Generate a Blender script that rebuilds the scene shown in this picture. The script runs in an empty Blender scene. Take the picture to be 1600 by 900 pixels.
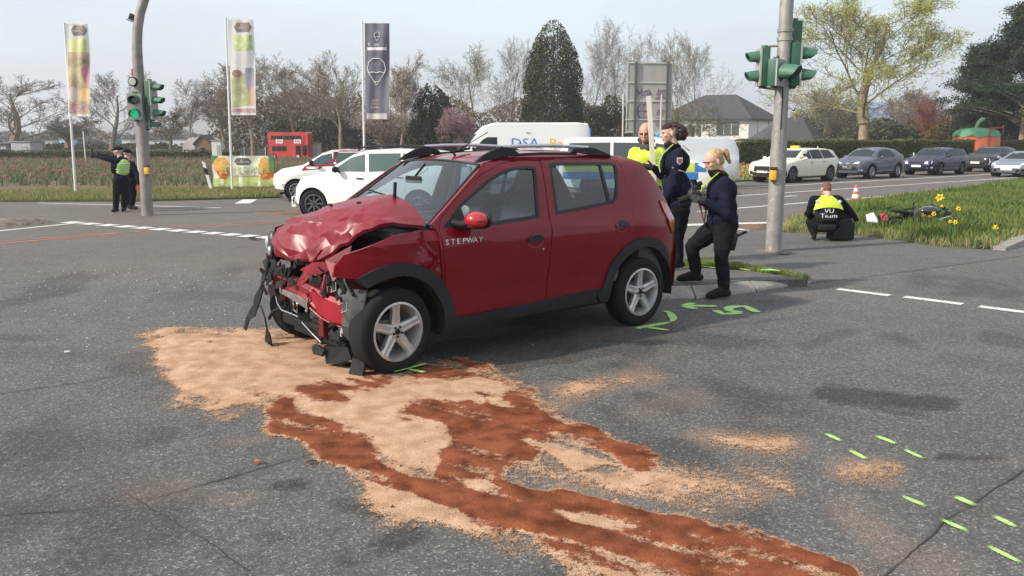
import bpy, bmesh, math, random
import numpy as np
from mathutils import Vector, Matrix, noise
from mathutils.bvhtree import BVHTree
from mathutils.geometry import tessellate_polygon
PI = math.pi
S = bpy.context.scene
COL = S.collection
R = math.radians
# ---------------------------------------------------------------- camera
FPX, HORIZON, CAM_H = 1300.0, 221.0, 1.719          # focal length in px of a 1600 px frame, horizon row, eye height
PITCH = math.atan((450 - HORIZON) / FPX)
cam = bpy.data.cameras.new("camera"); camo = bpy.data.objects.new("camera", cam); COL.objects.link(camo)
cam.sensor_width = 36; cam.lens = FPX / 1600 * 36; cam.clip_start = 0.05; cam.clip_end = 6000
camo.location = (0, 0, CAM_H); camo.rotation_euler = (PI / 2 - PITCH, 0, 0)
S.camera = camo
S.render.resolution_x, S.render.resolution_y = 1024, 576
# ---------------------------------------------------------------- light
SUN_EL, SUN_AZ = R(35), R(-114)                      # azimuth measured from +Y towards +X
sd = Vector((math.sin(SUN_AZ) * math.cos(SUN_EL), math.cos(SUN_AZ) * math.cos(SUN_EL), math.sin(SUN_EL)))
W = bpy.data.worlds.new("World"); S.world = W; W.use_nodes = True
wn, wl = W.node_tree.nodes, W.node_tree.links
wn.clear()
wo = wn.new("ShaderNodeOutputWorld"); bg = wn.new("ShaderNodeBackground"); sky = wn.new("ShaderNodeTexSky")
sky.sky_type = 'NISHITA'; sky.sun_disc = False; sky.sun_elevation = SUN_EL; sky.sun_rotation = SUN_AZ
sky.air_density = 1.0; sky.dust_density = 2.0; sky.ozone_density = 1.0
tc = wn.new("ShaderNodeTexCoord"); mp = wn.new("ShaderNodeMapping"); mp.inputs['Scale'].default_value = (1.0, 1.0, 3.2)
nz = wn.new("ShaderNodeTexNoise"); nz.inputs['Scale'].default_value = 1.6; nz.inputs['Detail'].default_value = 7; nz.inputs['Roughness'].default_value = .55
rp = wn.new("ShaderNodeValToRGB"); rp.color_ramp.elements[0].position = .40; rp.color_ramp.elements[1].position = .66
rp.color_ramp.elements[0].color = (0, 0, 0, 1); rp.color_ramp.elements[1].color = (1, 1, 1, 1)
cl = wn.new("ShaderNodeMixRGB"); cl.inputs[1].default_value = (5.35, 5.6, 6.25, 1); cl.inputs[2].default_value = (6.5, 7.6, 8.0, 1)   # thin veil: greyer and brighter parts, same units as the sky texture
mx = wn.new("ShaderNodeMixRGB"); mx.inputs[0].default_value = .84
wl.new(tc.outputs['Generated'], mp.inputs[0]); wl.new(mp.outputs[0], nz.inputs['Vector']); wl.new(nz.outputs[0], rp.inputs[0])
wl.new(rp.outputs[0], cl.inputs[0]); wl.new(cl.outputs[0], mx.inputs[2]); wl.new(sky.outputs[0], mx.inputs[1]); wl.new(mx.outputs[0], bg.inputs[0])
bg.inputs[1].default_value = 0.089; wl.new(bg.outputs[0], wo.inputs[0])
sun = bpy.data.lights.new("sun", 'SUN'); suno = bpy.data.objects.new("sun", sun); COL.objects.link(suno)
sun.energy = 3.4; sun.angle = R(2.5); sun.color = (1, .90, .77)
suno.rotation_euler = sd.to_track_quat('Z', 'Y').to_euler()
S.view_settings.view_transform = 'Standard'; S.view_settings.look = 'None'; S.view_settings.gamma = 1; S.view_settings.exposure = 0.78
S.render.engine = 'CYCLES'
# ---------------------------------------------------------------- measuring: a picture row/column to a point of the place
_c, _s = math.cos(PITCH), math.sin(PITCH)
def ray(px, py):
    a, b = (px - 800) / FPX, (450 - py) / FPX
    return Vector((a, _c + b * _s, -_s + b * _c))
def G(px, py, z=0.0):
    r = ray(px, py); t = (z - CAM_H) / r.z
    return Vector((r.x * t, r.y * t, z))
def AT(px, py, Y):
    r = ray(px, py); t = Y / r.y
    return Vector((r.x * t, Y, CAM_H + r.z * t))
# ---------------------------------------------------------------- materials
MATS = {}
def mat(name, col, rough=.6, metal=0., var=0., scale=4., bump=0., bscale=40., coat=0., spec=.5, emit=0., sub=None, wear=None, sss=0.):
    if name in MATS: return MATS[name]
    m = bpy.data.materials.new(name); m.use_nodes = True; n, l = m.node_tree.nodes, m.node_tree.links
    b = n['Principled BSDF']; c = (col[0], col[1], col[2], 1)
    b.inputs['Base Color'].default_value = c; b.inputs['Roughness'].default_value = rough; b.inputs['Metallic'].default_value = metal
    b.inputs['Coat Weight'].default_value = coat; b.inputs['Coat Roughness'].default_value = .04; b.inputs['Specular IOR Level'].default_value = spec
    if emit: b.inputs['Emission Color'].default_value = c; b.inputs['Emission Strength'].default_value = emit
    if sss: b.inputs['Subsurface Weight'].default_value = sss; b.inputs['Subsurface Scale'].default_value = .02
    if var or bump or wear:
        t = n.new('ShaderNodeTexCoord')
        if var or wear:
            z = n.new('ShaderNodeTexNoise'); z.inputs['Scale'].default_value = scale; z.inputs['Detail'].default_value = 6; z.inputs['Roughness'].default_value = .6
            l.new(t.outputs['Object'], z.inputs['Vector'])
            r = n.new('ShaderNodeValToRGB'); r.color_ramp.elements[0].position = .3; r.color_ramp.elements[1].position = .7
            c2 = sub or [x * (1 + var) for x in col]
            r.color_ramp.elements[0].color = (col[0] * (1 - var), col[1] * (1 - var), col[2] * (1 - var), 1); r.color_ramp.elements[1].color = (c2[0], c2[1], c2[2], 1)
            l.new(z.outputs[0], r.inputs[0]); l.new(r.outputs[0], b.inputs['Base Color'])
            if wear:   # wear = (colour, amount)
                z2 = n.new('ShaderNodeTexNoise'); z2.inputs['Scale'].default_value = scale * 3.3; z2.inputs['Detail'].default_value = 9
                l.new(t.outputs['Object'], z2.inputs['Vector'])
                r2 = n.new('ShaderNodeValToRGB'); r2.color_ramp.elements[0].position = .62 - wear[1]; r2.color_ramp.elements[1].position = .70 - wear[1]
                k = n.new('ShaderNodeMixRGB'); k.inputs[2].default_value = (*wear[0], 1)
                l.new(z2.outputs[0], r2.inputs[0]); l.new(r2.outputs[0], k.inputs[0]); l.new(r.outputs[0], k.inputs[1]); l.new(k.outputs[0], b.inputs['Base Color'])
        if bump:
            z = n.new('ShaderNodeTexNoise'); z.inputs['Scale'].default_value = bscale; z.inputs['Detail'].default_value = 5
            l.new(t.outputs['Object'], z.inputs['Vector'])
            u = n.new('ShaderNodeBump'); u.inputs['Strength'].default_value = bump; u.inputs['Distance'].default_value = .02
            l.new(z.outputs[0], u.inputs['Height']); l.new(u.outputs[0], b.inputs['Normal'])
    MATS[name] = m; return m
def glass_mat(name, tint=(.75, .85, .82), refl=1.0, dark=0.0):
    if name in MATS: return MATS[name]
    m = bpy.data.materials.new(name); m.use_nodes = True; n, l = m.node_tree.nodes, m.node_tree.links
    n.clear(); o = n.new('ShaderNodeOutputMaterial'); t = n.new('ShaderNodeBsdfTransparent'); g = n.new('ShaderNodeBsdfGlossy'); x = n.new('ShaderNodeMixShader')
    lw = n.new('ShaderNodeLayerWeight'); lw.inputs[0].default_value = .5; pw = n.new('ShaderNodeMath'); pw.operation = 'POWER'; pw.inputs[1].default_value = 3.2; l.new(lw.outputs['Facing'], pw.inputs[0]); f = n.new('ShaderNodeMath'); f.operation = 'MULTIPLY_ADD'; f.inputs[1].default_value = .8; f.inputs[2].default_value = .07 * refl; l.new(pw.outputs[0], f.inputs[0])
    t.inputs[0].default_value = (tint[0] * (1 - dark), tint[1] * (1 - dark), tint[2] * (1 - dark), 1); g.inputs['Roughness'].default_value = .015
    l.new(f.outputs[0], x.inputs[0]); l.new(t.outputs[0], x.inputs[1]); l.new(g.outputs[0], x.inputs[2]); l.new(x.outputs[0], o.inputs[0])
    MATS[name] = m; return m
# ---------------------------------------------------------------- object helpers
def link_mesh(name, me, m=None, parent=None, smooth=False):
    o = bpy.data.objects.new(name, me); COL.objects.link(o)
    if m is not None:
        me.materials.clear(); me.materials.append(m)
    if smooth and len(me.polygons): me.polygons.foreach_set('use_smooth', [True] * len(me.polygons))
    if parent is not None: o.parent = parent
    return o
def obj(name, bm, m, parent=None, smooth=False, loc=None, rot=None, sharp=None):
    me = bpy.data.meshes.new(name)
    bmesh.ops.recalc_face_normals(bm, faces=bm.faces[:]) if not getattr(bm, '_keep', False) else None
    bm.to_mesh(me); bm.free()
    o = link_mesh(name, me, m, parent, smooth)
    if smooth: me.set_sharp_from_angle(angle=R(sharp or 72))
    if loc is not None: o.location = loc
    if rot is not None: o.rotation_euler = rot
    return o
def raw(name, V, F, m, parent=None, smooth=False):
    me = bpy.data.meshes.new(name); me.from_pydata(V, [], F); me.update()
    return link_mesh(name, me, m, parent, smooth)
def thing(name, label, cat, loc=(0, 0, 0), rz=0., group=None, sc=1.):
    o = bpy.data.objects.new(name, None); COL.objects.link(o); o.location = loc; o.rotation_euler = (0, 0, rz); o.scale = (sc, sc, sc)
    o['label'] = label; o['category'] = cat
    if group: o['group'] = group
    return o
def tag(o, label=None, cat=None, group=None, kind=None):
    if label: o['label'] = label
    if cat: o['category'] = cat
    if group: o['group'] = group
    if kind: o['kind'] = kind
    return o
def NB(): return bmesh.new()
def box(bm, c, s, rot=None, bev=0.):
    g = bmesh.ops.create_cube(bm, size=1.); vs = g['verts']
    M = Matrix.Translation(c) @ (rot.to_4x4() if rot is not None else Matrix()) @ Matrix.Diagonal((s[0], s[1], s[2], 1))
    bmesh.ops.transform(bm, matrix=M, verts=vs)
    if bev: bmesh.ops.bevel(bm, geom=list({e for v in vs for e in v.link_edges}), offset=bev, segments=2, affect='EDGES', profile=.6)
    return bm
def frame_of(d):
    d = Vector(d).normalized(); a = Vector((0, 0, 1)) if abs(d.z) < .95 else Vector((1, 0, 0))
    u = d.cross(a).normalized(); return u, u.cross(d).normalized(), d
def cone(bm, p0, p1, r0, r1=None, n=12, cap=True, sq=1.):
    r1 = r0 if r1 is None else r1
    p0, p1 = Vector(p0), Vector(p1); u, w, d = frame_of(p1 - p0); A = []; B = []
    for i in range(n):
        a = 2 * PI * i / n; q = u * math.cos(a) + w * math.sin(a) * sq
        A.append(bm.verts.new(p0 + q * r0)); B.append(bm.verts.new(p1 + q * r1))
    for i in range(n): bm.faces.new((A[i], A[(i + 1) % n], B[(i + 1) % n], B[i]))
    if cap: bm.faces.new(A[::-1]); bm.faces.new(B)
    return bm
def tube(bm, pts, r, n=8, rf=None):
    pts = [Vector(p) for p in pts]; prev = None; u0 = None
    for i, p in enumerate(pts):
        d = (pts[min(i + 1, len(pts) - 1)] - pts[max(i - 1, 0)]).normalized()
        if u0 is None: u, w, _ = frame_of(d)
        else: u = (u0 - d * u0.dot(d)).normalized(); w = u.cross(d)
        u0 = u; rr = rf(i / (len(pts) - 1)) if rf else r
        ring = [bm.verts.new(p + (u * math.cos(2 * PI * k / n) + w * math.sin(2 * PI * k / n)) * rr) for k in range(n)]
        if prev: 
            for k in range(n): bm.faces.new((prev[k], prev[(k + 1) % n], ring[(k + 1) % n], ring[k]))
        else: bm.faces.new(ring[::-1])
        prev = ring
    bm.faces.new(prev); return bm
def lathe(bm, prof, n=24, axis='z', c=(0, 0, 0), close=False):
    c = Vector(c); rings = []
    for r, h in prof:
        ring = []
        for k in range(n):
            a = 2 * PI * k / n; x, y = r * math.cos(a), r * math.sin(a)
            ring.append(bm.verts.new(c + (Vector((x, y, h)) if axis == 'z' else Vector((x, h, y)) if axis == 'y' else Vector((h, x, y)))))
        rings.append(ring)
    for a, b in zip(rings, rings[1:] + ([rings[0]] if close else [])):
        for k in range(n): bm.faces.new((a[k], a[(k + 1) % n], b[(k + 1) % n], b[k]))
    return bm
def ell(bm, c, r, rot=None, sub=2):
    g = bmesh.ops.create_icosphere(bm, subdivisions=sub, radius=1)
    r = (r, r, r) if not hasattr(r, '__len__') else r
    bmesh.ops.transform(bm, matrix=Matrix.Translation(c) @ (rot.to_4x4() if rot is not None else Matrix()) @ Matrix.Diagonal((*r, 1)), verts=g['verts'])
    return bm
def gridfill(outer, holes=(), step=.12):
    """polygon with holes -> 2-D vertices and faces cut along a grid"""
    loops = [[Vector((p[0], p[1], 0)) for p in outer]] + [[Vector((p[0], p[1], 0)) for p in h] for h in holes]
    bm = bmesh.new(); vs = [bm.verts.new(v) for L in loops for v in L]
    for t in tessellate_polygon(loops):
        try: bm.faces.new([vs[i] for i in t])
        except ValueError: pass
    if step:
        xs = [v.co.x for v in bm.verts]; ys = [v.co.y for v in bm.verts]
        for ax, lo, hi in ((0, min(xs), max(xs)), (1, min(ys), max(ys))):
            k = math.floor(lo / step) + 1
            while k * step < hi:
                co = [0, 0, 0]; no = [0, 0, 0]; co[ax] = k * step; no[ax] = 1
                bmesh.ops.bisect_plane(bm, geom=bm.verts[:] + bm.edges[:] + bm.faces[:], plane_co=co, plane_no=no, dist=1e-5); k += 1
        bmesh.ops.remove_doubles(bm, verts=bm.verts[:], dist=1e-4)
    bm.verts.ensure_lookup_table()
    P = [(v.co.x, v.co.y) for v in bm.verts]; Fc = [[v.index for v in f.verts] for f in bm.faces]; bm.free()
    return P, Fc
def panel(outer, fn, holes=(), step=.12, thick=0., nrm=None, off=0.):
    """map a filled 2-D outline through fn(u,v)->Vector; thick pulls a second skin back along nrm (Vector)"""
    P, Fc = gridfill(outer, holes, step); bm = bmesh.new()
    A = [bm.verts.new(fn(*p)) for p in P]
    for f in Fc: bm.faces.new([A[i] for i in f])
    if thick:
        ed = [e for e in bm.edges if len(e.link_faces) == 1]
        r = bmesh.ops.extrude_edge_only(bm, edges=ed); vv = [g for g in r['geom'] if isinstance(g, bmesh.types.BMVert)]
        bmesh.ops.translate(bm, vec=nrm * -thick, verts=vv)
    return bm
def prism(bm, poly, w0, w1, axes='xz'):
    """extrude a closed outline between w0 and w1; axes names the plane the outline lies in"""
    def m(a, b, w): return {'xz': (a, w, b), 'yz': (w, a, b), 'xy': (a, b, w)}[axes]
    A = [bm.verts.new(m(a, b, w0)) for a, b in poly]; B = [bm.verts.new(m(a, b, w1)) for a, b in poly]; n = len(poly)
    for i in range(n): bm.faces.new((A[i], A[(i + 1) % n], B[(i + 1) % n], B[i]))
    ca = bm.faces.new(A[::-1]); cb = bm.faces.new(B)
    bmesh.ops.triangulate(bm, faces=[ca, cb]); return bm
def arc(cx, cy, r, a0, a1, n): return [(cx + r * math.cos(R(a0 + (a1 - a0) * i / n)), cy + r * math.sin(R(a0 + (a1 - a0) * i / n))) for i in range(n + 1)]
def interp(x, T):
    if x <= T[0][0]: return T[0][1]
    for (a, b), (c, d) in zip(T, T[1:]):
        if x <= c: return b + (d - b) * (x - a) / (c - a)
    return T[-1][1]
def shard(bm, pts, t=.006, n=None):
    """a torn piece of sheet: polygon of 3-D points given thickness"""
    pts = [Vector(p) for p in pts]; nn = n or (pts[1] - pts[0]).cross(pts[2] - pts[0]).normalized()
    A = [bm.verts.new(p) for p in pts]; B = [bm.verts.new(p + nn * t) for p in pts]; k = len(pts)
    fa = bm.faces.new(A[::-1]); fb = bm.faces.new(B)
    for i in range(k): bm.faces.new((A[i], A[(i + 1) % k], B[(i + 1) % k], B[i]))
    bmesh.ops.triangulate(bm, faces=[fa, fb]); return bm
def text_bm(s, size, sx=1., ext=.0, spacing=1.):
    cu = bpy.data.curves.new('t', 'FONT'); cu.body = s; cu.size = size; cu.align_x = 'CENTER'; cu.align_y = 'CENTER'; cu.extrude = ext; cu.space_character = spacing
    cu.resolution_u = 2; o = bpy.data.objects.new('t', cu); COL.objects.link(o)
    me = bpy.data.meshes.new_from_object(o.evaluated_get(bpy.context.evaluated_depsgraph_get())); bm = bmesh.new(); bm.from_mesh(me)
    bpy.data.objects.remove(o); bpy.data.curves.remove(cu); bpy.data.meshes.remove(me)
    bmesh.ops.scale(bm, vec=(sx, 1, 1), verts=bm.verts[:]); return bm
def place(bm, M): bmesh.ops.transform(bm, matrix=M, verts=bm.verts[:]); return bm
def basis(o, x, y):
    x, y = Vector(x).normalized(), Vector(y).normalized(); z = x.cross(y).normalized()
    return Matrix(((x.x, y.x, z.x, o[0]), (x.y, y.y, z.y, o[1]), (x.z, y.z, z.z, o[2]), (0, 0, 0, 1)))
def remesh(bm, voxel, it=2):
    me = bpy.data.meshes.new('r'); bm.to_mesh(me); bm.free(); o = bpy.data.objects.new('r', me); COL.objects.link(o)
    md = o.modifiers.new('r', 'REMESH'); md.mode = 'VOXEL'; md.voxel_size = voxel
    if it: sm = o.modifiers.new('s', 'SMOOTH'); sm.iterations = it; sm.factor = .5
    me2 = bpy.data.meshes.new_from_object(o.evaluated_get(bpy.context.evaluated_depsgraph_get()))
    bpy.data.objects.remove(o); bpy.data.meshes.remove(me); return me2
def copy_tree(o, parent=None):
    c = o.copy(); COL.objects.link(c)
    if parent is not None: c.parent = parent
    for ch in list(o.children): copy_tree(ch, c)
    return c
def finish(o):
    """shift a copied thing's own properties"""
    return o
# ================================================================= GROUND
rnd = random.Random(7)
def segd(px, py, a, b):
    ax, ay = a; bx, by = b; dx, dy = bx - ax, by - ay
    t = np.clip(((px - ax) * dx + (py - ay) * dy) / (dx * dx + dy * dy + 1e-9), 0, 1)
    return np.hypot(px - ax - t * dx, py - ay - t * dy)
def vnoise(x, y, s, seed=0, oct=4):
    out = np.zeros_like(x); amp = 1; tot = 0
    r = np.random.RandomState(seed)
    for o in range(oct):
        T = r.rand(64, 64); u, v = x / s + 13.7 * o, y / s + 7.1 * o; i, j = np.floor(u).astype(int), np.floor(v).astype(int); fu, fv = u - i, v - j
        fu = fu * fu * (3 - 2 * fu); fv = fv * fv * (3 - 2 * fv)
        g = lambda a, b: T[a % 64, b % 64]
        out += amp * ((g(i, j) * (1 - fu) + g(i + 1, j) * fu) * (1 - fv) + (g(i, j + 1) * (1 - fu) + g(i + 1, j + 1) * fu) * fv); tot += amp; amp *= .5; s /= 2.03
    return out / tot
def gx(px, py):     # picture row/column -> ground x, y
    v = G(px, py); return (v.x, v.y)
def graded(lo, hi, flo, fhi, fine, grow=1.18):
    a = list(np.arange(flo, fhi + 1e-6, fine)); s = fine; x = a[-1]
    while x < hi: s *= grow; x += s; a.append(min(x, hi))
    s = fine; x = a[0]; pre = []
    while x > lo: s *= grow; x -= s; pre.append(max(x, lo))
    return np.array(pre[::-1] + a)
def gridmesh(name, xs, ys, zf, m, keep=None, attrs=None):
    X, Y = np.meshgrid(xs, ys); nx, ny = len(xs), len(ys); Z = zf(X, Y)
    V = np.stack([X.ravel(), Y.ravel(), Z.ravel()], 1)
    i, j = np.meshgrid(np.arange(nx - 1), np.arange(ny - 1)); a = (j * nx + i).ravel(); Fq = np.stack([a, a + 1, a + nx + 1, a + nx], 1)
    if keep is not None:
        K = keep.ravel(); Fq = Fq[(K[Fq].any(axis=1))]
        used = np.unique(Fq); mp_ = -np.ones(len(V), int); mp_[used] = np.arange(len(used)); V = V[used]; Fq = mp_[Fq]
        if attrs: attrs = {k: v.ravel()[used] for k, v in attrs.items()}
    me = bpy.data.meshes.new(name); me.vertices.add(len(V)); me.vertices.foreach_set('co', V.astype(np.float32).ravel())
    me.loops.add(Fq.size); me.loops.foreach_set('vertex_index', Fq.astype(np.int32).ravel()); me.polygons.add(len(Fq))
    me.polygons.foreach_set('loop_start', np.arange(0, Fq.size, 4, dtype=np.int32)); me.polygons.foreach_set('loop_total', np.full(len(Fq), 4, np.int32)); me.update(calc_edges=True)
    if attrs:
        for k, v in attrs.items():
            at = me.attributes.new(k, 'FLOAT', 'POINT'); at.data.foreach_set('value', v.ravel().astype(np.float32))
    return link_mesh(name, me, m, None, True)
# --- asphalt material: dark binder, pale stone grains, worn lanes, patches held in the 'stain' attribute
def asphalt(name, base, grain=1.0, tint=(1, .965, .925), stain_shade=True):
    m = bpy.data.materials.new(name); m.use_nodes = True; n, l = m.node_tree.nodes, m.node_tree.links; b = n['Principled BSDF']
    g = n.new('ShaderNodeNewGeometry')
    def noise_(s, d=4, r=.55):
        z = n.new('ShaderNodeTexNoise'); z.inputs['Scale'].default_value = s; z.inputs['Detail'].default_value = d; z.inputs['Roughness'].default_value = r; l.new(g.outputs['Position'], z.inputs['Vector']); return z
    def ramp(src, stops):
        r = n.new('ShaderNodeValToRGB'); e = r.color_ramp.elements
        e[0].position, e[0].color = stops[0][0], (*[stops[0][1]] * 3, 1) if not hasattr(stops[0][1], '__len__') else (*stops[0][1], 1)
        e[1].position, e[1].color = stops[-1][0], (*[stops[-1][1]] * 3, 1) if not hasattr(stops[-1][1], '__len__') else (*stops[-1][1], 1)
        for p, c in stops[1:-1]: k = e.new(p); k.color = (*[c] * 3, 1) if not hasattr(c, '__len__') else (*c, 1)
        l.new(src, r.inputs[0]); return r.outputs[0]
    def mul(a, b_):
        k = n.new('ShaderNodeMixRGB'); k.blend_type = 'MULTIPLY'; k.inputs[0].default_value = 1; l.new(a, k.inputs[1]); l.new(b_, k.inputs[2]); return k.outputs[0]
    v = n.new('ShaderNodeTexVoronoi'); v.inputs['Scale'].default_value = 105; l.new(g.outputs['Position'], v.inputs['Vector'])
    sep = n.new('ShaderNodeSeparateColor'); l.new(v.outputs['Color'], sep.inputs[0])
    cells = ramp(sep.outputs[0], [(0, .66), (.55, .88), (.84, 1.15), (.94, 1.6), (1, 1.6 + .9 * grain)])
    big = ramp(noise_(.35, 5).outputs[0], [(.3, .86), (.7, 1.14)]); mid = ramp(noise_(3.2, 6, .65).outputs[0], [(.25, .86), (.75, 1.13)]); fine = ramp(noise_(26, 3).outputs[0], [(.3, .8), (.7, 1.2)])
    rgb = n.new('ShaderNodeRGB'); rgb.outputs[0].default_value = (base * tint[0], base * tint[1], base * tint[2], 1)
    c = mul(mul(mul(mul(rgb.outputs[0], cells), big), mid), fine)
    if stain_shade:
        at = n.new('ShaderNodeAttribute'); at.attribute_name = 'stain_shade'
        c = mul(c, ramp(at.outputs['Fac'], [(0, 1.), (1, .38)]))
        at2 = n.new('ShaderNodeAttribute'); at2.attribute_name = 'dust_far_light'
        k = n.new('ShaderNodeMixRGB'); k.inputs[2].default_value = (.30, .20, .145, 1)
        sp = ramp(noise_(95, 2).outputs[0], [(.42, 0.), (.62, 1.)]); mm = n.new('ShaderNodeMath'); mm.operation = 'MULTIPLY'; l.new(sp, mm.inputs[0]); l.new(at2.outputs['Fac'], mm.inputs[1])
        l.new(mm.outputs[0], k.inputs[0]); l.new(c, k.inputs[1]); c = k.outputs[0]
    l.new(c, b.inputs['Base Color']); b.inputs['Roughness'].default_value = .82; b.inputs['Specular IOR Level'].default_value = .35
    u = n.new('ShaderNodeBump'); u.inputs['Strength'].default_value = .55; u.inputs['Distance'].default_value = .006; l.new(v.outputs['Distance'], u.inputs['Height']); l.new(u.outputs[0], b.inputs['Normal'])
    return m
M_ROAD = asphalt('road_asphalt', .110)
M_PATH = asphalt('path_asphalt', .116, .5, (1, .955, .92), stain_shade=False)
# stains and painted car shade (picture-measured places, real ground sizes): x0,y0,x1,y1,half width px(x),strength, vertical squash
STAINS_AND_SHADE = [((1290, 612), (1480, 634), 16, .8), ((1300, 628), (1440, 650), 7, .6), ((1475, 715), (1560, 717), 12, .8), ((1040, 690), (1075, 694), 14, .55), ((1000, 620), (1060, 640), 16, .4),
  ((430, 755), (470, 755), 14, .8), ((540, 790), (600, 800), 16, .6), ((600, 850), (640, 835), 18, .7), ((560, 795), (590, 795), 14, .7), ((420, 835), (430, 838), 18, .5), ((540, 878), (545, 878), 11, .7),
  ((510, 830), (525, 828), 10, .5), ((300, 665), (320, 668), 10, .5), ((90, 822), (110, 820), 8, .5), ((700, 548), (880, 535), 26, .75), ((780, 570), (940, 545), 24, .55), ((690, 575), (720, 572), 14, .6), ((1000, 720), (1040, 705), 20, .3),  # strokes beside the car: oil, with the car's shade painted in
  ((560, 700), (620, 690), 12, .5), ((600, 715), (700, 735), 10, .3), ((1260, 540), (1320, 520), 10, .35), ((1540, 525), (1600, 540), 12, .45), ((1100, 590), (1140, 600), 10, .3), ((1180, 800), (1200, 860), 26, .35), ((1060, 770), (1180, 810), 18, .3),
  ((0, 548), (200, 560), 14, .25), ((300, 455), (420, 470), 12, .3), ((230, 470), (330, 462), 14, .25), ((1070, 830), (1220, 870), 18, .4), ((1480, 560), (1590, 575), 14, .2), ((950, 640), (990, 670), 18, .4), ((820, 600), (860, 640), 14, .2)]
DUST = [((300, 560), (380, 600), 70, .6), ((900, 760), (1190, 770), 45, .8), ((1100, 680), (1230, 690), 34, .8), ((1330, 735), (1390, 738), 30, .9), ((1320, 790), (1360, 830), 38, .75), ((1400, 860), (1470, 890), 40, .5), ((880, 620), (1010, 590), 28, .8),
  ((1000, 640), (1080, 620), 30, .3), ((370, 690), (560, 660), 24, .45), ((590, 690), (700, 700), 26, .45), ((360, 780), (380, 775), 16, .4), ((210, 770), (300, 755), 26, .3), ((100, 420), (450, 400), 24, .32), ((360, 400), (440, 430), 20, .3), ((1550, 720), (1580, 722), 16, .4), ((1120, 880), (1300, 900), 60, .4), ((1000, 560), (1060, 560), 20, .15)]
xs = graded(-90, 120, -6.6, 6.6, .05); ys = graded(-12, 75, 2.2, 9.5, .05)
X, Y = np.meshgrid(xs, ys)
def pixmap(X, Y, Z=0.):
    f = Y * _c + (CAM_H - Z) * _s; f = np.maximum(f, .3); u = Y * _s - (CAM_H - Z) * _c
    return 800 + FPX * X / f, 450 - FPX * u / f
PX, PY = pixmap(X, Y)
wob = (vnoise(X, Y, .32, 3, 5) - .5) * 62
st = np.zeros_like(X); du = np.zeros_like(X)
for a, b, w, s_ in STAINS_AND_SHADE:
    sc_ = (a[1] - 221) / 500 + .2
    d = segd(PX, PY * 1.6, (a[0], a[1] * 1.6), (b[0], b[1] * 1.6)) + wob * .55; st = np.maximum(st, s_ * 1.1 * np.clip((w * 1.1 - d) / 5, 0, 1))
for a, b, w, s_ in DUST:
    d = segd(PX, PY * 1.9, (a[0], a[1] * 1.9), (b[0], b[1] * 1.9)) + wob * 1.2; du = np.maximum(du, s_ * np.clip((w * 1.5 - d) / (w * 1.1), 0, 1))
near = (Y < 12) & (Y > 2); du = np.maximum(du, .30 * np.clip((Y - 8) / 9, 0, 1) * (.6 + .8 * vnoise(X * .62 + Y * .78, (Y * .62 - X * .78) * .12, 3., 77, 3)))  # farther road paler: its grazing-angle light painted in through the dust colour
st = np.where(near, np.maximum(st, np.clip((vnoise(X, Y, .9, 11) - .60) * 5, 0, .55) * (np.abs(X) < 6)), st * 0)
CRACKS = [[(0, 615), (130, 597), (275, 570)], [(195, 770), (280, 820), (350, 865), (400, 900)], [(1600, 735), (1480, 812), (1390, 890), (1360, 920)], [(230, 437), (330, 428), (415, 424)], [(300, 440), (240, 445)], [(0, 805), (200, 790), (420, 728), (520, 700)], [(0, 472), (110, 458)],
  [(1040, 520), (1140, 508), (1230, 498)], [(860, 585), (930, 600)], [(1290, 600), (1330, 603)]]
ck = np.full_like(X, 9.)
for L in CRACKS:
    for a, b in zip(L, L[1:]):
        a, b = gx(*a), gx(*b); ck = np.minimum(ck, segd(X + (vnoise(X, Y, .25, 5) - .5) * .09, Y + (vnoise(X, Y, .25, 6) - .5) * .09, a, b))
st = np.maximum(st, np.where(near, np.clip((.05 - ck) / .05, 0, 1) * .35, 0)); dip = np.where(near, np.clip((.03 - ck) / .03, 0, 1), 0)
road = gridmesh('road', xs, ys, lambda X_, Y_: -dip * .006, M_ROAD, attrs={'stain_shade': st, 'dust_far_light': du}); tag(road, kind='structure')
M_TAR = mat('crack_dark', (.030, .029, .028), .9)
for L in CRACKS:
    pts = []
    for a, b in zip(L, L[1:]):
        a, b = Vector(gx(*a)), Vector(gx(*b)); k = max(2, int((b - a).length / .05)); pts += [a.lerp(b, i / k) for i in range(k)]
    V, F_ = [], []
    for i, p in enumerate(pts):
        d_ = (pts[min(i + 1, len(pts) - 1)] - pts[max(0, i - 1)]).normalized(); q = Vector((-d_.y, d_.x)); o_ = q * (noise.noise(Vector((p.x * 4, p.y * 4, 0))) * .014 + rnd.uniform(-.003, .003)); w_ = .0012 + .0034 * max(0, noise.noise(Vector((p.x * 3, p.y * 3, 5))) + .35)
        for s_ in (-1, 1): v = p + o_ + q * w_ * s_; V.append((v.x, v.y, .0015))
    F_ = [(2 * i, 2 * i + 1, 2 * i + 3, 2 * i + 2) for i in range(len(pts) - 1)]; tag(raw('road_crack', V, F_, M_TAR), kind='structure')
# --- far land
M_LAND = mat('meadow_land', (.055, .062, .030), .95, var=.35, scale=.05, sub=(.085, .085, .05))
bm = NB()
for r0, r1 in ((0, 1),):
    A = [bm.verts.new((3000 * math.cos(2 * PI * k / 48), 3000 * math.sin(2 * PI * k / 48), -.06)) for k in range(48)]; bm.faces.new(A)
tag(obj('ground', bm, M_LAND), kind='structure')
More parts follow.
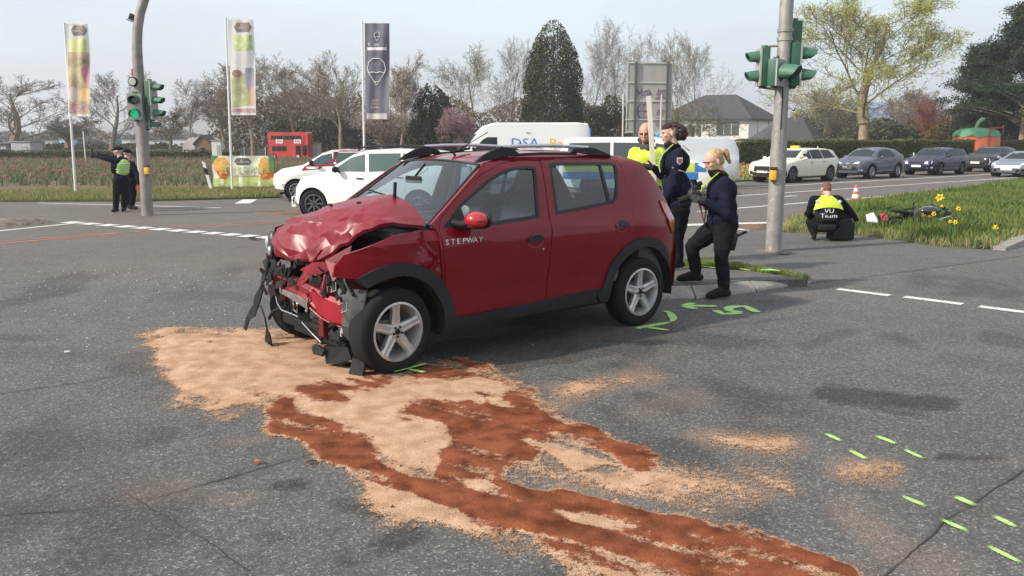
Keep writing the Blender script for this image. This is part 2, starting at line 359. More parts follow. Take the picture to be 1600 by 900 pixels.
# --- painted markings, each a thin sheet of its own
M_WP = mat('white_road_paint', (.62, .61, .58), .7, var=.18, scale=6, wear=((.14, .135, .13), .02), bump=.2, bscale=90)
M_OP = mat('orange_road_paint', (.55, .17, .06), .7, var=.25, scale=3, wear=((.12, .10, .09), .05))
M_GS = None
def flat(name, pts, m, z=.004, label=None, cat=None, group=None, kind=None, th=.003):
    bm = NB(); A = [bm.verts.new((p[0], p[1], z)) for p in pts]; bm.faces.new(A); o = obj(name, bm, m); return tag(o, label, cat, group, kind)
def stripe(a, b, w, w2=None):
    a, b = Vector(a[:2]), Vector(b[:2]); d = (b - a).normalized(); n_ = Vector((-d.y, d.x)); w2 = w if w2 is None else w2
    return [a - n_ * w / 2, b - n_ * w2 / 2, b + n_ * w2 / 2, a + n_ * w / 2]
def line(pa, pb, w, m=M_WP, name='lane_line', z=.004): return flat(name, stripe(gx(*pa), gx(*pb), w), m, z, kind='structure')
line((-160, 377), (132, 347.5), .13); line((60, 317.4), (345, 324.8), .12, z=.005)
line((1130, 295.5), (1600, 269.6), .16); line((1100, 309.5), (1700, 270), .14); line((1090, 330.5), (1700, 281), .14)
line((1375, 315.2), (1422, 311), .15); line((1214, 307.8), (1245, 305.8), .15)
line((-60, 386), (225, 361), .07, M_OP, 'orange_line'); line((-60, 381.5), (225, 361.5), .05, M_OP, 'orange_line', .006); line((222, 360.5), (436, 347.5), .06, M_OP, 'orange_line'); line((225, 358.5), (436, 345), .05, M_OP, 'orange_line', .006)
for k in range(12):   # short blocks of the crossing, left
    t0 = k / 11.6; p = lambda t: (104 + 318 * t, 347.2 + 24.5 * t)
    a, b = gx(*p(t0)), gx(*p(t0 + .060)); flat('marking_block', stripe(a, b, .34), M_WP, .007, kind='structure')
for a, b in (((1309, 452), (1390, 462)), ((1413, 464), (1504, 475.5)), ((1530, 479), (1640, 493)), ((1668, 497), (1790, 512))):
    flat('marking_block', stripe(gx(*a), gx(*b), .135), M_WP, .004, kind='structure')
flat('marking_block', [gx(366, 318.5), gx(391, 318.2), gx(402, 312), gx(380, 312)], M_WP, .008, kind='structure')
flat('stop_line', [gx(1040, 351), gx(1202, 347), gx(1204, 349.3), gx(1040, 354)], M_WP, .005, kind='structure')
flat('stop_line', [gx(1146, 359), gx(1192, 354.5), gx(1214, 354), gx(1168, 360.5)], M_WP, .006, kind='structure')
# --- police spray marks: each stroke set is a thing of its own
def spray_mat():
    m = mat('green_marking_spray', (.30, .62, .10), .7, var=.2, scale=30, sub=(.55, .82, .30))
    n, l = m.node_tree.nodes, m.node_tree.links; b = n['Principled BSDF']; at = n.new('ShaderNodeAttribute'); at.attribute_name = 'edge'
    z = n.new('ShaderNodeTexNoise'); z.inputs['Scale'].default_value = 160; g = n.new('ShaderNodeNewGeometry'); l.new(g.outputs['Position'], z.inputs['Vector'])
    a = n.new('ShaderNodeMath'); a.operation = 'ADD'; l.new(at.outputs['Fac'], a.inputs[0]); l.new(z.outputs[0], a.inputs[1])
    r = n.new('ShaderNodeMapRange'); r.inputs['From Min'].default_value = .72; r.inputs['From Max'].default_value = 1.0; l.new(a.outputs[0], r.inputs[0]); l.new(r.outputs[0], b.inputs['Alpha'])
    b.inputs['Emission Color'].default_value = (.3, .8, .1, 1); b.inputs['Emission Strength'].default_value = 0.0
    return m
M_SPRAY = spray_mat()
def spray(strokes, label, w=.075, z=.006, group='green spray marks of the accident team'):
    V, F_, E_ = [], [], []
    for st_ in strokes:
        pts = [Vector((*gx(*p), z)) for p in st_]; fine_ = []
        for a, b in zip(pts, pts[1:]):
            k = max(2, int((b - a).length / .06)); fine_ += [a.lerp(b, i / k) for i in range(k)]
        fine_.append(pts[-1]); n0 = len(V); N = len(fine_)
        for i, p in enumerate(fine_):
            d = (fine_[min(i + 1, N - 1)] - fine_[max(0, i - 1)]).normalized(); q = Vector((-d.y, d.x, 0)); ww = w * (.8 + .4 * noise.noise(p * 4)); e_ = min(1, min(i, N - 1 - i) / 1.5 + .25)
            for s_ in (-1, -.45, .45, 1): V.append(p + q * ww * s_); E_.append((.95 if abs(s_) < .5 else .05) * e_)
        for i in range(N - 1):
            for k in range(3): a = n0 + i * 4 + k; F_.append((a, a + 1, a + 5, a + 4))
        z += .0008
    o = raw('spray_mark', V, F_, M_SPRAY); at = o.data.attributes.new('edge', 'FLOAT', 'POINT'); at.data.foreach_set('value', E_)
    tag(o, label, 'spray mark', group)
spray([[(1066, 478), (1122, 479)], [(1066, 478), (1086, 474)], [(1066, 478), (1088, 484)]], 'green sprayed arrow pointing left on the asphalt below the woman with the camera')
spray([[(1117, 485), (1130, 491.5), (1160, 489.5)], [(1160, 489.5), (1140, 486), (1138, 482), (1148, 479.5), (1164, 479.3), (1184, 489)]], 'green sprayed numeral 5 lying on its side right of the green arrow')
spray([[(992, 514), (1048, 504)], [(1010, 512), (1046, 517)], [(1048, 504), (1053, 499), (1046, 489), (1037, 486)]], 'green sprayed hook mark beside the rear wheel of the red car', .05)
spray([[(614, 588), (668, 574)], [(637, 583), (664, 589)]], 'green sprayed cross on the red sand beside the front wheel', .03, z=.035)
for a, b, t in (((1290, 678), (1314, 691), 'upper left stroke of the green dashes near the sand dot'), ((1368, 681), (1400, 695), 'upper right stroke of the group of four green dashes'), ((1328, 704), (1353, 719), 'lower left stroke of the group of four green dashes'), ((1413, 703), (1442, 718), 'green dash just left of the dark round patch at right'),
                ((1410, 776), (1447, 793), 'fat green dash below the pale sand dot'), ((1492, 776), (1524, 792), 'green dash just above the diagonal road crack'), ((1470, 812), (1512, 832), 'green dash crossing the diagonal road crack'), ((1552, 806), (1588, 826), 'green dash near the right edge, right of the road crack'), ((1544, 854), (1596, 882), 'nearest green dash in the lower right corner')):
    spray([[a, b]], t, .028 if a[1] > 800 else .03)
M_ISL_SPRAY = [(((1097, 428), (1118, 431)), 'pale sprayed dash on the island pad left of the standing leg'), (((1155, 432), (1172, 435)), 'pale sprayed dash on the island pad right of the standing leg')]
for ab, t in M_ISL_SPRAY: spray([list(ab)], t, .03, z=.105)
spray([[(1185, 434), (1218, 435)], [(1195, 432), (1218, 436)]], 'green sprayed arrow head near the island kerb tip', .04, z=.105)
# ================================================================= SPILLED SAND: pale binder and red-brown binder as one raised layer
PALE = [[(228, 522), (300, 515), (370, 514), (440, 522), (520, 545), (600, 575), (640, 590), (700, 590), (790, 602), (830, 620), (760, 640), (700, 660), (660, 690), (560, 700), (500, 680), (470, 650), (400, 628), (330, 630), (275, 622), (268, 585), (240, 545)],
        [(560, 740), (640, 760), (700, 790), (800, 830), (900, 862), (1000, 900), (930, 885), (820, 850), (700, 812), (620, 800), (570, 775)],
        [(940, 868), (1050, 905), (1150, 960), (1000, 940), (900, 890)],
        [(720, 665), (800, 690), (850, 720), (900, 735), (1000, 735), (1050, 750), (1100, 775), (1050, 785), (960, 770), (880, 760), (800, 745), (740, 720)],
        [(500, 640), (600, 630), (700, 640), (740, 700), (680, 752), (610, 735), (540, 700)], [(640, 620), (700, 640), (820, 680), (900, 680), (840, 640), (760, 620)], [(900, 735), (1060, 730), (1220, 750), (1210, 772), (1100, 782), (1000, 765)]]
REDS = [[(400, 635), (450, 615), (540, 600), (600, 600), (560, 625), (470, 640), (540, 670), (600, 720), (660, 750), (740, 775), (840, 800), (950, 825), (1060, 860), (1180, 880), (1330, 905), (1330, 980), (1180, 940), (1050, 900), (900, 850), (780, 830), (700, 795), (600, 750), (500, 712), (430, 680)],
        [(650, 570), (730, 568), (770, 590), (830, 615), (850, 640), (880, 660), (960, 690), (1020, 722), (1000, 732), (940, 705), (860, 690), (840, 710), (780, 720), (700, 700), (690, 670), (620, 650), (640, 630), (700, 625), (780, 612), (720, 602), (640, 600)],
        [(700, 680), (780, 690), (830, 720), (790, 750), (830, 770), (950, 782), (1100, 815), (1220, 850), (1330, 890), (1360, 930), (1200, 910), (1050, 860), (900, 830), (760, 800), (660, 750), (680, 710)],
        [(460, 690), (540, 700), (600, 735), (560, 735), (500, 715)], [(640, 640), (720, 640), (760, 665), (700, 672)], [(800, 835), (900, 850), (1010, 900), (930, 875)]]
PALE2 = [[(545, 655), (640, 664), (705, 688), (690, 702), (600, 690)], [(600, 601), (740, 590), (800, 610), (760, 619), (640, 612)], [(820, 690), (900, 700), (965, 732), (900, 735)], [(690, 745), (760, 752), (800, 775), (740, 768)], [(520, 660), (580, 648), (640, 660), (660, 680), (580, 690), (530, 680)], [(725, 625), (745, 618), (760, 640), (735, 640)], [(730, 598), (770, 602), (800, 640), (770, 632)], [(870, 800), (960, 815), (1000, 830), (900, 820)], [(1100, 850), (1200, 880), (1230, 895), (1130, 868)], [(600, 720), (660, 738), (640, 745), (600, 735)]]
def inpoly(px, py, P):
    ins = np.zeros(px.shape, bool); d = np.full(px.shape, 1e9); n = len(P)
    for i in range(n):
        (x0, y0), (x1, y1) = P[i], P[(i + 1) % n]
        c_ = ((y0 > py) != (y1 > py)) & (px < (x1 - x0) * (py - y0) / (y1 - y0 + 1e-9) + x0); ins ^= c_
        d = np.minimum(d, segd(px, py, (x0, y0), (x1, y1)))
    return np.where(ins, d, -d)
sx = np.arange(-3.6, 3.2, .022); sy = np.arange(2.6, 7.6, .022); SX, SY = np.meshgrid(sx, sy); QX, QY = pixmap(SX, SY)
w1 = (vnoise(SX, SY, .45, 21, 5) - .5) * 44; w2 = (vnoise(SX, SY, .35, 22, 5) - .5) * 40; w3 = (vnoise(SX * .6 + SY * .8, SY * .6 - SX * .25, .22, 24, 4) - .5) * 50
PST = [1, .9, .8, .62, .85, .8, .42]; pale = np.full_like(SX, -99.); pdm = np.zeros_like(SX); red = np.full_like(SX, -99.); p2 = np.full_like(SX, -99.)
nA = (vnoise(SX, SY, .20, 61, 6) - .5) * 2.0; nB = (vnoise(SX * .8 + SY * .6, (SY * .8 - SX * .6) * .35, .14, 62, 6) - .5) * 2.0; nC = (vnoise(SX, SY, .055, 63, 3) - .5) * 2
PDF = lambda q: np.clip(q / 46 + .46 + nA * .45 + nB * .40 + nC * .15, 0, 1) * (q > -40)
for P, s_ in zip(PALE, PST): q = inpoly(QX + w2 * .4, QY + w1 * .45, P); pale = np.maximum(pale, q); pdm = np.maximum(pdm, PDF(q) * s_)
for P in REDS: red = np.maximum(red, inpoly(QX + w1 * .5, QY + w2 * .4 + w3 * .12, P))
for P in PALE2: p2 = np.maximum(p2, inpoly(QX + w1 * .5, QY + w2 * .4, P))
for a, b, w in (((880, 617), (1015, 590), 9), ((1120, 688), (1225, 696), 12), ((1335, 735), (1380, 737), 13), ((950, 742), (1220, 765), 11)): pdm = np.maximum(pdm, .60 * np.clip((w * 3.2 - segd(QX, QY * 1.7, (a[0], a[1] * 1.7), (b[0], b[1] * 1.7)) + w1 * 1.0) / (w * 3.4) * (.75 + nB * .9) + nA * .12, 0, 1))
pd = pdm; pd2 = np.clip(p2 / 12 + .4 + nB * .8, 0, 1) * (p2 > -12)
rd = np.clip(red / 20 + .50 + nB * .75 + nA * .40 + nC * .15, 0, 1) * (red > -22) * (1 - pd2 * .9)
rd = np.maximum(rd, np.clip(nA * 1.6 + nB * 1.2 - .95, 0, .75) * np.clip(pale / 20, 0, 1))
streak = np.clip((vnoise(SX * .75 + SY, (SY - SX * .8) * .18, .13, 30, 4) - .5) * 3.6, -1, 1)
stk2 = (vnoise(SX * .86 - SY * .5, (SY * .86 + SX * .5) * 5.5, .5, 33, 4) - .5) * 2; rd = np.clip(rd + (streak * .40 + stk2 * .42) * (rd > .02), 0, 1)
dens = np.maximum(np.maximum(pd, rd), pd2)
tread = np.sin((SX * .86 - SY * .5) * 62) * np.clip(red / 10, 0, 1) * (np.abs((SX * .45 + SY * .89) - 3.93) < .16) * (SX > .2)
hgt = lambda A, B: .004 + .010 * dens + .006 * vnoise(SX, SY, .12, 31, 4) * dens + .003 * tread + .006 * np.clip(streak, 0, 1) * dens
def sand_mat():
    m = bpy.data.materials.new('oil_binder_sand'); m.use_nodes = True; n, l = m.node_tree.nodes, m.node_tree.links; b = n['Principled BSDF']; g = n.new('ShaderNodeNewGeometry')
    def nz_(s, d=3): z = n.new('ShaderNodeTexNoise'); z.inputs['Scale'].default_value = s; z.inputs['Detail'].default_value = d; l.new(g.outputs['Position'], z.inputs['Vector']); return z.outputs[0]
    def at(k): a = n.new('ShaderNodeAttribute'); a.attribute_name = k; return a.outputs['Fac']
    def mth(op, a, b_=None, v=None):
        k = n.new('ShaderNodeMath'); k.operation = op; l.new(a, k.inputs[0])
        if b_ is not None: l.new(b_, k.inputs[1])
        if v is not None: k.inputs[1].default_value = v
        return k.outputs[0]
    def mr(x, a, b_):
        r = n.new('ShaderNodeMapRange'); r.inputs['From Min'].default_value = a; r.inputs['From Max'].default_value = b_; l.new(x, r.inputs[0]); return r.outputs[0]
    def ramp2(x, c0, c1, a=.3, b_=.7):
        r = n.new('ShaderNodeValToRGB'); r.color_ramp.elements[0].position = a; r.color_ramp.elements[1].position = b_; r.color_ramp.elements[0].color = (*c0, 1); r.color_ramp.elements[1].color = (*c1, 1); l.new(x, r.inputs[0]); return r.outputs[0]
    gr = nz_(110, 2); md = nz_(7, 9)
    pc = ramp2(md, (.385, .235, .145), (.53, .35, .24), .36, .62); rc = ramp2(md, (.105, .032, .015), (.26, .085, .041), .34, .66)
    gp = ramp2(nz_(240, 1), (.78, .76, .74), (1.15, 1.14, 1.12), .35, .65)
    mix = n.new('ShaderNodeMixRGB'); l.new(mr(mth('ADD', at('red'), mth('ADD', mth('MULTIPLY', gr, v=.6), mth('MULTIPLY', nz_(24, 8), v=.95))), 1.14, 1.42), mix.inputs[0]); l.new(pc, mix.inputs[1]); l.new(rc, mix.inputs[2])
    mu = n.new('ShaderNodeMixRGB'); mu.blend_type = 'MULTIPLY'; mu.inputs[0].default_value = 1; l.new(mix.outputs[0], mu.inputs[1]); l.new(gp, mu.inputs[2]); l.new(mu.outputs[0], b.inputs['Base Color'])
    l.new(mr(mth('ADD', at('dens'), mth('ADD', mth('MULTIPLY', nz_(150, 2), v=1.2), mth('MULTIPLY', nz_(30, 8), v=.8))), 1.17, 1.46), b.inputs['Alpha']); b.inputs['Roughness'].default_value = .95; b.inputs['Specular IOR Level'].default_value = .1
    u = n.new('ShaderNodeBump'); u.inputs['Strength'].default_value = .5; u.inputs['Distance'].default_value = .012; l.new(nz_(90, 4), u.inputs['Height']); l.new(u.outputs[0], b.inputs['Normal'])
    return m
sand = gridmesh('spilled_sand', sx, sy, hgt, sand_mat(), keep=dens > .02, attrs={'dens': dens, 'red': rd})
tag(sand, 'pale and red-brown oil binder sand strewn and smeared over the road in front of the wrecked car', 'sand', kind='stuff')
# loose crumbs lying on and round the sand
r = np.random.RandomState(77); jj, ii = np.nonzero((dens > .12)); pk = r.randint(0, len(jj), 5200); cx, cy = sx[ii[pk]] + r.normal(0, .05, 5200), sy[jj[pk]] + r.normal(0, .05, 5200); cz = hgt(SX, SY)[jj[pk], ii[pk]] * .8; cr = rd[jj[pk], ii[pk]]
def crumbs(name, k, m):
    x, y, z = cx[k], cy[k], cz[k]; n = len(x); s = r.uniform(.002, .0065, n) * (1 + .8 * (r.rand(n) > .97)); V = np.stack([np.stack([x - s, y - s * .6, z], 1), np.stack([x + s, y - s * .5, z], 1), np.stack([x + s * .2, y + s, z], 1), np.stack([x, y, z + s * 1.3], 1)], 1).reshape(-1, 3); b0 = np.arange(n)[:, None] * 4
    raw(name, [tuple(v) for v in V], [tuple(f) for f in np.concatenate([b0 + np.array([t]) for t in ((0, 1, 3), (1, 2, 3), (2, 0, 3))])], m)['kind'] = 'stuff'
crumbs('sand_crumbs_red', cr > .45, mat('crumb_red', (.17, .055, .026), .95)); crumbs('sand_crumbs_pale', (cr <= .45) & (r.rand(5200) > .35), mat('crumb_pale', (.46, .29, .18), .95)); crumbs('sand_crumbs_dark', (cr <= .45) & (r.rand(5200) > .88), mat('crumb_dark', (.08, .04, .025), .95))
# ================================================================= ISLAND, PATH, VERGES
M_CONC = mat('kerb_concrete', (.27, .255, .235), .9, var=.22, scale=7, bump=.4, bscale=60, wear=((.13, .12, .11), .0))
M_DEB = mat('gravelly_soil', (.13, .105, .08), .95, var=.5, scale=6, sub=(.26, .22, .18), bump=.9, bscale=30)
M_SOIL = mat('bare_soil', (.16, .095, .06), .95, var=.4, scale=4, bump=.8, bscale=25)
flatp = lambda name, P, m, z, th=.0: tag(flat(name, [gx(*p) for p in P], m, z), kind='structure')
flatp('footpath', [(880, 424), (1150, 424), (1272, 441.5), (1330, 436), (1600, 400), (1700, 388), (1560, 391), (1470, 386), (1340, 371), (1222, 366), (1165, 363), (1060, 372), (880, 380)], M_PATH, .004)
def tri_top(top, bot, zt):   # raised pad polygon between picture points
    pass
isl_top = [(860, 449), (930, 448.5), (1030, 447), (1080, 446), (1112, 444.5), (1171, 438.5), (1268, 440.5)]
isl_bot = [(860, 471), (930, 470), (1028, 468.5), (1087, 467.5), (1117, 465), (1182, 456.5), (1271, 441.5)]
isl = thing('traffic_island', None, None); del isl['label'], isl['category']; isl['kind'] = 'structure'
bm = NB(); pad = [Vector((*G(x, y - 1.0, .095)[:2], .095)) for x, y in isl_top[:-1]] + [Vector((*G(1262, 439.6, .06)[:2], .085))] + [Vector((*G(x, y, .095)[:2], .095)) for x, y in ((1175, 424), (1060, 416), (860, 418))]
A = [bm.verts.new(p) for p in pad]; Bv = [bm.verts.new((p.x, p.y, -.02)) for p in pad]; bm.faces.new(A)
for i in range(len(A)): bm.faces.new((A[i], A[(i + 1) % len(A)], Bv[(i + 1) % len(A)], Bv[i]))
bmesh.ops.triangulate(bm, faces=[f for f in bm.faces if len(f.verts) > 4]); obj('island_pad', bm, M_PATH, isl)
def lerp2(L, t):
    i = min(int(t), len(L) - 2); f = t - i; return (L[i][0] * (1 - f) + L[i + 1][0] * f, L[i][1] * (1 - f) + L[i + 1][1] * f)
cuts = [0, .6, 1, 1.5, 2, 3.02, 4, 4.98, 5.55, 5.98]
cuts = [0, 1.0, 3.0, 5.0, 5.99]
for a, b in zip(cuts, cuts[1:]):
    bm = NB(); n = 5; rows = []
    for k in range(n + 1):
        t = a + (b - a) * k / n; sgn = .008 if k == 0 else -.008 if k == n else 0
        pt, pb = lerp2(isl_top, t), lerp2(isl_bot, t); zt = .105 if t < 5 else .105 - .085 * (t - 5)
        q = G(*pt, zt); q2 = G(*pb, 0.0); q.x += sgn; q2.x += sgn
        back = q + (q - q2).normalized() * .012; rows.append([bm.verts.new((q2.x, q2.y, -.02)), bm.verts.new((q2.x, q2.y, .012)), bm.verts.new(q2.lerp(q, .12) + Vector((0, 0, .022))), bm.verts.new(q), bm.verts.new((back.x, back.y, -.02))])
    for r0, r1 in zip(rows, rows[1:]):
        for i in range(5): bm.faces.new((r0[i], r1[i], r1[(i + 1) % 5], r0[(i + 1) % 5]))
    bm.faces.new(rows[0]); bm.faces.new(rows[-1][::-1])
    obj('kerb_stone', bm, M_CONC, isl)
# kerb at right edge by the grass
kb = thing('kerb', None, None); del kb['label'], kb['category']; kb['kind'] = 'structure'
e0, e1 = Vector((*gx(1556, 391), 0)), Vector((*gx(1680, 357), 0)); dd = (e1 - e0).normalized(); nn_ = Vector((-dd.y, dd.x, 0))
for k in range(3):
    bm = NB(); a = e0 + dd * (k * 1.0 + .006); b = e0 + dd * (k * 1.0 + .994)
    for P in ((a, b),):
        vs = [bm.verts.new(p) for p in (a - nn_ * .14, b - nn_ * .14, b + nn_ * .05, a + nn_ * .05)]; vt = [bm.verts.new(p + Vector((0, 0, h))) for p, h in ((a - nn_ * .13, .05 + .05 * min(1, k)), (b - nn_ * .13, .10), (b + nn_ * .05, .12), (a + nn_ * .05, .06 + .06 * min(1, k)))]
        bm.faces.new(vt); [bm.faces.new((vs[i], vs[(i + 1) % 4], vt[(i + 1) % 4], vt[i])) for i in range(4)]
    obj('kerb_stone', bm, M_CONC, kb)
# --- grass helpers
def leafmat(name, c0, c1, rough=.7, tr=.35, c2=None):
    m = bpy.data.materials.new(name); m.use_nodes = True; n, l = m.node_tree.nodes, m.node_tree.links; b = n['Principled BSDF']; o = n['Material Output']
    at = n.new('ShaderNodeAttribute'); at.attribute_name = 'tone'; r = n.new('ShaderNodeValToRGB'); r.color_ramp.elements[0].color = (*c0, 1); r.color_ramp.elements[1].color = (*c1, 1)
    if c2: e = r.color_ramp.elements.new(.82); e.color = (*c1, 1); r.color_ramp.elements[2].color = (*c2, 1)
    l.new(at.outputs['Fac'], r.inputs[0]); l.new(r.outputs[0], b.inputs['Base Color']); b.inputs['Roughness'].default_value = rough; b.inputs['Specular IOR Level'].default_value = .25
    t = n.new('ShaderNodeBsdfTranslucent'); l.new(r.outputs[0], t.inputs[0]); x = n.new('ShaderNodeMixShader'); x.inputs[0].default_value = tr
    l.new(b.outputs[0], x.inputs[1]); l.new(t.outputs[0], x.inputs[2]); l.new(x.outputs[0], o.inputs[0]); return m
def trimesh(name, V, F, tone, m, parent=None):
    """V (n,3) F (k,3|4) numpy, tone per vertex"""
    me = bpy.data.meshes.new(name); w = F.shape[1]; me.vertices.add(len(V)); me.vertices.foreach_set('co', V.astype(np.float32).ravel()); me.loops.add(F.size); me.loops.foreach_set('vertex_index', F.astype(np.int32).ravel())
    me.polygons.add(len(F)); me.polygons.foreach_set('loop_start', np.arange(0, F.size, w, dtype=np.int32)); me.polygons.foreach_set('loop_total', np.full(len(F), w, np.int32)); me.update(calc_edges=True)
    at = me.attributes.new('tone', 'FLOAT', 'POINT'); at.data.foreach_set('value', np.clip(tone, 0, 1).astype(np.float32)); return link_mesh(name, me, m, parent)
def pin(P, x, y):
    n = len(P); ins = np.zeros(x.shape, bool)
    for i in range(n):
        (x0, y0), (x1, y1) = P[i], P[(i + 1) % n]
        ins ^= ((y0 > y) != (y1 > y)) & (x < (x1 - x0) * (y - y0) / (y1 - y0 + 1e-12) + x0)
    return ins
def scatter(P, n, seed, dens=None):
    r = np.random.RandomState(seed); P = [tuple(p[:2]) for p in P]; a = np.array(P); out = []
    lo, hi = a.min(0), a.max(0); got = 0; X_ = np.zeros(0); Y_ = np.zeros(0)
    for _ in range(60):
        x, y = r.uniform(lo[0], hi[0], n * 2), r.uniform(lo[1], hi[1], n * 2); k = pin(P, x, y)
        if dens is not None: k &= r.rand(len(x)) < dens(x, y)
        X_ = np.r_[X_, x[k]]; Y_ = np.r_[Y_, y[k]]
        if len(X_) >= n: break
    return X_[:n], Y_[:n]
def blades(name, P, n, h, w, m, seed, zf=None, hf=None, dens=None, lean=.45, tonef=None):
    x, y = scatter(P, n, seed, dens); n = len(x); r = np.random.RandomState(seed + 1); z = zf(x, y) if zf else np.zeros(n)
    hh = h * r.uniform(.5, 1.25, n) * (hf(x, y) if hf else 1); a = r.uniform(0, 2 * PI, n); b = r.uniform(0, 2 * PI, n); lx, ly = np.cos(b) * hh * lean * r.rand(n), np.sin(b) * hh * lean * r.rand(n)
    wx, wy = np.cos(a) * w * r.uniform(.6, 1.3, n), np.sin(a) * w * r.uniform(.6, 1.3, n)
    B0 = np.stack([x - wx, y - wy, z - .01], 1); B1 = np.stack([x + wx, y + wy, z - .01], 1); T = np.stack([x + lx, y + ly, z + hh], 1); Mx = np.stack([x + lx * .35 + wx * .8, y + ly * .35 + wy * .8, z + hh * .55], 1)
    V = np.stack([B0, B1, Mx, T], 1).reshape(-1, 3); F_ = np.arange(4 * n).reshape(-1, 4)
    t = (tonef(x, y) if tonef else .5) + r.uniform(-.3, .3, n); t4 = np.stack([t - .1, t - .1, t, t + .12], 1).ravel()
    return tag(trimesh(name, V, F_, t4, m), kind='stuff')
M_GRASS = leafmat('grass_blades', (.060, .100, .020), (.225, .285, .075), c2=(.40, .36, .18)); M_TURF = mat('turf_soil', (.085, .090, .038), .95, var=.45, scale=2.2, sub=(.11, .115, .045), bump=.8, bscale=30)
# right grass verge
GP = [(1223, 364), (1228, 347), (1262, 336), (1330, 322), (1400, 309), (1480, 300), (1560, 287), (1640, 281), (1760, 275), (1760, 350), (1600, 376), (1556, 391), (1470, 387), (1400, 376), (1340, 368)]
GW = [gx(*p) for p in GP]
def edge_d(x, y, P):
    d = np.full(np.shape(x), 1e9)
    for i in range(len(P)): d = np.minimum(d, segd(x, y, P[i], P[(i + 1) % len(P)]))
    return d
def mound(x, y): return .03 + .13 * np.clip(edge_d(x, y, GW) / 1.6, 0, 1) + .05 * (vnoise(x, y, 1.2, 41) - .5)
gxs = np.arange(4.5, 34, .25); gys = np.arange(12.5, 38, .25); A_, B_ = np.meshgrid(gxs, gys); insd = pin(GW, A_, B_)
tv = gridmesh('grass_verge', gxs, gys, lambda a, b: np.where(insd, mound(a, b), -.05), M_TURF, keep=insd); tag(tv, kind='structure')
tuft = lambda x, y: .55 + .9 * vnoise(x, y, .7, 42, 3) + 1.6 * np.exp(-(((x - 8.3) / .55) ** 2 + ((y - 19.5) / .7) ** 2)) + 1.5 * np.exp(-(((x - 16.5) / .7) ** 2 + ((y - 27.5) / .8) ** 2)) + .8 * np.exp(-(((x - 7.2) / .4) ** 2 + ((y - 16.6) / .4) ** 2))
nearw = lambda x, y: np.clip(1.25 - (y - 13) / 22, .25, 1)
blades('grass', GW, 64000, .125, .0065, M_GRASS, 50, mound, tuft, nearw, tonef=lambda x, y: .25 + .55 * vnoise(x, y, 1.3, 43, 4) + .55 * np.clip(1 - edge_d(x, y, GW) / .45, 0, 1))
# strip of grass on the island back edge
SG = [gx(*p) for p in ((1055, 418), (1100, 411), (1155, 419), (1210, 428), (1268, 439.5), (1240, 438.5), (1190, 431), (1140, 424), (1060, 424))]
wd = lambda x, y: np.clip((vnoise(x, y, .6, 90, 3) - .5) * 6, 0, 1)
blades('weeds', GW, 5200, .17, .016, leafmat('weed_leaves', (.035, .085, .02), (.10, .19, .06)), 57, mound, None, wd, lean=.9)
blades('dry_grass', GW, 5000, .10, .006, leafmat('dry_stalks', (.24, .19, .09), (.42, .35, .20)), 58, mound, None, lambda x, y: np.clip(1.1 - edge_d(x, y, GW) / .5, .03, 1), lean=1.)
blades('grass', SG, 4200, .07, .005, M_GRASS, 51, lambda x, y: 0 * x + .03, tonef=lambda x, y: .45 + .4 * vnoise(x, y, .5, 44))
# debris bank at far left of the crossing, and the rough edge before the white cars
def lump(name, P, h, m, seed, z0=.0):
    W_ = [gx(*p) for p in P]; a = np.array(W_); st_ = .12; X_, Y_ = np.meshgrid(np.arange(a[:, 0].min() - .2, a[:, 0].max() + .2, st_), np.arange(a[:, 1].min() - .2, a[:, 1].max() + .2, st_)); i_ = pin(W_, X_, Y_)
    return tag(gridmesh(name, X_[0], Y_[:, 0], lambda u, v: np.where(i_, z0 + h * np.clip(edge_d(u, v, W_) / .3, 0, 1) * (.4 + vnoise(u, v, .3, seed)), -.05), m, keep=i_), kind='structure')
lump('gravel_bank', [(-60, 352), (-60, 346), (30, 344.5), (80, 347.5), (98, 349), (60, 351.5), (0, 357)], .14, M_DEB, 61)
lump('gravel_bank', [(390, 333), (440, 331), (480, 329), (500, 331), (500, 334), (440, 337), (400, 336)], .05, M_SOIL, 62)
lump('gravel_bank', [(1150, 358), (1168, 351), (1200, 351), (1204, 357), (1180, 361)], .08, M_SOIL, 63)
lump('gravel_bank', [(1165, 391), (1195, 388), (1238, 393), (1236, 397), (1190, 396)], .02, M_DEB, 64)
# left verge and tulip field
VG = [(-400, 314), (0, 315.5), (220, 315), (437, 309.5), (437, 303), (-400, 303)]
vw = [gx(*p) for p in VG]; bm = NB(); vs = [bm.verts.new((p[0], p[1], .05)) for p in vw]; vb = [bm.verts.new((p[0], p[1], -.02)) for p in vw]; bm.faces.new(vs); [bm.faces.new((vb[i], vb[(i + 1) % 6], vs[(i + 1) % 6], vs[i])) for i in range(6)]
tag(obj('grass_verge', bm, M_TURF), kind='structure')
vwc = [gx(*p) for p in ((-60, 315), (0, 315.5), (220, 315), (437, 309.5), (437, 296), (330, 296), (-60, 302))]
blades('dry_grass', vwc, 7000, .12, .012, leafmat('verge_dry_stalks', (.24, .19, .09), (.42, .35, .20)), 59, lambda x, y: 0 * x + .05, lean=.8)
blades('grass', vwc, 15000, .11, .013, M_GRASS, 52, lambda x, y: 0 * x + .05, lambda x, y: .4 + vnoise(x, y, .9, 46), tonef=lambda x, y: .35 + .5 * vnoise(x, y, 1.1, 45, 4))
fw = [(-75, 27.2), (-7, 27.8), (-4, 34), (-3, 92), (-95, 92)]
bm = NB(); vs = [bm.verts.new((*p, .06)) for p in fw]; bm.faces.new(vs); tag(obj('tulip_field_soil', bm, mat('field_soil', (.15, .088, .055), .95, var=.4, scale=1.2, sub=(.17, .11, .06), bump=.6, bscale=12)), kind='structure')
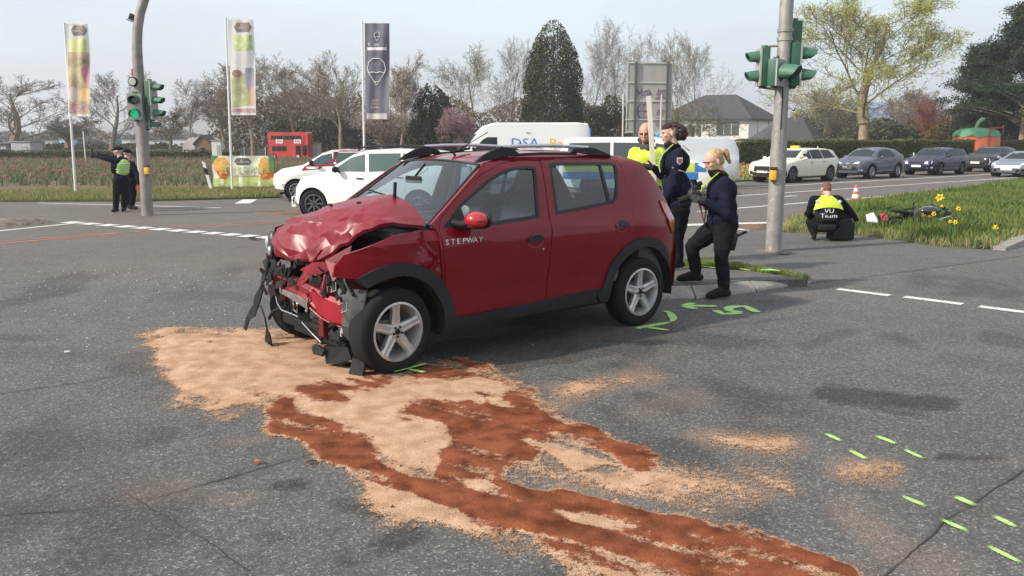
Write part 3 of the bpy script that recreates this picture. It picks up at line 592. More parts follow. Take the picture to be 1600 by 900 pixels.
bm = NB(); vs = [bm.verts.new((*p, .02)) for p in ((-2.5, 34), (5, 42), (40, 67), (140, 140), (140, 210), (-160, 210), (-160, 60))]; bm.faces.new(vs); tag(obj('meadow', bm, mat('far_meadow', (.075, .092, .038), .95, var=.3, scale=.12, sub=(.13, .12, .07))), kind='structure')
M_TUL = leafmat('tulip_heads', (.36, .08, .07), (.55, .30, .27), tr=.4, c2=(.68, .62, .46)); M_TL = leafmat('tulip_leaves', (.05, .085, .035), (.19, .22, .125), c2=(.32, .29, .19))
tw = [(-62, 30.8), (-7.2, 31.2), (-5, 36), (-4.5, 80), (-88, 80)]
rowd = lambda x, y: np.where(np.sin(y * 2 * PI / 1.6) > -.35, 1., .12) * np.clip(1.2 - (y - 31) / 60, .25, 1)
tonerow = lambda x, y: .5 + .5 * np.sin(np.floor(y / 1.6) * 2.3) * .7
blades('tulip_leaves', tw, 46000, .30, .028, M_TL, 53, lambda x, y: 0 * x + .06, None, rowd, tonef=lambda x, y: .3 + .5 * vnoise(x, y, 2.5, 47))
def heads(name, P, n, h, s, m, seed, dens, z0=.06, tonef=None):
    x, y = scatter(P, n, seed, dens); n = len(x); r = np.random.RandomState(seed); z = z0 + h * r.uniform(.7, 1.15, n); s = s * r.uniform(.7, 1.3, n); a = r.uniform(0, PI, n); ca, sa = np.cos(a), np.sin(a); o = np.zeros(n)
    V = np.stack([np.stack([x - ca * s, y - sa * s, z], 1), np.stack([x + ca * s, y + sa * s, z], 1), np.stack([x, y, z + 2.3 * s], 1), np.stack([x - sa * s, y + ca * s, z], 1), np.stack([x + sa * s, y - ca * s, z], 1), np.stack([x, y, z - s * .8], 1)], 1).reshape(-1, 3)
    b = np.arange(n)[:, None] * 6; F_ = np.concatenate([b + np.array([t]) for t in ((0, 3, 2), (3, 1, 2), (1, 4, 2), (4, 0, 2), (0, 5, 3), (3, 5, 1), (1, 5, 4), (4, 5, 0))]); t = (tonef(x, y) if tonef else .5) + r.uniform(-.25, .25, n)
    return tag(trimesh(name, V, F_, np.repeat(t, 6), m), kind='stuff')
cl = lambda x, y: rowd(x, y) * np.clip((vnoise(x * .35, y, 1.6, 48, 3) - .40) * 5, .05, 1)
heads('tulip_heads', tw, 6000, .30, .034, M_TUL, 54, cl, tonef=lambda x, y: .12 + .62 * vnoise(x * .3, y, 2.2, 49, 2))
# flower strip before the hedge on the right
HB = [gx(1145, 283), gx(1600, 257.5), gx(1900, 248)]
fs = [tuple(gx(*p)) for p in ((1100, 287), (1600, 259), (1900, 246), (1900, 243), (1600, 250.5), (1100, 262))]
bm = NB(); vs = [bm.verts.new((*p, .05)) for p in fs]; bm.faces.new(vs); tag(obj('flower_strip_soil', bm, mat('strip_turf', (.10, .12, .045), .95, var=.4, scale=1.5, sub=(.19, .17, .08))), kind='structure')
blades('grass', fs, 15000, .22, .03, M_GRASS, 55, lambda x, y: 0 * x + .05, tonef=lambda x, y: .5 + .4 * vnoise(x, y, 2, 70))
heads('flower_heads', fs, 2600, .24, .045, leafmat('strip_flowers', (.55, .08, .05), (.65, .45, .12), c2=(.8, .75, .4)), 56, None, .05, tonef=lambda x, y: .2 + .8 * vnoise(x, y, 1.5, 71, 2))
# ================================================================= FOLIAGE
M_BARK = mat('bark_grey_brown', (.20, .168, .138), .95, var=.3, scale=3); M_BARK2 = mat('bark_olive', (.18, .155, .095), .95, var=.3, scale=3); M_TRUNKL = mat('bark_pale', (.27, .225, .16), .9, var=.3, scale=5, bump=.5, bscale=14)
class Wood:
    def __init__(s, seed): s.V = []; s.F = []; s.tips = []; s.r = random.Random(seed)
    def seg(s, pts, rads, n):
        prev = None
        for i, p in enumerate(pts):
            d = (pts[min(i + 1, len(pts) - 1)] - pts[max(i - 1, 0)]); u, w, _ = frame_of(d); b = len(s.V)
            if rads[i] < .004 or (i == len(pts) - 1 and n == 3): s.V.append(tuple(p)); cur = (b,)
            else:
                for k in range(n): q = p + (u * math.cos(2 * PI * k / n) + w * math.sin(2 * PI * k / n)) * rads[i]; s.V.append(tuple(q))
                cur = tuple(range(b, b + n))
            if prev:
                if len(cur) == 1: s.F += [(prev[k], prev[(k + 1) % n], cur[0]) for k in range(n)]
                else: s.F += [(prev[k], prev[(k + 1) % n], cur[(k + 1) % n], cur[k]) for k in range(n)]
            prev = cur
    def grow(s, p, d, L, r, lev, P):
        R_ = s.r; ns = 4 if lev <= 1 else 3 if lev == 2 else 2; pts = [p.copy()]; dd = d.copy(); jit = P.get('jit', .16)
        for i in range(ns):
            dd = (dd + Vector((R_.gauss(0, jit), R_.gauss(0, jit), R_.gauss(0, jit) + P['up'] * (1 if lev < 4 else .3) - P.get('droop', 0) * (lev >= 2)))).normalized(); pts.append(pts[-1] + dd * L / ns)
        re = r * (.22 if lev == 0 else .42); rads = [r + (re - r) * i / ns for i in range(ns + 1)]; s.seg(pts, rads, 7 if lev == 0 else 5 if lev == 1 else 3)
        if lev >= P['lev']: s.tips.append((pts[-1], dd)); return
        nc = P['n'][lev]; ph = R_.uniform(0, 6.28)
        for k in range(nc):
            t = P['t0'][lev] + (1 - P['t0'][lev]) * (k + R_.random() * .8) / nc; t = min(t, .999) * ns; i = min(int(t), ns - 1); q = pts[i].lerp(pts[i + 1], t - i); ax = (pts[i + 1] - pts[i]).normalized()
            u, w, _ = frame_of(ax); ph += 2.4 + R_.uniform(-.5, .5); an = R(R_.uniform(*P['ang'][lev])); nd = (ax * math.cos(an) + (u * math.cos(ph) + w * math.sin(ph)) * math.sin(an)).normalized()
            fr = t / ns; s.grow(q, nd, L * P['len'][lev] * R_.uniform(.7, 1.15) * (1.15 - .45 * fr), max(rads[i] * (.28 if lev == 0 else P.get('rr', .55)) * R_.uniform(.75, 1.1), P['rmin'] * (1.25 - .1 * lev)), lev + 1, P)
BASE = dict(up=.085, lev=5, n=[11, 7, 5, 4, 3], t0=[.10, .18, .15, .12, .1], ang=[(24, 52), (22, 45), (22, 48), (25, 55), (25, 60)], len=[.66, .58, .58, .56, .55], rmin=.012, jit=.11)
def crown_quads(pts, size, seed, name, m, parent, tonef=None, flat_=.0):
    """leaf-sized faces at given points"""
    r = np.random.RandomState(seed); P = np.array(pts); n = len(P); a = r.normal(size=(n, 3)); a /= np.linalg.norm(a, axis=1)[:, None]; b = np.cross(a, r.normal(size=(n, 3))); b /= np.linalg.norm(b, axis=1)[:, None] + 1e-9
    s = size * r.uniform(.5, 1.4, (n, 1)); V = np.stack([P - a * s, P - b * s * .55, P + a * s, P + b * s * .55], 1).reshape(-1, 3); F_ = np.arange(4 * n).reshape(-1, 4); t = (tonef(P) if tonef else .5) + r.uniform(-.28, .28, n)
    return trimesh(name, V, F_, np.repeat(t, 4), m, parent)
def bare_tree(label, px, D, top, spread, seed, tr=.22, bark=None, P=None, group=None, cat='tree', leaves=None, lean=0, name='bare_tree', z0=0):
    """top: picture row of the crown top; spread: wanted crown width in m"""
    x = (px - 800) / FPX * (D * _c + CAM_H * _s); H = CAM_H + (HORIZON - top) / FPX * D - z0; PP = dict(BASE); PP.update(P or {})
    w = Wood(seed); t = thing(name, label, cat, (x, D, z0), 0, group); first = PP.get('first', .22)
    w.seg([Vector((0, 0, 0)), Vector((lean * .3, 0, H * first * .5)), Vector((lean, 0, H * first))], [tr * 1.25, tr, tr * .88], 9); k0 = len(w.V), len(w.F)
    w.grow(Vector((lean, 0, H * first)), Vector((0, 0, 1)), H * .62, tr * .86, 0, PP)
    V = np.array(w.V); Vc = V[k0[0]:]; zt = Vc[:, 2].max(); r_ = np.percentile(np.abs(Vc[:, 0] - lean), 96); zb = H * first
    sz = (H - zb) / (zt - zb); sx_ = (spread / 2) / r_; Vc[:, 2] = zb + (Vc[:, 2] - zb) * sz; Vc[:, 0] = lean + (Vc[:, 0] - lean) * sx_; Vc[:, 1] *= sx_; V[k0[0]:] = Vc
    bk = bark or M_BARK; raw('trunk', [tuple(v) for v in V[:k0[0]]], w.F[:k0[1]], PP.get('trunkmat', bk), t, True)
    raw('crown', [tuple(v) for v in Vc], [tuple(i - k0[0] for i in f) for f in w.F[k0[1]:]], bk, t)
    if leaves:
        T = [(lean + (p.x - lean) * sx_, p.y * sx_, zb + (p.z - zb) * sz) for p, d in w.tips]; R_ = random.Random(seed + 5); n_, size, m, sprd = leaves
        pts = []
        while len(pts) < n_:
            q = T[R_.randrange(len(T))]
            if noise.noise(Vector(q) * .45) > PP.get('gap', -.25): pts.append(tuple(q[i] + R_.gauss(0, sprd) for i in range(3)))
        crown_quads(pts, size, seed, 'leaves', m, t, lambda Q: .5 + .4 * (vnoise(Q[:, 0] + Q[:, 1] * .7, Q[:, 2], 1.3, seed) - .5) * 2)['kind'] = 'stuff'
    return t
gfar = 'bare trees along the far edge of the field'
bare_tree('wide bare tree at the far left standing behind the low green hedge', 23, 96, 106, 11.5, 1, .34, group=gfar, P=dict(first=.16, t0=[.0, .2, .2, .15, .1], ang=[(28, 62), (20, 45), (20, 45), (25, 55), (25, 60)], rmin=.02))
bare_tree('pollarded bare tree with sprawling low limbs behind the two officers at left', 177, 84, 112, 7.2, 2, .30, group=gfar, P=dict(first=.13, n=[14, 6, 5, 4, 3], t0=[.0, .25, .2, .15, .1], ang=[(40, 80), (20, 45), (20, 45), (25, 60), (25, 60)], up=.17, rmin=.016))
bare_tree('slender upright bare tree left of the domed greenhouse', 299, 92, 120, 5.4, 3, .2, group=gfar, P=dict(first=.25, ang=[(25, 45)] * 5, rmin=.018))
bare_tree('small olive-tinged tree left of the slender bare tree', 268, 98, 168, 5.0, 4, .18, M_BARK2, group=gfar, P=dict(first=.25, rmin=.024))
bare_tree('small dark spreading bare tree behind the leftmost flag', 108, 105, 185, 7, 41, .18, group=gfar, P=dict(first=.2, rmin=.022))
M_BRB = mat('bark_warm_brown', (.22, .18, .13), .95, var=.3, scale=3)
gb = 'brown bare trees behind the red bus'
for i, (px, D, top, sp, lb) in enumerate(((352, 95, 128, 5.5, 'low brown bare tree behind the middle flag'), (396, 84, 92, 6.6, 'brown bare tree just left of the red bus with a forked trunk'), (462, 88, 86, 7.2, 'tall brown bare tree directly behind the red bus'), (533, 82, 84, 7.0, 'brown bare tree with straight trunk between the bus and the dark flag'), (500, 100, 92, 7, 'bare brown tree in the second row right of the bus'))):
    bare_tree(lb, px, D, top, sp, 10 + i, .2, M_BRB, group=gb, P=dict(first=.20, n=[12, 7, 6, 4, 3], rmin=.018))
M_BLOS = leafmat('blossom_white', (.30, .25, .19), (.50, .43, .36), tr=.3); M_PINK = leafmat('blossom_pink', (.30, .15, .18), (.50, .32, .36), tr=.3)
bare_tree('tall tree dusted with pale blossom just right of the dark flag', 628, 74, 86, 4.2, 20, .16, P=dict(first=.15, ang=[(15, 38)] * 5, rmin=.014), leaves=(9000, .055, M_BLOS, .12), name='blossom_tree')
bare_tree('low pale-blossomed shrub under the dark flag', 596, 66, 172, 3.4, 21, .1, P=dict(first=.05, rmin=.012), leaves=(8000, .05, M_BLOS, .14), name='blossom_shrub', cat='shrub')
bare_tree('small pink blossom tree behind the cab of the white van', 716, 70, 172, 2.6, 22, .1, P=dict(first=.1, rmin=.012), leaves=(6000, .055, M_PINK, .12), name='blossom_tree')
gm = 'tall bare trees behind the white van and the sign'
for i, (px, D, top, sp, lb) in enumerate(((742, 80, 70, 7.6, 'spreading bare tree above the cab of the white van'), (797, 84, 62, 6.2, 'bare tree directly left of the dark conifer'), (924, 86, 36, 6.4, 'tall bare tree just right of the dark conifer'), (968, 92, 50, 6.0, 'bare tree left of the back of the road sign'), (1002, 94, 46, 6.2, 'bare tree rising behind the road sign panel'),
      (1056, 78, 56, 6.4, 'bare tree right of the road sign with drooping low boughs'), (1092, 88, 52, 6.6, 'airy bare tree left of the white house roof'))):
    bare_tree(lb, px, D, top, sp, 30 + i, .17, M_BARK2 if i in (0, 5) else M_BARK, group=gm, P=dict(first=.16, n=[11, 7, 5, 4, 3], rmin=.013, trunkmat=M_TRUNKL if i == 5 else M_BARK2))
bare_tree('low bare willow-like shrub in front of the white house', 1085, 84, 158, 8.5, 38, .12, M_BARK2, P=dict(first=.04, ang=[(45, 80)] * 5, rmin=.012, droop=.03), name='willow_shrub', cat='shrub')
# budding maple
M_BUD = leafmat('budding_leaves', (.33, .36, .085), (.58, .57, .20), tr=.45)
bare_tree('large maple with fresh yellow-green buds behind the grey crossover car', 1345, 62, -4, 10.2, 60, .34, M_BARK2, name='budding_maple', leaves=(26000, .062, M_BUD, .16), P=dict(first=.24, n=[13, 7, 5, 4, 3], t0=[.0, .2, .2, .15, .1], ang=[(30, 66), (22, 45), (25, 50), (25, 60), (25, 60)], rmin=.016, up=.10, trunkmat=M_TRUNKL, gap=-.2))
gr_ = 'bushy trees behind the garage roof'
for i, (px, D, top, sp, lb) in enumerate(((1282, 108, 128, 10, 'olive bushy bare tree behind the dark garage roof'), (1322, 100, 150, 8, 'olive shrub-like tree left of the maple trunk'), (1408, 104, 140, 8, 'hazy brown bare tree right of the maple trunk'), (1440, 98, 152, 6, 'thin bare tree left of the reddish tree'))):
    bare_tree(lb, px, D, top, sp, 70 + i, .14, M_BARK2 if i < 2 else M_BARK, group=gr_, P=dict(first=.08, n=[11, 7, 6, 4, 3], rmin=.02))
bare_tree('reddish-budded slim tree with pale trunk left of the dark pine', 1461, 84, 150, 4.2, 80, .12, mat('bark_reddish', (.22, .085, .06), .95), P=dict(first=.12, rmin=.016, trunkmat=M_TRUNKL), leaves=(3500, .05, leafmat('red_buds', (.22, .07, .06), (.34, .12, .10)), .1), name='reddish_tree')
# evergreen volumes
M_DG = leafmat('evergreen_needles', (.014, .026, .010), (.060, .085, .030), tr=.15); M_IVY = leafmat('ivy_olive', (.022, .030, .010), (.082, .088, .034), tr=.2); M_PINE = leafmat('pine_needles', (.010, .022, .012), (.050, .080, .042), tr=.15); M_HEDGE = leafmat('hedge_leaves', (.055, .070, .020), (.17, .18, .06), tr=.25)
def clumpy(fn, n, seed, s=1.1, th=.42):
    """points inside fn(x,y,z)->signed 0..1 with clumps and gaps"""
    r = np.random.RandomState(seed); out = []
    lo, hi, f = fn; got = np.zeros((0, 3))
    for _ in range(80):
        Q = r.uniform(lo, hi, (n * 3, 3)); k = f(Q); c_ = vnoise(Q[:, 0] + Q[:, 1] * .73, Q[:, 2] + Q[:, 1] * .41, s, seed + 3, 4); Q = Q[(k > 0) & (c_ * (.6 + .6 * np.clip(k, 0, 1)) > th * r.uniform(.75, 1.1, len(k)))]; got = np.r_[got, Q]
        if len(got) > n: break
    return got[:n]
def conifer(label, px, D, top, width, seed, m, n=26000, size=.13, shape=.62, name='conifer', cat='tree', base=.0, trunkr=.25, bark=None, group=None, prof=None):
    x = (px - 800) / FPX * (D * _c + CAM_H * _s); H = CAM_H + (HORIZON - top) / FPX * D; t = thing(name, label, cat, (x, D, 0), 0, group)
    bm = NB(); tube(bm, [(0, 0, 0), (.05, 0, H * .5), (0, 0, H * .93)], trunkr, 8, lambda q: trunkr * (1 - .85 * q)); obj('trunk', bm, bark or M_BARK, t, True); P_ = prof or [(0, .75), (.2, 1), (.45, .95), (.7, .68), (.88, .36), (1, .04)]
    zz, ww = zip(*P_)
    def f(Q):
        h = (Q[:, 2] - base) / (H - base); rr = np.interp(h, zz, ww) * width / 2; rr *= .86 + .30 * vnoise(np.arctan2(Q[:, 1], Q[:, 0]) * 2 + 20, Q[:, 2], .9, seed + 9, 3); return np.where(np.hypot(Q[:, 0], Q[:, 1]) < rr, np.hypot(Q[:, 0], Q[:, 1]) / (rr + 1e-6), -1) * (h < 1) * (h > 0) * (np.hypot(Q[:, 0], Q[:, 1]) > rr * .45)
    pts = clumpy(((-width * .6, -width * .6, base), (width * .6, width * .6, H), f), n, seed)
    crown_quads(pts, size, seed, 'crown', m, t, lambda Q: .1 + .85 * vnoise(Q[:, 0] + Q[:, 1], Q[:, 2], .8, seed + 1, 3)); return t
conifer('tall dark ivy-green conifer, pointed, standing behind the white van', 863, 80, 41, 5.7, 101, M_IVY, 46000, .095, prof=[(0, .95), (.3, 1), (.55, .98), (.72, .84), (.86, .60), (.95, .36), (1, .12)])
conifer('dark evergreen tree right of the blossom tree', 676, 76, 132, 4.2, 102, M_DG, 13000, .12, prof=[(0, .9), (.4, 1), (.8, .75), (1, .15)], cat='tree', name='evergreen_tree')
conifer('low dark evergreen bush right of the evergreen tree', 705, 80, 175, 3.4, 112, M_DG, 6000, .12, prof=[(0, .9), (.4, 1), (.8, .75), (1, .2)], cat='bush', name='evergreen_bush')
# scotch-pine like crowns: limbs with needle clumps
def pine(label, px, D, top, width, seed, base, trunkx=0, nclump=90, group=None):
    x = (px - 800) / FPX * (D * _c + CAM_H * _s); H = CAM_H + (HORIZON - top) / FPX * D; t = thing('pine_tree', label, 'tree', (x, D, 0), 0, group); r = random.Random(seed); bm = NB()
    tube(bm, [(0, 0, 0), (trunkx * .4, 0, H * .35), (trunkx, 0, H * .9)], .3, 8, lambda q: .30 * (1 - .8 * q)); lm = NB(); C = []
    for k in range(nclump):
        h = base + (H - base) * (k + r.random()) / nclump; fr = (h - base) / (H - base); rr = width / 2 * (1 - .72 * fr ** 1.3) * (.5 + .65 * r.random()); a = r.uniform(0, 2 * PI); tx = trunkx * min(1, h / H)
        c_ = Vector((tx + math.cos(a) * rr, math.sin(a) * rr, h + rr * .10)); tube(lm, [(tx, 0, h - .35 - rr * .12), (tx + math.cos(a) * rr * .5, math.sin(a) * rr * .5, h - .1), tuple(c_)], .05, 4, lambda q: .07 * (1 - .7 * q)); C.append(c_)
        for j in range(2): C.append(c_ + Vector((r.gauss(0, .5), r.gauss(0, .5), r.gauss(0, .25))) - Vector((math.cos(a), math.sin(a), 0)) * r.random() * rr * .5)
    obj('trunk', bm, M_TRUNKL, t, True); obj('limbs', lm, M_TRUNKL, t); R_ = np.random.RandomState(seed); pts = np.concatenate([R_.normal(size=(250, 3)) * np.array([.40, .40, .17]) + np.array(c_) for c_ in C])
    crown_quads(pts, .085, seed, 'crown', M_PINE, t, lambda Q: .05 + .9 * vnoise(Q[:, 0] + Q[:, 1], Q[:, 2], .6, seed, 3)); return t
pine('tall dark pine at the right edge, its crown leaving the frame', 1592, 70, 24, 10.5, 120, 3.2, .2, 88)
pine('dark pine with a lower crown left of the tallest pine', 1538, 74, 84, 6.6, 121, 2.2, -.3, 80)
conifer('rust-tinged loose conifer left of the dark pines', 1480, 82, 172, 4.6, 122, leafmat('rusty_needles', (.06, .045, .018), (.20, .15, .06)), 6500, .11, cat='tree')
def massing(name, x0, x1, D, topf, m, n, seed, size=.2, depth=5, kind='stuff', s=2.0, th=.36, bot=0., label=None):
    xa, xb = (x0 - 800) / FPX * D, (x1 - 800) / FPX * D; Hm = CAM_H + (HORIZON - min(topf(x0 + (x1 - x0) * k / 20) for k in range(21))) / FPX * D
    def f(Q):
        px = Q[:, 0] / D * FPX + 800; tp = CAM_H + (HORIZON - np.array([topf(p) for p in px])) / FPX * D; tp = tp * (.80 + .4 * vnoise(Q[:, 0], Q[:, 1], 2.2, seed, 4)); return np.where(Q[:, 2] < tp, .8, -1)
    pts = clumpy(((xa, D, bot), (xb, D + depth, Hm * 1.2), f), n, seed, s, th)
    return tag(crown_quads(pts, size, seed, name, m, None, lambda Q: .15 + .8 * vnoise(Q[:, 0], Q[:, 2], 1.4, seed + 1, 3)), kind=kind)
M_THK = leafmat('thicket_twigs', (.115, .098, .070), (.25, .21, .15), tr=.1); M_THG = leafmat('thicket_green', (.032, .040, .018), (.10, .105, .05), tr=.15); M_FARW = leafmat('far_wood', (.13, .125, .115), (.22, .21, .185), tr=.1)
massing('thicket', 330, 560, 104, lambda p: 150 + 10 * math.sin(p * .05), M_THK, 15000, 201, .22, 8)
massing('thicket', 425, 720, 92, lambda p: 186 + 8 * math.sin(p * .07), M_THG, 17000, 202, .19, 6)
massing('thicket', 700, 1000, 96, lambda p: 168 + 10 * math.sin(p * .06), M_THK, 15000, 203, .18, 6)
massing('thicket', 900, 985, 84, lambda p: 160 + 9 * math.sin(p * .11), leafmat('thicket_olive', (.06, .055, .022), (.17, .15, .07)), 6500, 204, .15, 4)
massing('thicket', 1245, 1345, 112, lambda p: 176 + 8 * math.sin(p * .09), M_THG, 6000, 205, .2, 6)
massing('thicket', 1335, 1500, 92, lambda p: 196 + 8 * math.sin(p * .09), M_THG, 9000, 206, .2, 5)
massing('thicket', 1470, 1680, 84, lambda p: 186 + 8 * math.sin(p * .09), leafmat('dark_thicket', (.010, .016, .008), (.045, .055, .028)), 9500, 207, .2, 5)
massing('far_wood', -60, 340, 190, lambda p: 209 + 4 * math.sin(p * .045), M_FARW, 20000, 208, .42, 20)
massing('bushes', -60, 345, 118, lambda p: 226 + 2.5 * math.sin(p * .12), M_THG, 12000, 209, .2, 6)
# hedges
M_HEDGE2 = leafmat('hedge_leaves_fresh', (.05, .075, .02), (.14, .18, .055), tr=.2)
def hedge(label, a, b, h, d, n, seed, m=M_HEDGE, size=.075):
    a, b = Vector(a), Vector(b); L = (b - a).length; t = thing('hedge', label, 'hedge', (a.x, a.y, 0), math.atan2(b.y - a.y, b.x - a.x))
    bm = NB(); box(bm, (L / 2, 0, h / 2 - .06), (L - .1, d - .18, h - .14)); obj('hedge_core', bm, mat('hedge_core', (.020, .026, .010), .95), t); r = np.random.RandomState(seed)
    k = r.rand(n); x = r.uniform(0, L, n); fz = np.where(k < .7, r.uniform(0, h, n), h + r.normal(0, .03, n)); y = np.where(k < .7, -d / 2 + np.abs(r.normal(0, .06, n)) - .02, r.uniform(-d / 2, d / 2, n)); fz = fz * (1 + .03 * np.sin(x * .9)); y += .05 * np.sin(x * 2.1) * (k < .7)
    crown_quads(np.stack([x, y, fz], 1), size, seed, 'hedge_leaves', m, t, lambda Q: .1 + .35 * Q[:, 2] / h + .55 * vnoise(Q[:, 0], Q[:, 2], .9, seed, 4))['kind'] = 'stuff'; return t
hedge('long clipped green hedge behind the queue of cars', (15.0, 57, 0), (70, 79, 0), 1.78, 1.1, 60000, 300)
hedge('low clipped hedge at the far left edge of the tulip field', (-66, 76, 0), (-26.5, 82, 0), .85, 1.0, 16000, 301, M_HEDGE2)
# hill and far fields
bm = NB(); prof_ = [(-900, 10), (-700, 40), (-560, 34), (-430, 58), (-340, 92), (-250, 68), (-120, 30), (60, 12), (300, 8), (700, 5), (1400, 4)]
A = [bm.verts.new((x * 1.6, 1500 + 100 * math.sin(x * .01), -2)) for x, _ in prof_]; Bv = [bm.verts.new((x * 1.6, 1620, h * .75)) for x, h in prof_]; Cv = [bm.verts.new((x * 1.6, 2100, -2)) for x, h in prof_]
for i in range(len(A) - 1): bm.faces.new((A[i], A[i + 1], Bv[i + 1], Bv[i])); bm.faces.new((Bv[i], Bv[i + 1], Cv[i + 1], Cv[i]))
bmesh.ops.subdivide_edges(bm, edges=bm.edges[:], cuts=5, use_grid_fill=True)
for v in bm.verts: v.co.z += 9 * noise.noise(v.co * .012)
tag(obj('hills', bm, mat('wooded_hill', (.10, .105, .10), .95, var=.25, scale=.02, sub=(.145, .14, .13)), smooth=True), kind='structure')
# ================================================================= VEHICLES
M_TYRE = mat('tyre_rubber', (.016, .016, .017), .9, var=.2, scale=20, spec=.2); M_ALLOY = mat('alloy_silver', (.50, .50, .51), .35, metal=.7); M_ALLOYD = mat('alloy_dark_grey', (.16, .16, .17), .35, metal=.6)
M_BLK = mat('black_plastic', (.013, .014, .015), .6, bump=.1, bscale=120, spec=.25); M_GLASSD = mat('car_glass_dark', (.018, .024, .027), .12, spec=.25); M_CHROME = mat('chrome_trim', (.6, .6, .6), .15, metal=1.); M_LAMP = mat('headlamp_clear', (.80, .82, .84), .15, coat=1); M_TAIL = mat('tail_lamp_red', (.35, .012, .015), .12, coat=1)
M_PLATE = mat('number_plate', (.72, .72, .70), .5); M_WELL = mat('wheel_well', (.008, .008, .008), .95)
def paint(name, c, metal=.12, rough=.40): return mat('paint_' + name, c, rough, metal=metal, coat=.7, spec=.35)
WM = {}
def wheel_meshes(r, w, n, style, rr):
    k = (r, w, n, style, rr)
    if k in WM: return WM[k]
    t = NB(); lathe(t, [(rr, -w / 2 + .01), (rr + .02, -w / 2 - .002), (r - .045, -w / 2 - .004), (r - .012, -w / 2 + .012), (r, -w / 2 + .035), (r, w / 2 - .035), (r - .012, w / 2 - .012), (r - .045, w / 2 + .004), (rr + .02, w / 2 + .002), (rr, w / 2 - .01)], 40, 'y', close=True)
    g = NB(); lathe(g, [(rr + .004, w / 2 - .002), (rr - .012, w / 2 + .002), (rr - .02, w / 2 - .02), (rr - .035, w / 2 - .07), (rr - .05, -w / 2 + .03)], 40, 'y')
    lathe(g, [(.001, w / 2 - .015), (.05, w / 2 - .017), (.062, w / 2 - .03), (.066, w / 2 - .07)], 24, 'y')
    for i in range(n):
        a = 2 * PI * i / n + PI / 2; ca, sa = math.cos(a), math.sin(a)
        def P(rad, t_, y): return (ca * rad - sa * t_, y, sa * rad + ca * t_)
        if style == 'wide': rows = [(.045, .040, w / 2 - .018, .018), (.10, .037, w / 2 - .016, .013), (rr - .07, .032, w / 2 - .012, .014), (rr - .012, .040, w / 2 - .006, .020)]
        else: rows = [(.04, .022, w / 2 - .02, .01), (rr * .5, .016, w / 2 - .014, .008), (rr - .012, .020, w / 2 - .01, .01)]
        prev = None
        for rad, hw_, y, bv in rows:
            ring = [g.verts.new(P(rad, -hw_, y - .05)), g.verts.new(P(rad, -hw_, y - bv)), g.verts.new(P(rad, -hw_ * .55, y)), g.verts.new(P(rad, 0, y - (.006 if style == 'wide' else 0))), g.verts.new(P(rad, hw_ * .55, y)), g.verts.new(P(rad, hw_, y - bv)), g.verts.new(P(rad, hw_, y - .05))]
            if prev: [g.faces.new((prev[q], prev[q + 1], ring[q + 1], ring[q])) for q in range(6)]
            prev = ring
    out = []
    for bm in (t, g): me = bpy.data.meshes.new('wheel_part'); bmesh.ops.recalc_face_normals(bm, faces=bm.faces[:]); bm.to_mesh(me); bm.free(); me.polygons.foreach_set('use_smooth', [True] * len(me.polygons)); me.set_sharp_from_angle(angle=R(38)); out.append(me)
    d = NB(); lathe(d, [(.001, -.02), (.13, -.02), (.13, .0), (.001, .0)], 28, 'y'); box(d, (.09, .02, .05), (.08, .05, .09)); me = bpy.data.meshes.new('brake'); d.to_mesh(me); d.free(); out.append(me)
    bt = NB()
    for i in range(5): a = 2 * PI * i / 5 + PI / 2 + PI / 5; cone(bt, (.038 * math.cos(a), w / 2 - .02, .038 * math.sin(a)), (.038 * math.cos(a), w / 2 - .008, .038 * math.sin(a)), .009, n=8)
    lathe(bt, [(.001, w / 2 - .009), (.022, w / 2 - .011), (.025, w / 2 - .02)], 16, 'y'); me = bpy.data.meshes.new('bolts'); bt.to_mesh(me); bt.free(); out.append(me)
    for me, m in zip(out, (M_TYRE, None, mat('brake_disc', (.12, .11, .10), .5, metal=.5), M_BLK)):
        if m: me.materials.append(m)
    WM[k] = out; return out
def wheel(parent, x, y, r, w=.205, n=5, style='thin', rr=None, rim=None, steer=0, tilt=0):
    rr = rr or r * .66; ms = wheel_meshes(r, w, n, style, rr); h = bpy.data.objects.new('wheel', ms[0]); COL.objects.link(h); h.parent = parent
    h.location = (x, y, r); h.rotation_euler = (tilt, 0, (0 if y > 0 else PI) + steer)
    g = bpy.data.objects.new('rim', ms[1]); COL.objects.link(g); g.parent = h
    if not ms[1].materials: ms[1].materials.append(rim or M_ALLOY)
    elif rim and ms[1].materials[0] != rim: g.data = ms[1].copy(); g.data.materials[0] = rim
    for nm, me in (('brake_disc', ms[2]), ('wheel_bolts', ms[3])): q = bpy.data.objects.new(nm, me); COL.objects.link(q); q.parent = h
    return h
def bool_cut(bm, cutter):
    A = bpy.data.meshes.new('a'); bm.to_mesh(A); bm.free(); B = bpy.data.meshes.new('b'); bmesh.ops.recalc_face_normals(cutter, faces=cutter.faces[:]); cutter.to_mesh(B); cutter.free()
    a = bpy.data.objects.new('a', A); b = bpy.data.objects.new('b', B); COL.objects.link(a); COL.objects.link(b); md = a.modifiers.new('c', 'BOOLEAN'); md.operation = 'DIFFERENCE'; md.object = b; md.solver = 'EXACT'
    me = bpy.data.meshes.new_from_object(a.evaluated_get(bpy.context.evaluated_depsgraph_get())); r = bmesh.new(); r.from_mesh(me)
    for o in (a, b): bpy.data.objects.remove(o)
    for m_ in (A, B, me): bpy.data.meshes.remove(m_)
    return r
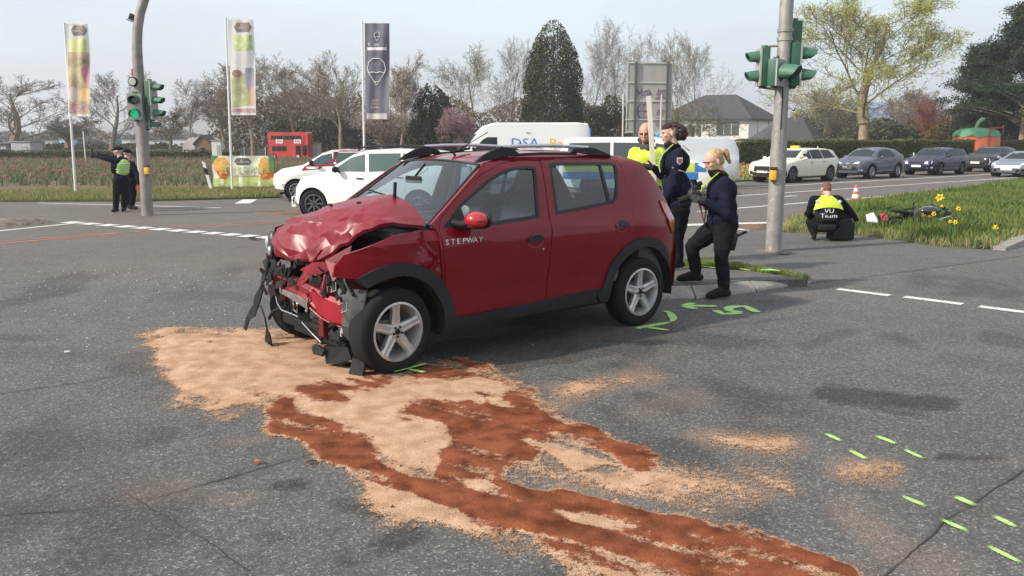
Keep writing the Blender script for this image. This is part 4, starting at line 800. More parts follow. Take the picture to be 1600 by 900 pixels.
def tube_cyl(bm, x, z, r, y0, y1, n=32):
    A = [bm.verts.new((x + r * math.cos(2 * PI * k / n), y0, z + r * math.sin(2 * PI * k / n))) for k in range(n)]; B = [bm.verts.new((v.co.x, y1, v.co.z)) for v in A]
    for k in range(n): bm.faces.new((A[k], A[(k + 1) % n], B[(k + 1) % n], B[k]))
    bm.faces.new(A[::-1]); bm.faces.new(B)
def body_loft(sp):
    L, hw, prof, belt = sp['L'], sp['hw'], sp['prof'], sp['belt']; xs_ = sorted(set([p[0] for p in prof] + [(-L / 2 + L * k / 34) for k in range(1, 34)])); bm = NB(); prev = None; zb0 = sp.get('zb', .2)
    for x in xs_:
        zt = interp(x, sorted(prof)); e = max(0, (abs(x) - (L / 2 - .8)) / .8); w = hw * (1 - sp.get('rnd', .26) * e ** 2.6); zb = zb0 + .10 * e ** 2
        b = interp(x, belt); sh = min(b, zt - .04); cab = max(0, zt - sh - .06); k = min(1, cab / .25)
        yr = w * (.90 - .02 * k) - sp.get('tumble', .30) * cab; ysh = w * .965
        pts = [(0, zb), (w - .16, zb), (w - .04, zb + .06), (w - .006, zb + .2), (w, (zb + sh) * .5 + .06), (w * .992, sh - .12), (ysh, sh - .01), (ysh - .015, sh + .01 if cab > 0 else sh)]
        pts += [((ysh - .015) * (1 - f) + yr * f, (sh + .01) * (1 - f) + (zt - .06) * f) for f in (.33, .66, 1)] if cab > .02 else [((ysh - .015) * (1 - f) + yr * f, sh + (zt - .012 - sh) * f) for f in (.33, .66, 1)]
        pts += [(yr - .07, zt - .018), (yr * .6, zt - .004), (0, zt)]
        ring = [bm.verts.new((x, y, z)) for y, z in pts] + [bm.verts.new((x, -y, z)) for y, z in pts[-2:0:-1]]; n = len(ring)
        if prev: [bm.faces.new((prev[i], prev[(i + 1) % n], ring[(i + 1) % n], ring[i])) for i in range(n)]
        else: bm.faces.new(ring[::-1])
        prev = ring
    bm.faces.new(prev); bmesh.ops.recalc_face_normals(bm, faces=bm.faces[:]); return bm
def car(name, label, cat, sp, pm, loc, rz, sc=1., group=None, rim=None, steer=0., rimn=5, extra=None):
    t = thing(name, label, cat, loc, rz, group, sc); bm = body_loft(sp); bv = BVHTree.FromBMesh(bm); fx, rx, r = sp['fx'], sp['rx'], sp['r']; hw = sp['hw']
    cut = NB()
    for x in (fx, rx):
        for s in (-1, 1): tube_cyl(cut, x, r, r + .055, s * (hw - .30), s * (hw + .2))
    bm = bool_cut(bm, cut)
    for v in bm.verts: pass
    b = obj('body', bm, pm, t, True, sharp=33); 
    for x in (fx, rx):
        for s in (-1, 1):
            wb = NB(); lathe(wb, [(r + .053, s * (hw - .30)), (r + .053, s * (hw - .045))], 28, 'y', (x, 0, r)); lathe(wb, [(.001, s * (hw - .30)), (r + .053, s * (hw - .299))], 28, 'y', (x, 0, r)); obj('wheel_well', wb, M_WELL, t)
            wheel(t, x, s * (hw - .12), r, rim=rim, n=rimn, steer=steer if x == fx else 0)
            if sp.get('clad'): ar = arc(x, r, r + .10, -8, 188, 14) + arc(x, r, r + .045, 188, -8, 14); cm = decal(bv, ar, 's' if s > 0 else 'S', .012, .3); obj('arch_cladding', cm, M_BLK, t)
    def D(nm, poly, mode, m, off=.004, parent=t, step=.15): return obj(nm, decal(bv, poly, mode, off, step), m, parent, True)
    for s in ('s', 'S'):
        for w_ in sp['win']: D('side_window', w_, s, sp.get('glass', M_GLASSD))
        for d_ in sp.get('doors', ()): o_ = D('door', d_, s, pm, .006); xs2 = [p[0] for p in d_]; zb_ = max(p[1] for p in d_); D('door_handle', [(min(xs2) + .06, zb_ - .12), (min(xs2) + .24, zb_ - .115), (min(xs2) + .24, zb_ - .085), (min(xs2) + .06, zb_ - .09)], s, sp.get('handle', M_BLK), .03, o_)
        if sp.get('sill'): D('sill', sp['sill'], s, M_BLK, .008)
        sg = 1 if s == 's' else -1; mm = NB(); mx_, mz = sp['mirror']; ell(mm, (mx_, sg * (hw + .09), mz), (.07, .11, .075)); cone(mm, (mx_, sg * (hw - .09), mz - .06), (mx_, sg * (hw + .06), mz - .02), .03, n=8); obj('mirror', mm, sp.get('mirmat', pm), t, True)
    mir = lambda P: [(-y, z) for y, z in P][::-1]
    D('windshield', sp['ws'], 'f', sp.get('glass', M_GLASSD)); D('rear_window', sp['rw'], 'r', M_GLASSD)
    for nm, P, mm in sp['front']:
        D(nm, P, 'f', mm, .008)
        if nm in ('headlight', 'fog_light', 'air_intake', 'bumper_corner'): D(nm, mir(P), 'f', mm, .008)
    for nm, P, mm in sp.get('rear', [('tail_light', [(hw * .58, .8), (hw * .70, .8), (hw * .70, 1.0), (hw * .58, 1.0)], M_TAIL)]):
        D(nm, P, 'r', mm, .008)
        if nm == 'tail_light': D(nm, mir(P), 'r', mm, .008)
    if extra: extra(t, bv, D)
    return t
def decal(bv, poly, mode, off=.004, step=.15):
    P, Fc = gridfill(poly, (), step); bm = NB(); A = []
    dirs = {'s': ((0, 3, 0), (0, -1, 0)), 'S': ((0, -3, 0), (0, 1, 0)), 'f': ((6, 0, 0), (-1, 0, 0)), 'r': ((-6, 0, 0), (1, 0, 0)), 't': ((0, 0, 5), (0, 0, -1))}
    o, d = dirs[mode]; d = Vector(d); last = None
    for a, b in P:
        org = Vector((a, o[1], b)) if mode in 'sS' else Vector((o[0], a, b)) if mode in 'fr' else Vector((a, b, 5)); h = bv.ray_cast(org, d)
        if h[0] is None: n_ = bv.find_nearest(org + d * (abs(o[1] or o[0] or 5) - 1.5)); p = n_[0] - d * off
        else: p = h[0] - d * off
        A.append(bm.verts.new(p))
    for f in Fc:
        try: bm.faces.new([A[i] for i in f])
        except ValueError: pass
    bmesh.ops.triangulate(bm, faces=[f for f in bm.faces if len(f.verts) > 4]); return bm
HEAD = math.atan2(-.62878, -.77759)       # heading of the queue: towards the left and the camera
V_ = lambda *a: list(a)
def spec(kind):
    if kind == 'estate': return dict(L=4.9, hw=.92, r=.335, fx=1.52, rx=-1.42, belt=[(-2.4, .98), (1.2, .94), (1.6, .86), (2.45, .74)], prof=[(2.45, .62), (2.42, .74), (2.2, .84), (1.7, .93), (1.12, 1.0), (.45, 1.36), (.2, 1.43), (-.4, 1.46), (-1.3, 1.44), (-1.85, 1.38), (-2.3, 1.02), (-2.42, .92), (-2.45, .6)],
        win=[[(.98, 1.03), (.46, 1.33), (.12, 1.37), (.08, .99)], [(.03, .99), (.07, 1.37), (-.72, 1.385), (-.82, 1.0)], [(-.88, 1.0), (-.78, 1.385), (-1.45, 1.36), (-1.85, 1.04)]], doors=[[(1.05, .32), (1.08, .90), (.06, .93), (.02, .30)], [(.0, .30), (.04, .93), (-.92, .95), (-.98, .72), (-.82, .32)]],
        mirror=(.82, 1.02), ws=[(-.66, 1.04), (.66, 1.04), (.54, 1.38), (-.54, 1.38)], rw=[(-.6, 1.06), (.6, 1.06), (.5, 1.34), (-.5, 1.34)],
        front=[('grille', [(-.42, .48), (.42, .48), (.40, .70), (-.40, .70)], M_BLK), ('headlight', [(.48, .60), (.84, .64), (.82, .76), (.47, .73)], M_LAMP), ('number_plate', [(-.26, .42), (.26, .42), (.26, .53), (-.26, .53)], M_PLATE), ('air_intake', [(.45, .34), (.80, .36), (.80, .50), (.5, .48)], M_BLK)])
    if kind == 'cross': return dict(L=4.39, hw=.90, r=.345, fx=1.36, rx=-1.28, tumble=.34, clad=1, belt=[(-2.2, 1.12), (-1.4, 1.12), (.9, .98), (2.2, .82)], prof=[(2.19, .62), (2.15, .84), (1.9, .96), (1.2, 1.06), (.45, 1.44), (.1, 1.52), (-.5, 1.54), (-1.2, 1.46), (-1.75, 1.25), (-2.05, 1.12), (-2.19, .95), (-2.19, .6)],
        win=[[(.86, 1.05), (.42, 1.36), (.05, 1.44), (.0, 1.03)], [(-.05, 1.03), (.0, 1.445), (-.55, 1.42), (-.98, 1.18), (-.9, 1.08)]], doors=[[(.86, .32), (.95, .95), (-.02, 1.0), (-.08, .30)], [(-.12, .30), (-.05, 1.0), (-.9, 1.05), (-.95, .7), (-.75, .32)]], sill=[(.9, .22), (.9, .34), (-.85, .34), (-.85, .22)],
        mirror=(.66, 1.06), ws=[(-.64, 1.1), (.64, 1.1), (.52, 1.44), (-.52, 1.44)], rw=[(-.5, 1.2), (.5, 1.2), (.42, 1.38), (-.42, 1.38)],
        front=[('grille', [(-.6, .42), (.6, .42), (.45, .62), (-.45, .62)], M_BLK), ('headlight', [(.28, .74), (.84, .80), (.80, .90), (.40, .82)], M_LAMP), ('number_plate', [(-.26, .50), (.26, .50), (.26, .61), (-.26, .61)], M_PLATE), ('fog_light', [(.62, .40), (.74, .40), (.74, .48), (.62, .48)], M_LAMP), ('badge', [(-.08, .74), (.08, .74), (.08, .80), (-.08, .80)], M_CHROME)])
    if kind == 'suv': s = spec('cross'); s.update(L=4.65, r=.37, fx=1.45, rx=-1.42, belt=[(-2.3, 1.08), (1, 1.02), (2.3, .86)], prof=[(2.32, .62), (2.28, .88), (2.0, 1.0), (1.15, 1.08), (.4, 1.46), (.0, 1.54), (-.6, 1.55), (-1.4, 1.48), (-2.0, 1.22), (-2.25, 1.1), (-2.32, .95), (-2.32, .6)],
        front=[('headlight', [(.62, .46), (.86, .46), (.86, .84), (.50, .84), (.50, .77), (.76, .77), (.76, .53), (.62, .53)], mat('led_signature', (.8, .85, .9), .2, coat=1)), ('grille', [(-.5, .35), (.5, .35), (.45, .50), (-.45, .50)], M_BLK), ('number_plate', [(-.26, .52), (.26, .52), (.26, .64), (-.26, .64)], M_PLATE)]); return s
    if kind == 'sport': return dict(L=4.5, hw=.94, r=.34, fx=1.4, rx=-1.2, zb=.14, tumble=.42, rnd=.34, belt=[(-2.2, .85), (1, .80), (2.25, .58)], prof=[(2.25, .42), (2.2, .58), (1.95, .70), (1.5, .78), (1.0, .84), (.3, 1.18), (-.1, 1.27), (-.5, 1.27), (-1.2, 1.10), (-1.8, .92), (-2.2, .8), (-2.25, .5)],
        win=[[(.82, .9), (.3, 1.12), (-.1, 1.2), (-.6, 1.18), (-1.1, .98), (-.9, .9)]], doors=[[(.9, .3), (.95, .78), (-.4, .82), (-.5, .3)]], mirror=(.62, .94), ws=[(-.64, .88), (.64, .88), (.5, 1.18), (-.5, 1.18)], rw=[(-.5, .95), (.5, .95), (.4, 1.15), (-.4, 1.15)],
        front=[('headlight', [(.56, .56), (.82, .54), (.80, .70), (.62, .73)], M_LAMP), ('air_intake', [(.42, .24), (.86, .26), (.84, .40), (.46, .38)], M_BLK), ('number_plate', [(-.26, .34), (.26, .34), (.26, .45), (-.26, .45)], M_PLATE)])
    if kind == 'hatch': return dict(L=4.09, hw=.87, r=.32, fx=1.30, rx=-1.30, tumble=.32, belt=[(-2.0, 1.08), (-1, 1.06), (.9, .96), (2.05, .80)], prof=[(2.04, .58), (2.0, .80), (1.75, .95), (1.05, 1.06), (.38, 1.44), (.05, 1.53), (-.5, 1.56), (-1.3, 1.52), (-1.62, 1.46), (-1.88, 1.14), (-2.0, .95), (-2.04, .55)],
        win=[[(.86, 1.05), (.40, 1.36), (.06, 1.44), (-.02, 1.05)], [(-.10, 1.05), (-.02, 1.45), (-.80, 1.46), (-.90, 1.08)], [(-.95, 1.09), (-.86, 1.46), (-1.05, 1.44), (-1.26, 1.22)]], doors=[[(.92, .34), (.95, .98), (-.05, 1.01), (-.06, .34)], [(-.09, .34), (-.08, 1.01), (-.98, 1.04), (-1.02, .78), (-.84, .36)]], sill=[(.86, .2), (.86, .33), (-.86, .33), (-.86, .2)],
        mirror=(.64, 1.10), mirmat=M_BLK, ws=[(-.62, 1.1), (.62, 1.1), (.50, 1.42), (-.50, 1.42)], rw=[(-.58, 1.14), (.58, 1.14), (.5, 1.43), (-.5, 1.43)],
        front=[('grille', [(-.4, .56), (.4, .56), (.38, .72), (-.38, .72)], M_BLK), ('headlight', [(.42, .66), (.80, .72), (.76, .86), (.44, .78)], M_LAMP), ('number_plate', [(-.26, .42), (.26, .42), (.26, .53), (-.26, .53)], M_PLATE), ('air_intake', [(.5, .34), (.78, .36), (.78, .46), (.5, .44)], M_BLK)],
        rear=[('tail_light', [(.50, .86), (.60, .86), (.59, 1.16), (.52, 1.16)], M_TAIL), ('number_plate', [(-.26, .66), (.26, .66), (.26, .77), (-.26, .77)], M_PLATE), ('bumper_corner', [(-.6, .3), (.6, .3), (.6, .5), (-.6, .5)], M_BLK)])
    if kind == 'van': return dict(L=5.99, hw=1.02, r=.34, fx=2.05, rx=-1.98, tumble=.04, rnd=.10, belt=[(-3, 1.2), (1.6, 1.2), (2.5, 1.1), (3, .9)], prof=[(2.99, .62), (2.94, 1.0), (2.75, 1.15), (2.35, 1.35), (1.75, 2.12), (1.45, 2.40), (1.0, 2.52), (-2.5, 2.54), (-2.9, 2.50), (-2.98, 2.3), (-2.99, .5)],
        win=[[(2.05, 1.28), (1.55, 1.82), (1.35, 1.92), (.95, 1.92), (.95, 1.25)]], doors=[[(2.0, .5), (2.1, 1.2), (.9, 1.2), (.9, .45)], [(.80, .45), (.80, 2.2), (-.5, 2.2), (-.5, .45)]], mirror=(1.95, 1.45), mirmat=M_BLK, ws=[(-.85, 1.42), (.85, 1.42), (.80, 2.05), (-.80, 2.05)], rw=[(-.8, 1.4), (-.05, 1.4), (-.05, 1.9), (-.8, 1.9)],
        front=[('grille', [(-.6, .55), (.6, .55), (.5, .95), (-.5, .95)], M_BLK), ('headlight', [(.66, .85), (.92, .85), (.90, 1.15), (.72, 1.08)], M_LAMP)])
    if kind == 'minibus': return dict(L=5.1, hw=.96, r=.335, fx=1.62, rx=-1.45, tumble=.12, rnd=.14, belt=[(-2.5, 1.12), (1.6, 1.10), (2.1, 1.02), (2.5, .85)], prof=[(2.55, .6), (2.5, .95), (2.2, 1.08), (1.75, 1.2), (1.05, 1.78), (.8, 1.88), (.2, 1.92), (-2.0, 1.92), (-2.35, 1.86), (-2.52, 1.5), (-2.55, .5)],
        win=[[(1.55, 1.20), (1.0, 1.66), (.62, 1.72), (.58, 1.16)], [(.50, 1.16), (.54, 1.72), (-.75, 1.74), (-.75, 1.16)], [(-.85, 1.16), (-.85, 1.74), (-2.2, 1.72), (-2.3, 1.16)]], doors=[[(1.5, .4), (1.6, 1.1), (.55, 1.12), (.5, .4)], [(.46, .38), (.50, 1.12), (-.8, 1.12), (-.8, .38)]], mirror=(1.35, 1.28), ws=[(-.75, 1.26), (.75, 1.26), (.68, 1.74), (-.68, 1.74)], rw=[(-.75, 1.2), (.75, 1.2), (.7, 1.7), (-.7, 1.7)],
        front=[('grille', [(-.6, .5), (.6, .5), (.55, .75), (-.55, .75)], M_BLK), ('headlight', [(.58, .78), (.88, .80), (.86, .98), (.60, .95)], M_LAMP)])
def on_road(px, py, xloc, yloc, rz, sc=1.):
    """ground point (px,py) is where the wheel at local (xloc, yloc) touches; returns the thing's origin"""
    g = G(px, py); c, s = math.cos(rz), math.sin(rz); return (g.x - sc * (c * xloc - s * yloc), g.y - sc * (s * xloc + c * yloc), .008)
QG = 'cars queuing nose to tail on the main road'
def taxi_extra(t, bv, D):
    b = NB(); box(b, (.05, 0, 1.50), (.14, .42, .10), bev=.02); obj('roof_sign', b, mat('taxi_sign_yellow', (.75, .62, .04), .4), t, True)
    for s in ('s', 'S'): D('front_bumper_side', [(2.42, .26), (2.42, .66), (2.1, .66), (1.96, .42), (1.93, .26)], s, M_BLK, .008); D('rear_bumper_side', [(-1.88, .25), (-1.95, .55), (-2.0, .74), (-2.44, .80), (-2.44, .25)], s, M_BLK, .008)
    D('bumper_corner', [(-.84, .30), (.84, .30), (.84, .44), (-.84, .44)], 'f', M_BLK, .006)
    b = NB(); box(b, (-1.75, 0, 1.44), (.04, .03, .14)); obj('antenna', b, M_PLATE, t)
s_ = spec('estate'); car('estate_taxi', 'cream estate taxi with yellow roof sign and dark front bumper, first of the queue', 'taxi', s_, paint('cream', (.68, .64, .53), 0, .4), on_road(1239, 286, s_['fx'], s_['hw'], HEAD, .985), HEAD, .985, QG, rim=M_ALLOYD, extra=taxi_extra)
s_ = spec('cross'); car('crossover_car', 'grey-blue compact crossover with pale rims, second in the queue behind the taxi', 'car', s_, paint('slate', (.070, .080, .115)), on_road(1362.5, 279.8, s_['fx'], s_['hw'], HEAD, .93), HEAD, .93, QG)
s_ = spec('estate'); s_.update(L=4.57); s_['prof'] = [(x * .935, z) for x, z in s_['prof']]; s_.update(fx=1.36, rx=-1.22)
s_['front'] = [('grille', [(-.36, .62), (.36, .62), (.36, .73), (-.36, .73)], M_BLK), ('headlight', [(.44, .60), (.86, .64), (.82, .78), (.46, .74)], M_LAMP), ('number_plate', [(-.26, .44), (.26, .44), (.26, .55), (-.26, .55)], M_PLATE), ('air_intake', [(-.5, .3), (.5, .3), (.5, .40), (-.5, .40)], M_BLK), ('fog_light', [(.60, .38), (.80, .39), (.80, .45), (.60, .44)], M_LAMP)]
car('estate_car', 'dark navy estate car with bright headlamps, third in the queue', 'car', s_, paint('navy', (.012, .016, .055)), on_road(1470, 274.3, s_['fx'], s_['hw'], HEAD, .96), HEAD, .96, QG)
s_ = spec('suv'); car('electric_suv', 'black sport utility car with hook-shaped white light signature, fourth in the queue', 'car', s_, paint('black', (.010, .011, .015)), on_road(1556, 269.4, s_['fx'], s_['hw'], HEAD, .93), HEAD, .93, QG)
s_ = spec('sport'); car('sports_car', 'low silver-grey sports car cut by the right edge of the photo', 'car', s_, paint('silvergrey', (.24, .27, .31), .5), on_road(1614, 277.2, s_['fx'], s_['hw'], HEAD, .98), HEAD, .98, QG)
# white damaged hatch beyond the wreck, seen from its left rear quarter
HD2 = math.atan2(.30, -.955)
def dmg(t, bv, D):
    bm = NB(); r = random.Random(3)
    for k in range(16):
        c_ = Vector((1.72 + r.uniform(-.12, .25), r.uniform(.35, .86), r.uniform(.22, .72))); shard(bm, [c_ + Vector((r.uniform(-.12, .12), r.uniform(-.06, .06), r.uniform(-.12, .12))) for _ in range(4)], .01)
    obj('torn_bumper', bm, M_BLK, t)
    for sg in (-1, 1): b = NB(); tube(b, [(.25, sg * .60, 1.50), (.15, sg * .60, 1.585), (-.4, sg * .60, 1.62), (-1.1, sg * .59, 1.60), (-1.3, sg * .58, 1.53)], .02, 8); obj('roof_rail', b, M_BLK, t, True)
s_ = spec('hatch'); s_['prof'] = [(1.80, .40), (1.76, .72), (1.6, .93), (1.05, 1.06), (.38, 1.44), (.05, 1.53), (-.5, 1.56), (-1.3, 1.53), (-1.66, 1.48), (-1.92, 1.14), (-2.02, .95), (-2.04, .55)]
s_['glass'] = mat('car_glass_green', (.055, .095, .090), .08, spec=.5)
car('white_hatchback', 'white hatchback with black mirror and torn-off front bumper directly behind the wreck', 'car', s_, paint('white', (.82, .82, .80), 0, .35), on_road(489, 341.5, s_['fx'], s_['hw'], HD2), HD2, rim=M_ALLOYD, rimn=8, extra=dmg, steer=.25)
HD3 = math.atan2(-.18, -.98)
def redpart(t, bv, D):
    m = paint('crimson', (.26, .012, .03)); 
    for s in ('s', 'S'): D('red_pillar_frame', [(.98, 1.02), (.44, 1.39), (.1, 1.47), (-1.3, 1.50), (-1.3, 1.42), (.1, 1.41), (.42, 1.33), (.84, 1.03)], s, m, .009); D('red_sill_door', [(.9, .98), (.95, 1.03), (-.9, 1.06), (-.9, 1.0)], s, m, .010)
    D('red_roof', [(.36, -.55), (.36, .55), (-1.5, .5), (-1.5, -.5)], 't', m, .006)
s_ = spec('hatch'); s_.update(L=3.6, fx=1.12, rx=-1.15, r=.29, hw=.82); s_['prof'] = [(x * .87, z * .955) for x, z in s_['prof']]; s_['belt'] = [(x * .87, z * .93) for x, z in s_['belt']]; s_['win'] = [[(x * .93, z * .95) for x, z in w_] for w_ in s_['win']]; s_['doors'] = []; s_['glass'] = s_g = mat('car_glass_green', (.1, .17, .16)); s_['mirmat'] = M_BLK
s_['sill'] = None
car('small_white_car', 'small white and red car with round headlight in front of the tulip banner', 'car', s_, paint('white', (.8, .8, .8)), on_road(463, 313, s_['fx'], s_['hw'], HD3), HD3, rim=mat('steel_wheel', (.32, .31, .30), .5, metal=.4), rimn=9, extra=redpart)
# white lettered van
def dsa(t, bv, D):
    for s, txt, c_, x, z, hz in (('s', 'DSA', (.05, .18, .62), -.20, 1.66, .56), ('s', 'Bau', (.80, .55, .05), -1.68, 1.65, .52)):
        b = text_bm(txt, .56, 1.15, .004); place(b, basis((x, 1.012, z), (-1, 0, 0), (0, 0, 1))); obj('lettering', b, mat('lettering_' + txt.lower(), c_, .5), t)
    b = NB(); box(b, (-2.995, 0, 1.9), (.02, 1.8, .8)); obj('rear_blue_panel', b, mat('van_blue', (.06, .12, .45), .5), t)
HV = math.atan2(-.12, -1.)
s_ = spec('van'); g_ = (2, 3); car('white_van', 'white high-roof panel van with blue and yellow lettering behind the wreck', 'van', s_, paint('white', (.8, .8, .8)), (((808 - 800) / FPX) * 35.5, 35.5, 0), HV, .985, extra=dsa)
# police minibus, heading right
def pol(t, bv, D):
    yl = mat('police_yellow', (.46, .56, .07), .4); bl = mat('police_blue', (.03, .17, .42), .4)
    for s in ('s', 'S'):
        for k in range(6): D('yellow_check', [(-2.4 + k * .78, .80), (-2.02 + k * .78, .80), (-2.02 + k * .78, 1.10), (-2.4 + k * .78, 1.10)], s, yl, .012); D('blue_check', [(-2.01 + k * .78, .80), (-1.63 + k * .78, .80), (-1.63 + k * .78, 1.10), (-2.01 + k * .78, 1.10)], s, bl if k > 3 else yl, .012)
        D('blue_band', [(-2.4, .55), (2.0, .55), (2.0, .78), (-2.4, .78)], s, bl, .010)
    for x in (.75,): b = NB(); box(b, (x, 0, 1.97), (.22, 1.2, .12), bev=.03); obj('light_bar', b, mat('beacon_blue', (.03, .25, .8), .2, coat=1), t, True)
s_ = spec('minibus'); s_['glass'] = mat('van_glass', (.06, .07, .075), .1, spec=.5)
car('police_minibus', 'white police minibus with yellow and blue stripes standing behind the officers', 'van', s_, paint('white', (.8, .8, .8)), ((990 - 800) / FPX * 27.6, 27.6, 0), math.atan2(-.10, 1.), .97, extra=pol)
s_ = spec('minibus'); s_['glass'] = mat('van_glass', (.07, .08, .085))
s_['win'] = s_['win'][:1]; car('silver_van', 'plain pale silver van without side windows behind the blonde woman', 'van', s_, paint('silver', (.60, .62, .64), .3), ((1040 - 800) / FPX * 31.5, 31.5, 0), math.atan2(-.0, -1.), .98)
# red double-decker bus used as a stall
bt = thing('double_decker_bus', 'red double-decker bus with open rear platform parked at the far side of the tulip field', 'bus', ((459.5 - 800) / FPX * 83, 83, 0.0), R(-8)); BR = mat('bus_red', (.50, .035, .028), .4, var=.15, scale=.8, coat=.4)
b = NB(); prism(b, [(-2.0, .28), (1.35, .28), (1.35, 1.35), (1.95, 1.35), (2.02, 1.6), (1.98, 2.5), (1.85, 2.62), (-1.95, 2.62), (-2.06, 2.5), (-2.08, 1.5), (-2.0, 1.42)], -.62, .62); obj('body', b, BR, bt)
b = NB(); box(b, (1.65, 0, .32), (.62, 1.2, .1)); box(b, (1.92, 0, .8), (.06, 1.2, .95)); obj('rear_platform', b, BR, bt)
for z0, z1, xs_ in ((1.62, 2.0, [(-1.75, -1.2), (-1.14, -.55), (-.49, .1), (.16, .75), (.81, 1.35)]), (.78, 1.28, [(-1.7, -1.25), (-1.2, -.72), (-.67, -.2), (1.42, 1.88)])):
    for a, c_ in xs_:
        f = NB(); box(f, ((a + c_) / 2, -.625, (z0 + z1) / 2 + (.28 if z0 > 1.5 else 0)), (c_ - a, .02, z1 - z0)); obj('window', f, M_GLASSD, bt)
for x in (-.9, .95):
    b = NB(); box(b, (x, -.64, 1.72), (.72, .02, .40)); obj('poster', b, mat('poster_white', (.70, .66, .62), .6, var=.25, scale=6), bt)
    b = text_bm('EIS', .34, 1.2, .004); place(b, basis((x, -.657, 1.72), (1, 0, 0), (0, 0, 1))); obj('lettering', b, mat('poster_red', (.5, .05, .05)), bt)
b = NB(); box(b, (1.0, -.60, .82), (.50, .1, 1.0)); obj('doorway', b, M_WELL, bt)
for x in (-1.55, .95):
    w_ = NB(); lathe(w_, [(.001, -.66), (.2, -.66), (.27, -.63), (.27, -.45)], 20, 'y', (x, 0, .27)); wo_ = obj('wheel', w_, M_TYRE, bt, True); w_ = NB(); lathe(w_, [(.001, -.672), (.16, -.668)], 20, 'y', (x, 0, .27)); obj('rim', w_, mat('rim_cream', (.6, .55, .48)), wo_)
# ================================================================= THE WRECKED RED CAR
RED = mat('paint_cherry_red', (.180, .0014, .0095), .40, metal=.08, coat=.7, spec=.08); REDD = mat('paint_red_inner', (.13, .008, .014), .5, metal=.2, var=.3, scale=8)
REDW = mat('scraped_red_steel', (.21, .014, .024), .42, metal=.2, var=.35, scale=9, wear=((.36, .26, .26), -.11), bump=.2, bscale=30)
CLAD = mat('grey_black_cladding', (.020, .023, .027), .62, spec=.3, bump=.15, bscale=300, var=.15, scale=9); GL = glass_mat('clear_glass', (.88, .96, .94), 1.1); GLS = glass_mat('side_glass', (.40, .50, .56), 1.5); INT = mat('interior_grey', (.13, .135, .14), .8, var=.2, scale=10); RUB = mat('window_rubber', (.012, .012, .013), .6)
h0 = Vector((-.35517068, 7.5231096, 0)); hf = Vector((-.77758677, -.62877565, 0))
hero = thing('wrecked_car', 'cherry red hatchback with crushed front end and crumpled bonnet on the crossing', 'car', h0, math.atan2(hf.y, hf.x))
def hw_(x, z):
    b = interp(z, [(0.18, .79), (.30, .838), (.42, .856), (.62, .868), (.86, .874), (.965, .868), (1.0, .852), (1.05, .836), (1.10, .815), (1.3, .748), (1.5, .672), (1.555, .628), (1.60, .565), (1.66, .44)])
    if x < -1.35: b -= .17 * ((-1.35 - x) / .62) ** 2
    if x > 1.35: b -= .10 * ((x - 1.35) / .35) ** 2
    return b + .010 * math.exp(-((z - .985) / .035) ** 2) - .012 * math.exp(-((z - .55) / .1) ** 2)
def side(s, off=0.): return lambda x, z: Vector((x, s * (hw_(x, z) + off), z))
WF = [(.885, 1.075), (.66, 1.25), (.50, 1.338), (.38, 1.405), (.22, 1.468), (.085, 1.503), (-.05, 1.512), (-.165, 1.505), (-.15, 1.42), (-.085, 1.095), (.50, 1.062)]
WR = [(-.335, 1.520), (-.322, 1.44), (-.285, 1.113), (-.62, 1.140), (-1.00, 1.175), (-1.055, 1.215), (-1.10, 1.32), (-1.135, 1.45), (-1.14, 1.508), (-1.10, 1.525), (-.75, 1.531), (-.40, 1.532)]
def shrink(P, d):
    c = sum(p[0] for p in P) / len(P), sum(p[1] for p in P) / len(P); n = len(P); out = []
    ar = sum(P[i][0] * P[(i + 1) % n][1] - P[(i + 1) % n][0] * P[i][1] for i in range(n)); sg = 1 if ar > 0 else -1
    for i in range(n):
        a, b, e = Vector(P[i - 1]), Vector(P[i]), Vector(P[(i + 1) % n]); d1, d2 = (b - a).normalized(), (e - b).normalized(); n1, n2 = Vector((-d1.y, d1.x)) * sg, Vector((-d2.y, d2.x)) * sg; m = (n1 + n2); m = m / max(.5, m.length_squared / 2) if m.length > .01 else n1; q = b + m * d / 1.0; out.append((q.x, q.y))
    return out
DF = [(.925, 1.06), (.905, .80), (.885, .372), (.4, .378), (-.127, .386), (-.160, .75), (-.188, 1.06), (-.215, 1.3), (-.245, 1.553), (-.10, 1.562), (.06, 1.556), (.22, 1.527), (.40, 1.462), (.56, 1.378), (.74, 1.262), (.89, 1.135)]
ar_r = [(-1.335 + .525 * math.cos(R(a)), .32 + .525 * math.sin(R(a))) for a in (66, 52, 38, 27)]
DR = [(-.139, .388), (-.172, .75), (-.200, 1.06), (-.227, 1.3), (-.257, 1.556), (-.6, 1.570), (-1.0, 1.560), (-1.20, 1.545), (-1.222, 1.35), (-1.215, 1.09), (-1.19, .95)] + [(-1.12, .80)] + [(x + .0, z) for x, z in ar_r[1:]] + [(-.83, .46), (-.78, .40)]
AF = [(1.325 + .515 * math.cos(R(a)), .32 + .515 * math.sin(R(a))) for a in range(56, 172, 10)]
FEND = [(.897, .372), (.917, .80), (.937, 1.04), (.955, 1.085), (1.10, 1.070), (1.33, 1.035), (1.52, .965), (1.70, .905), (1.672, .80)] + [(1.60, .70)][:0] + AF[0:1] + AF[1:] + [(.84, .34)]
FEND = [(.897, .372), (.917, .80), (.937, 1.02), (.975, 1.055), (1.10, 1.062), (1.33, 1.040), (1.52, .985), (1.70, .925), (1.755, .85), (1.765, .765)] + AF + [(.835, .40)]
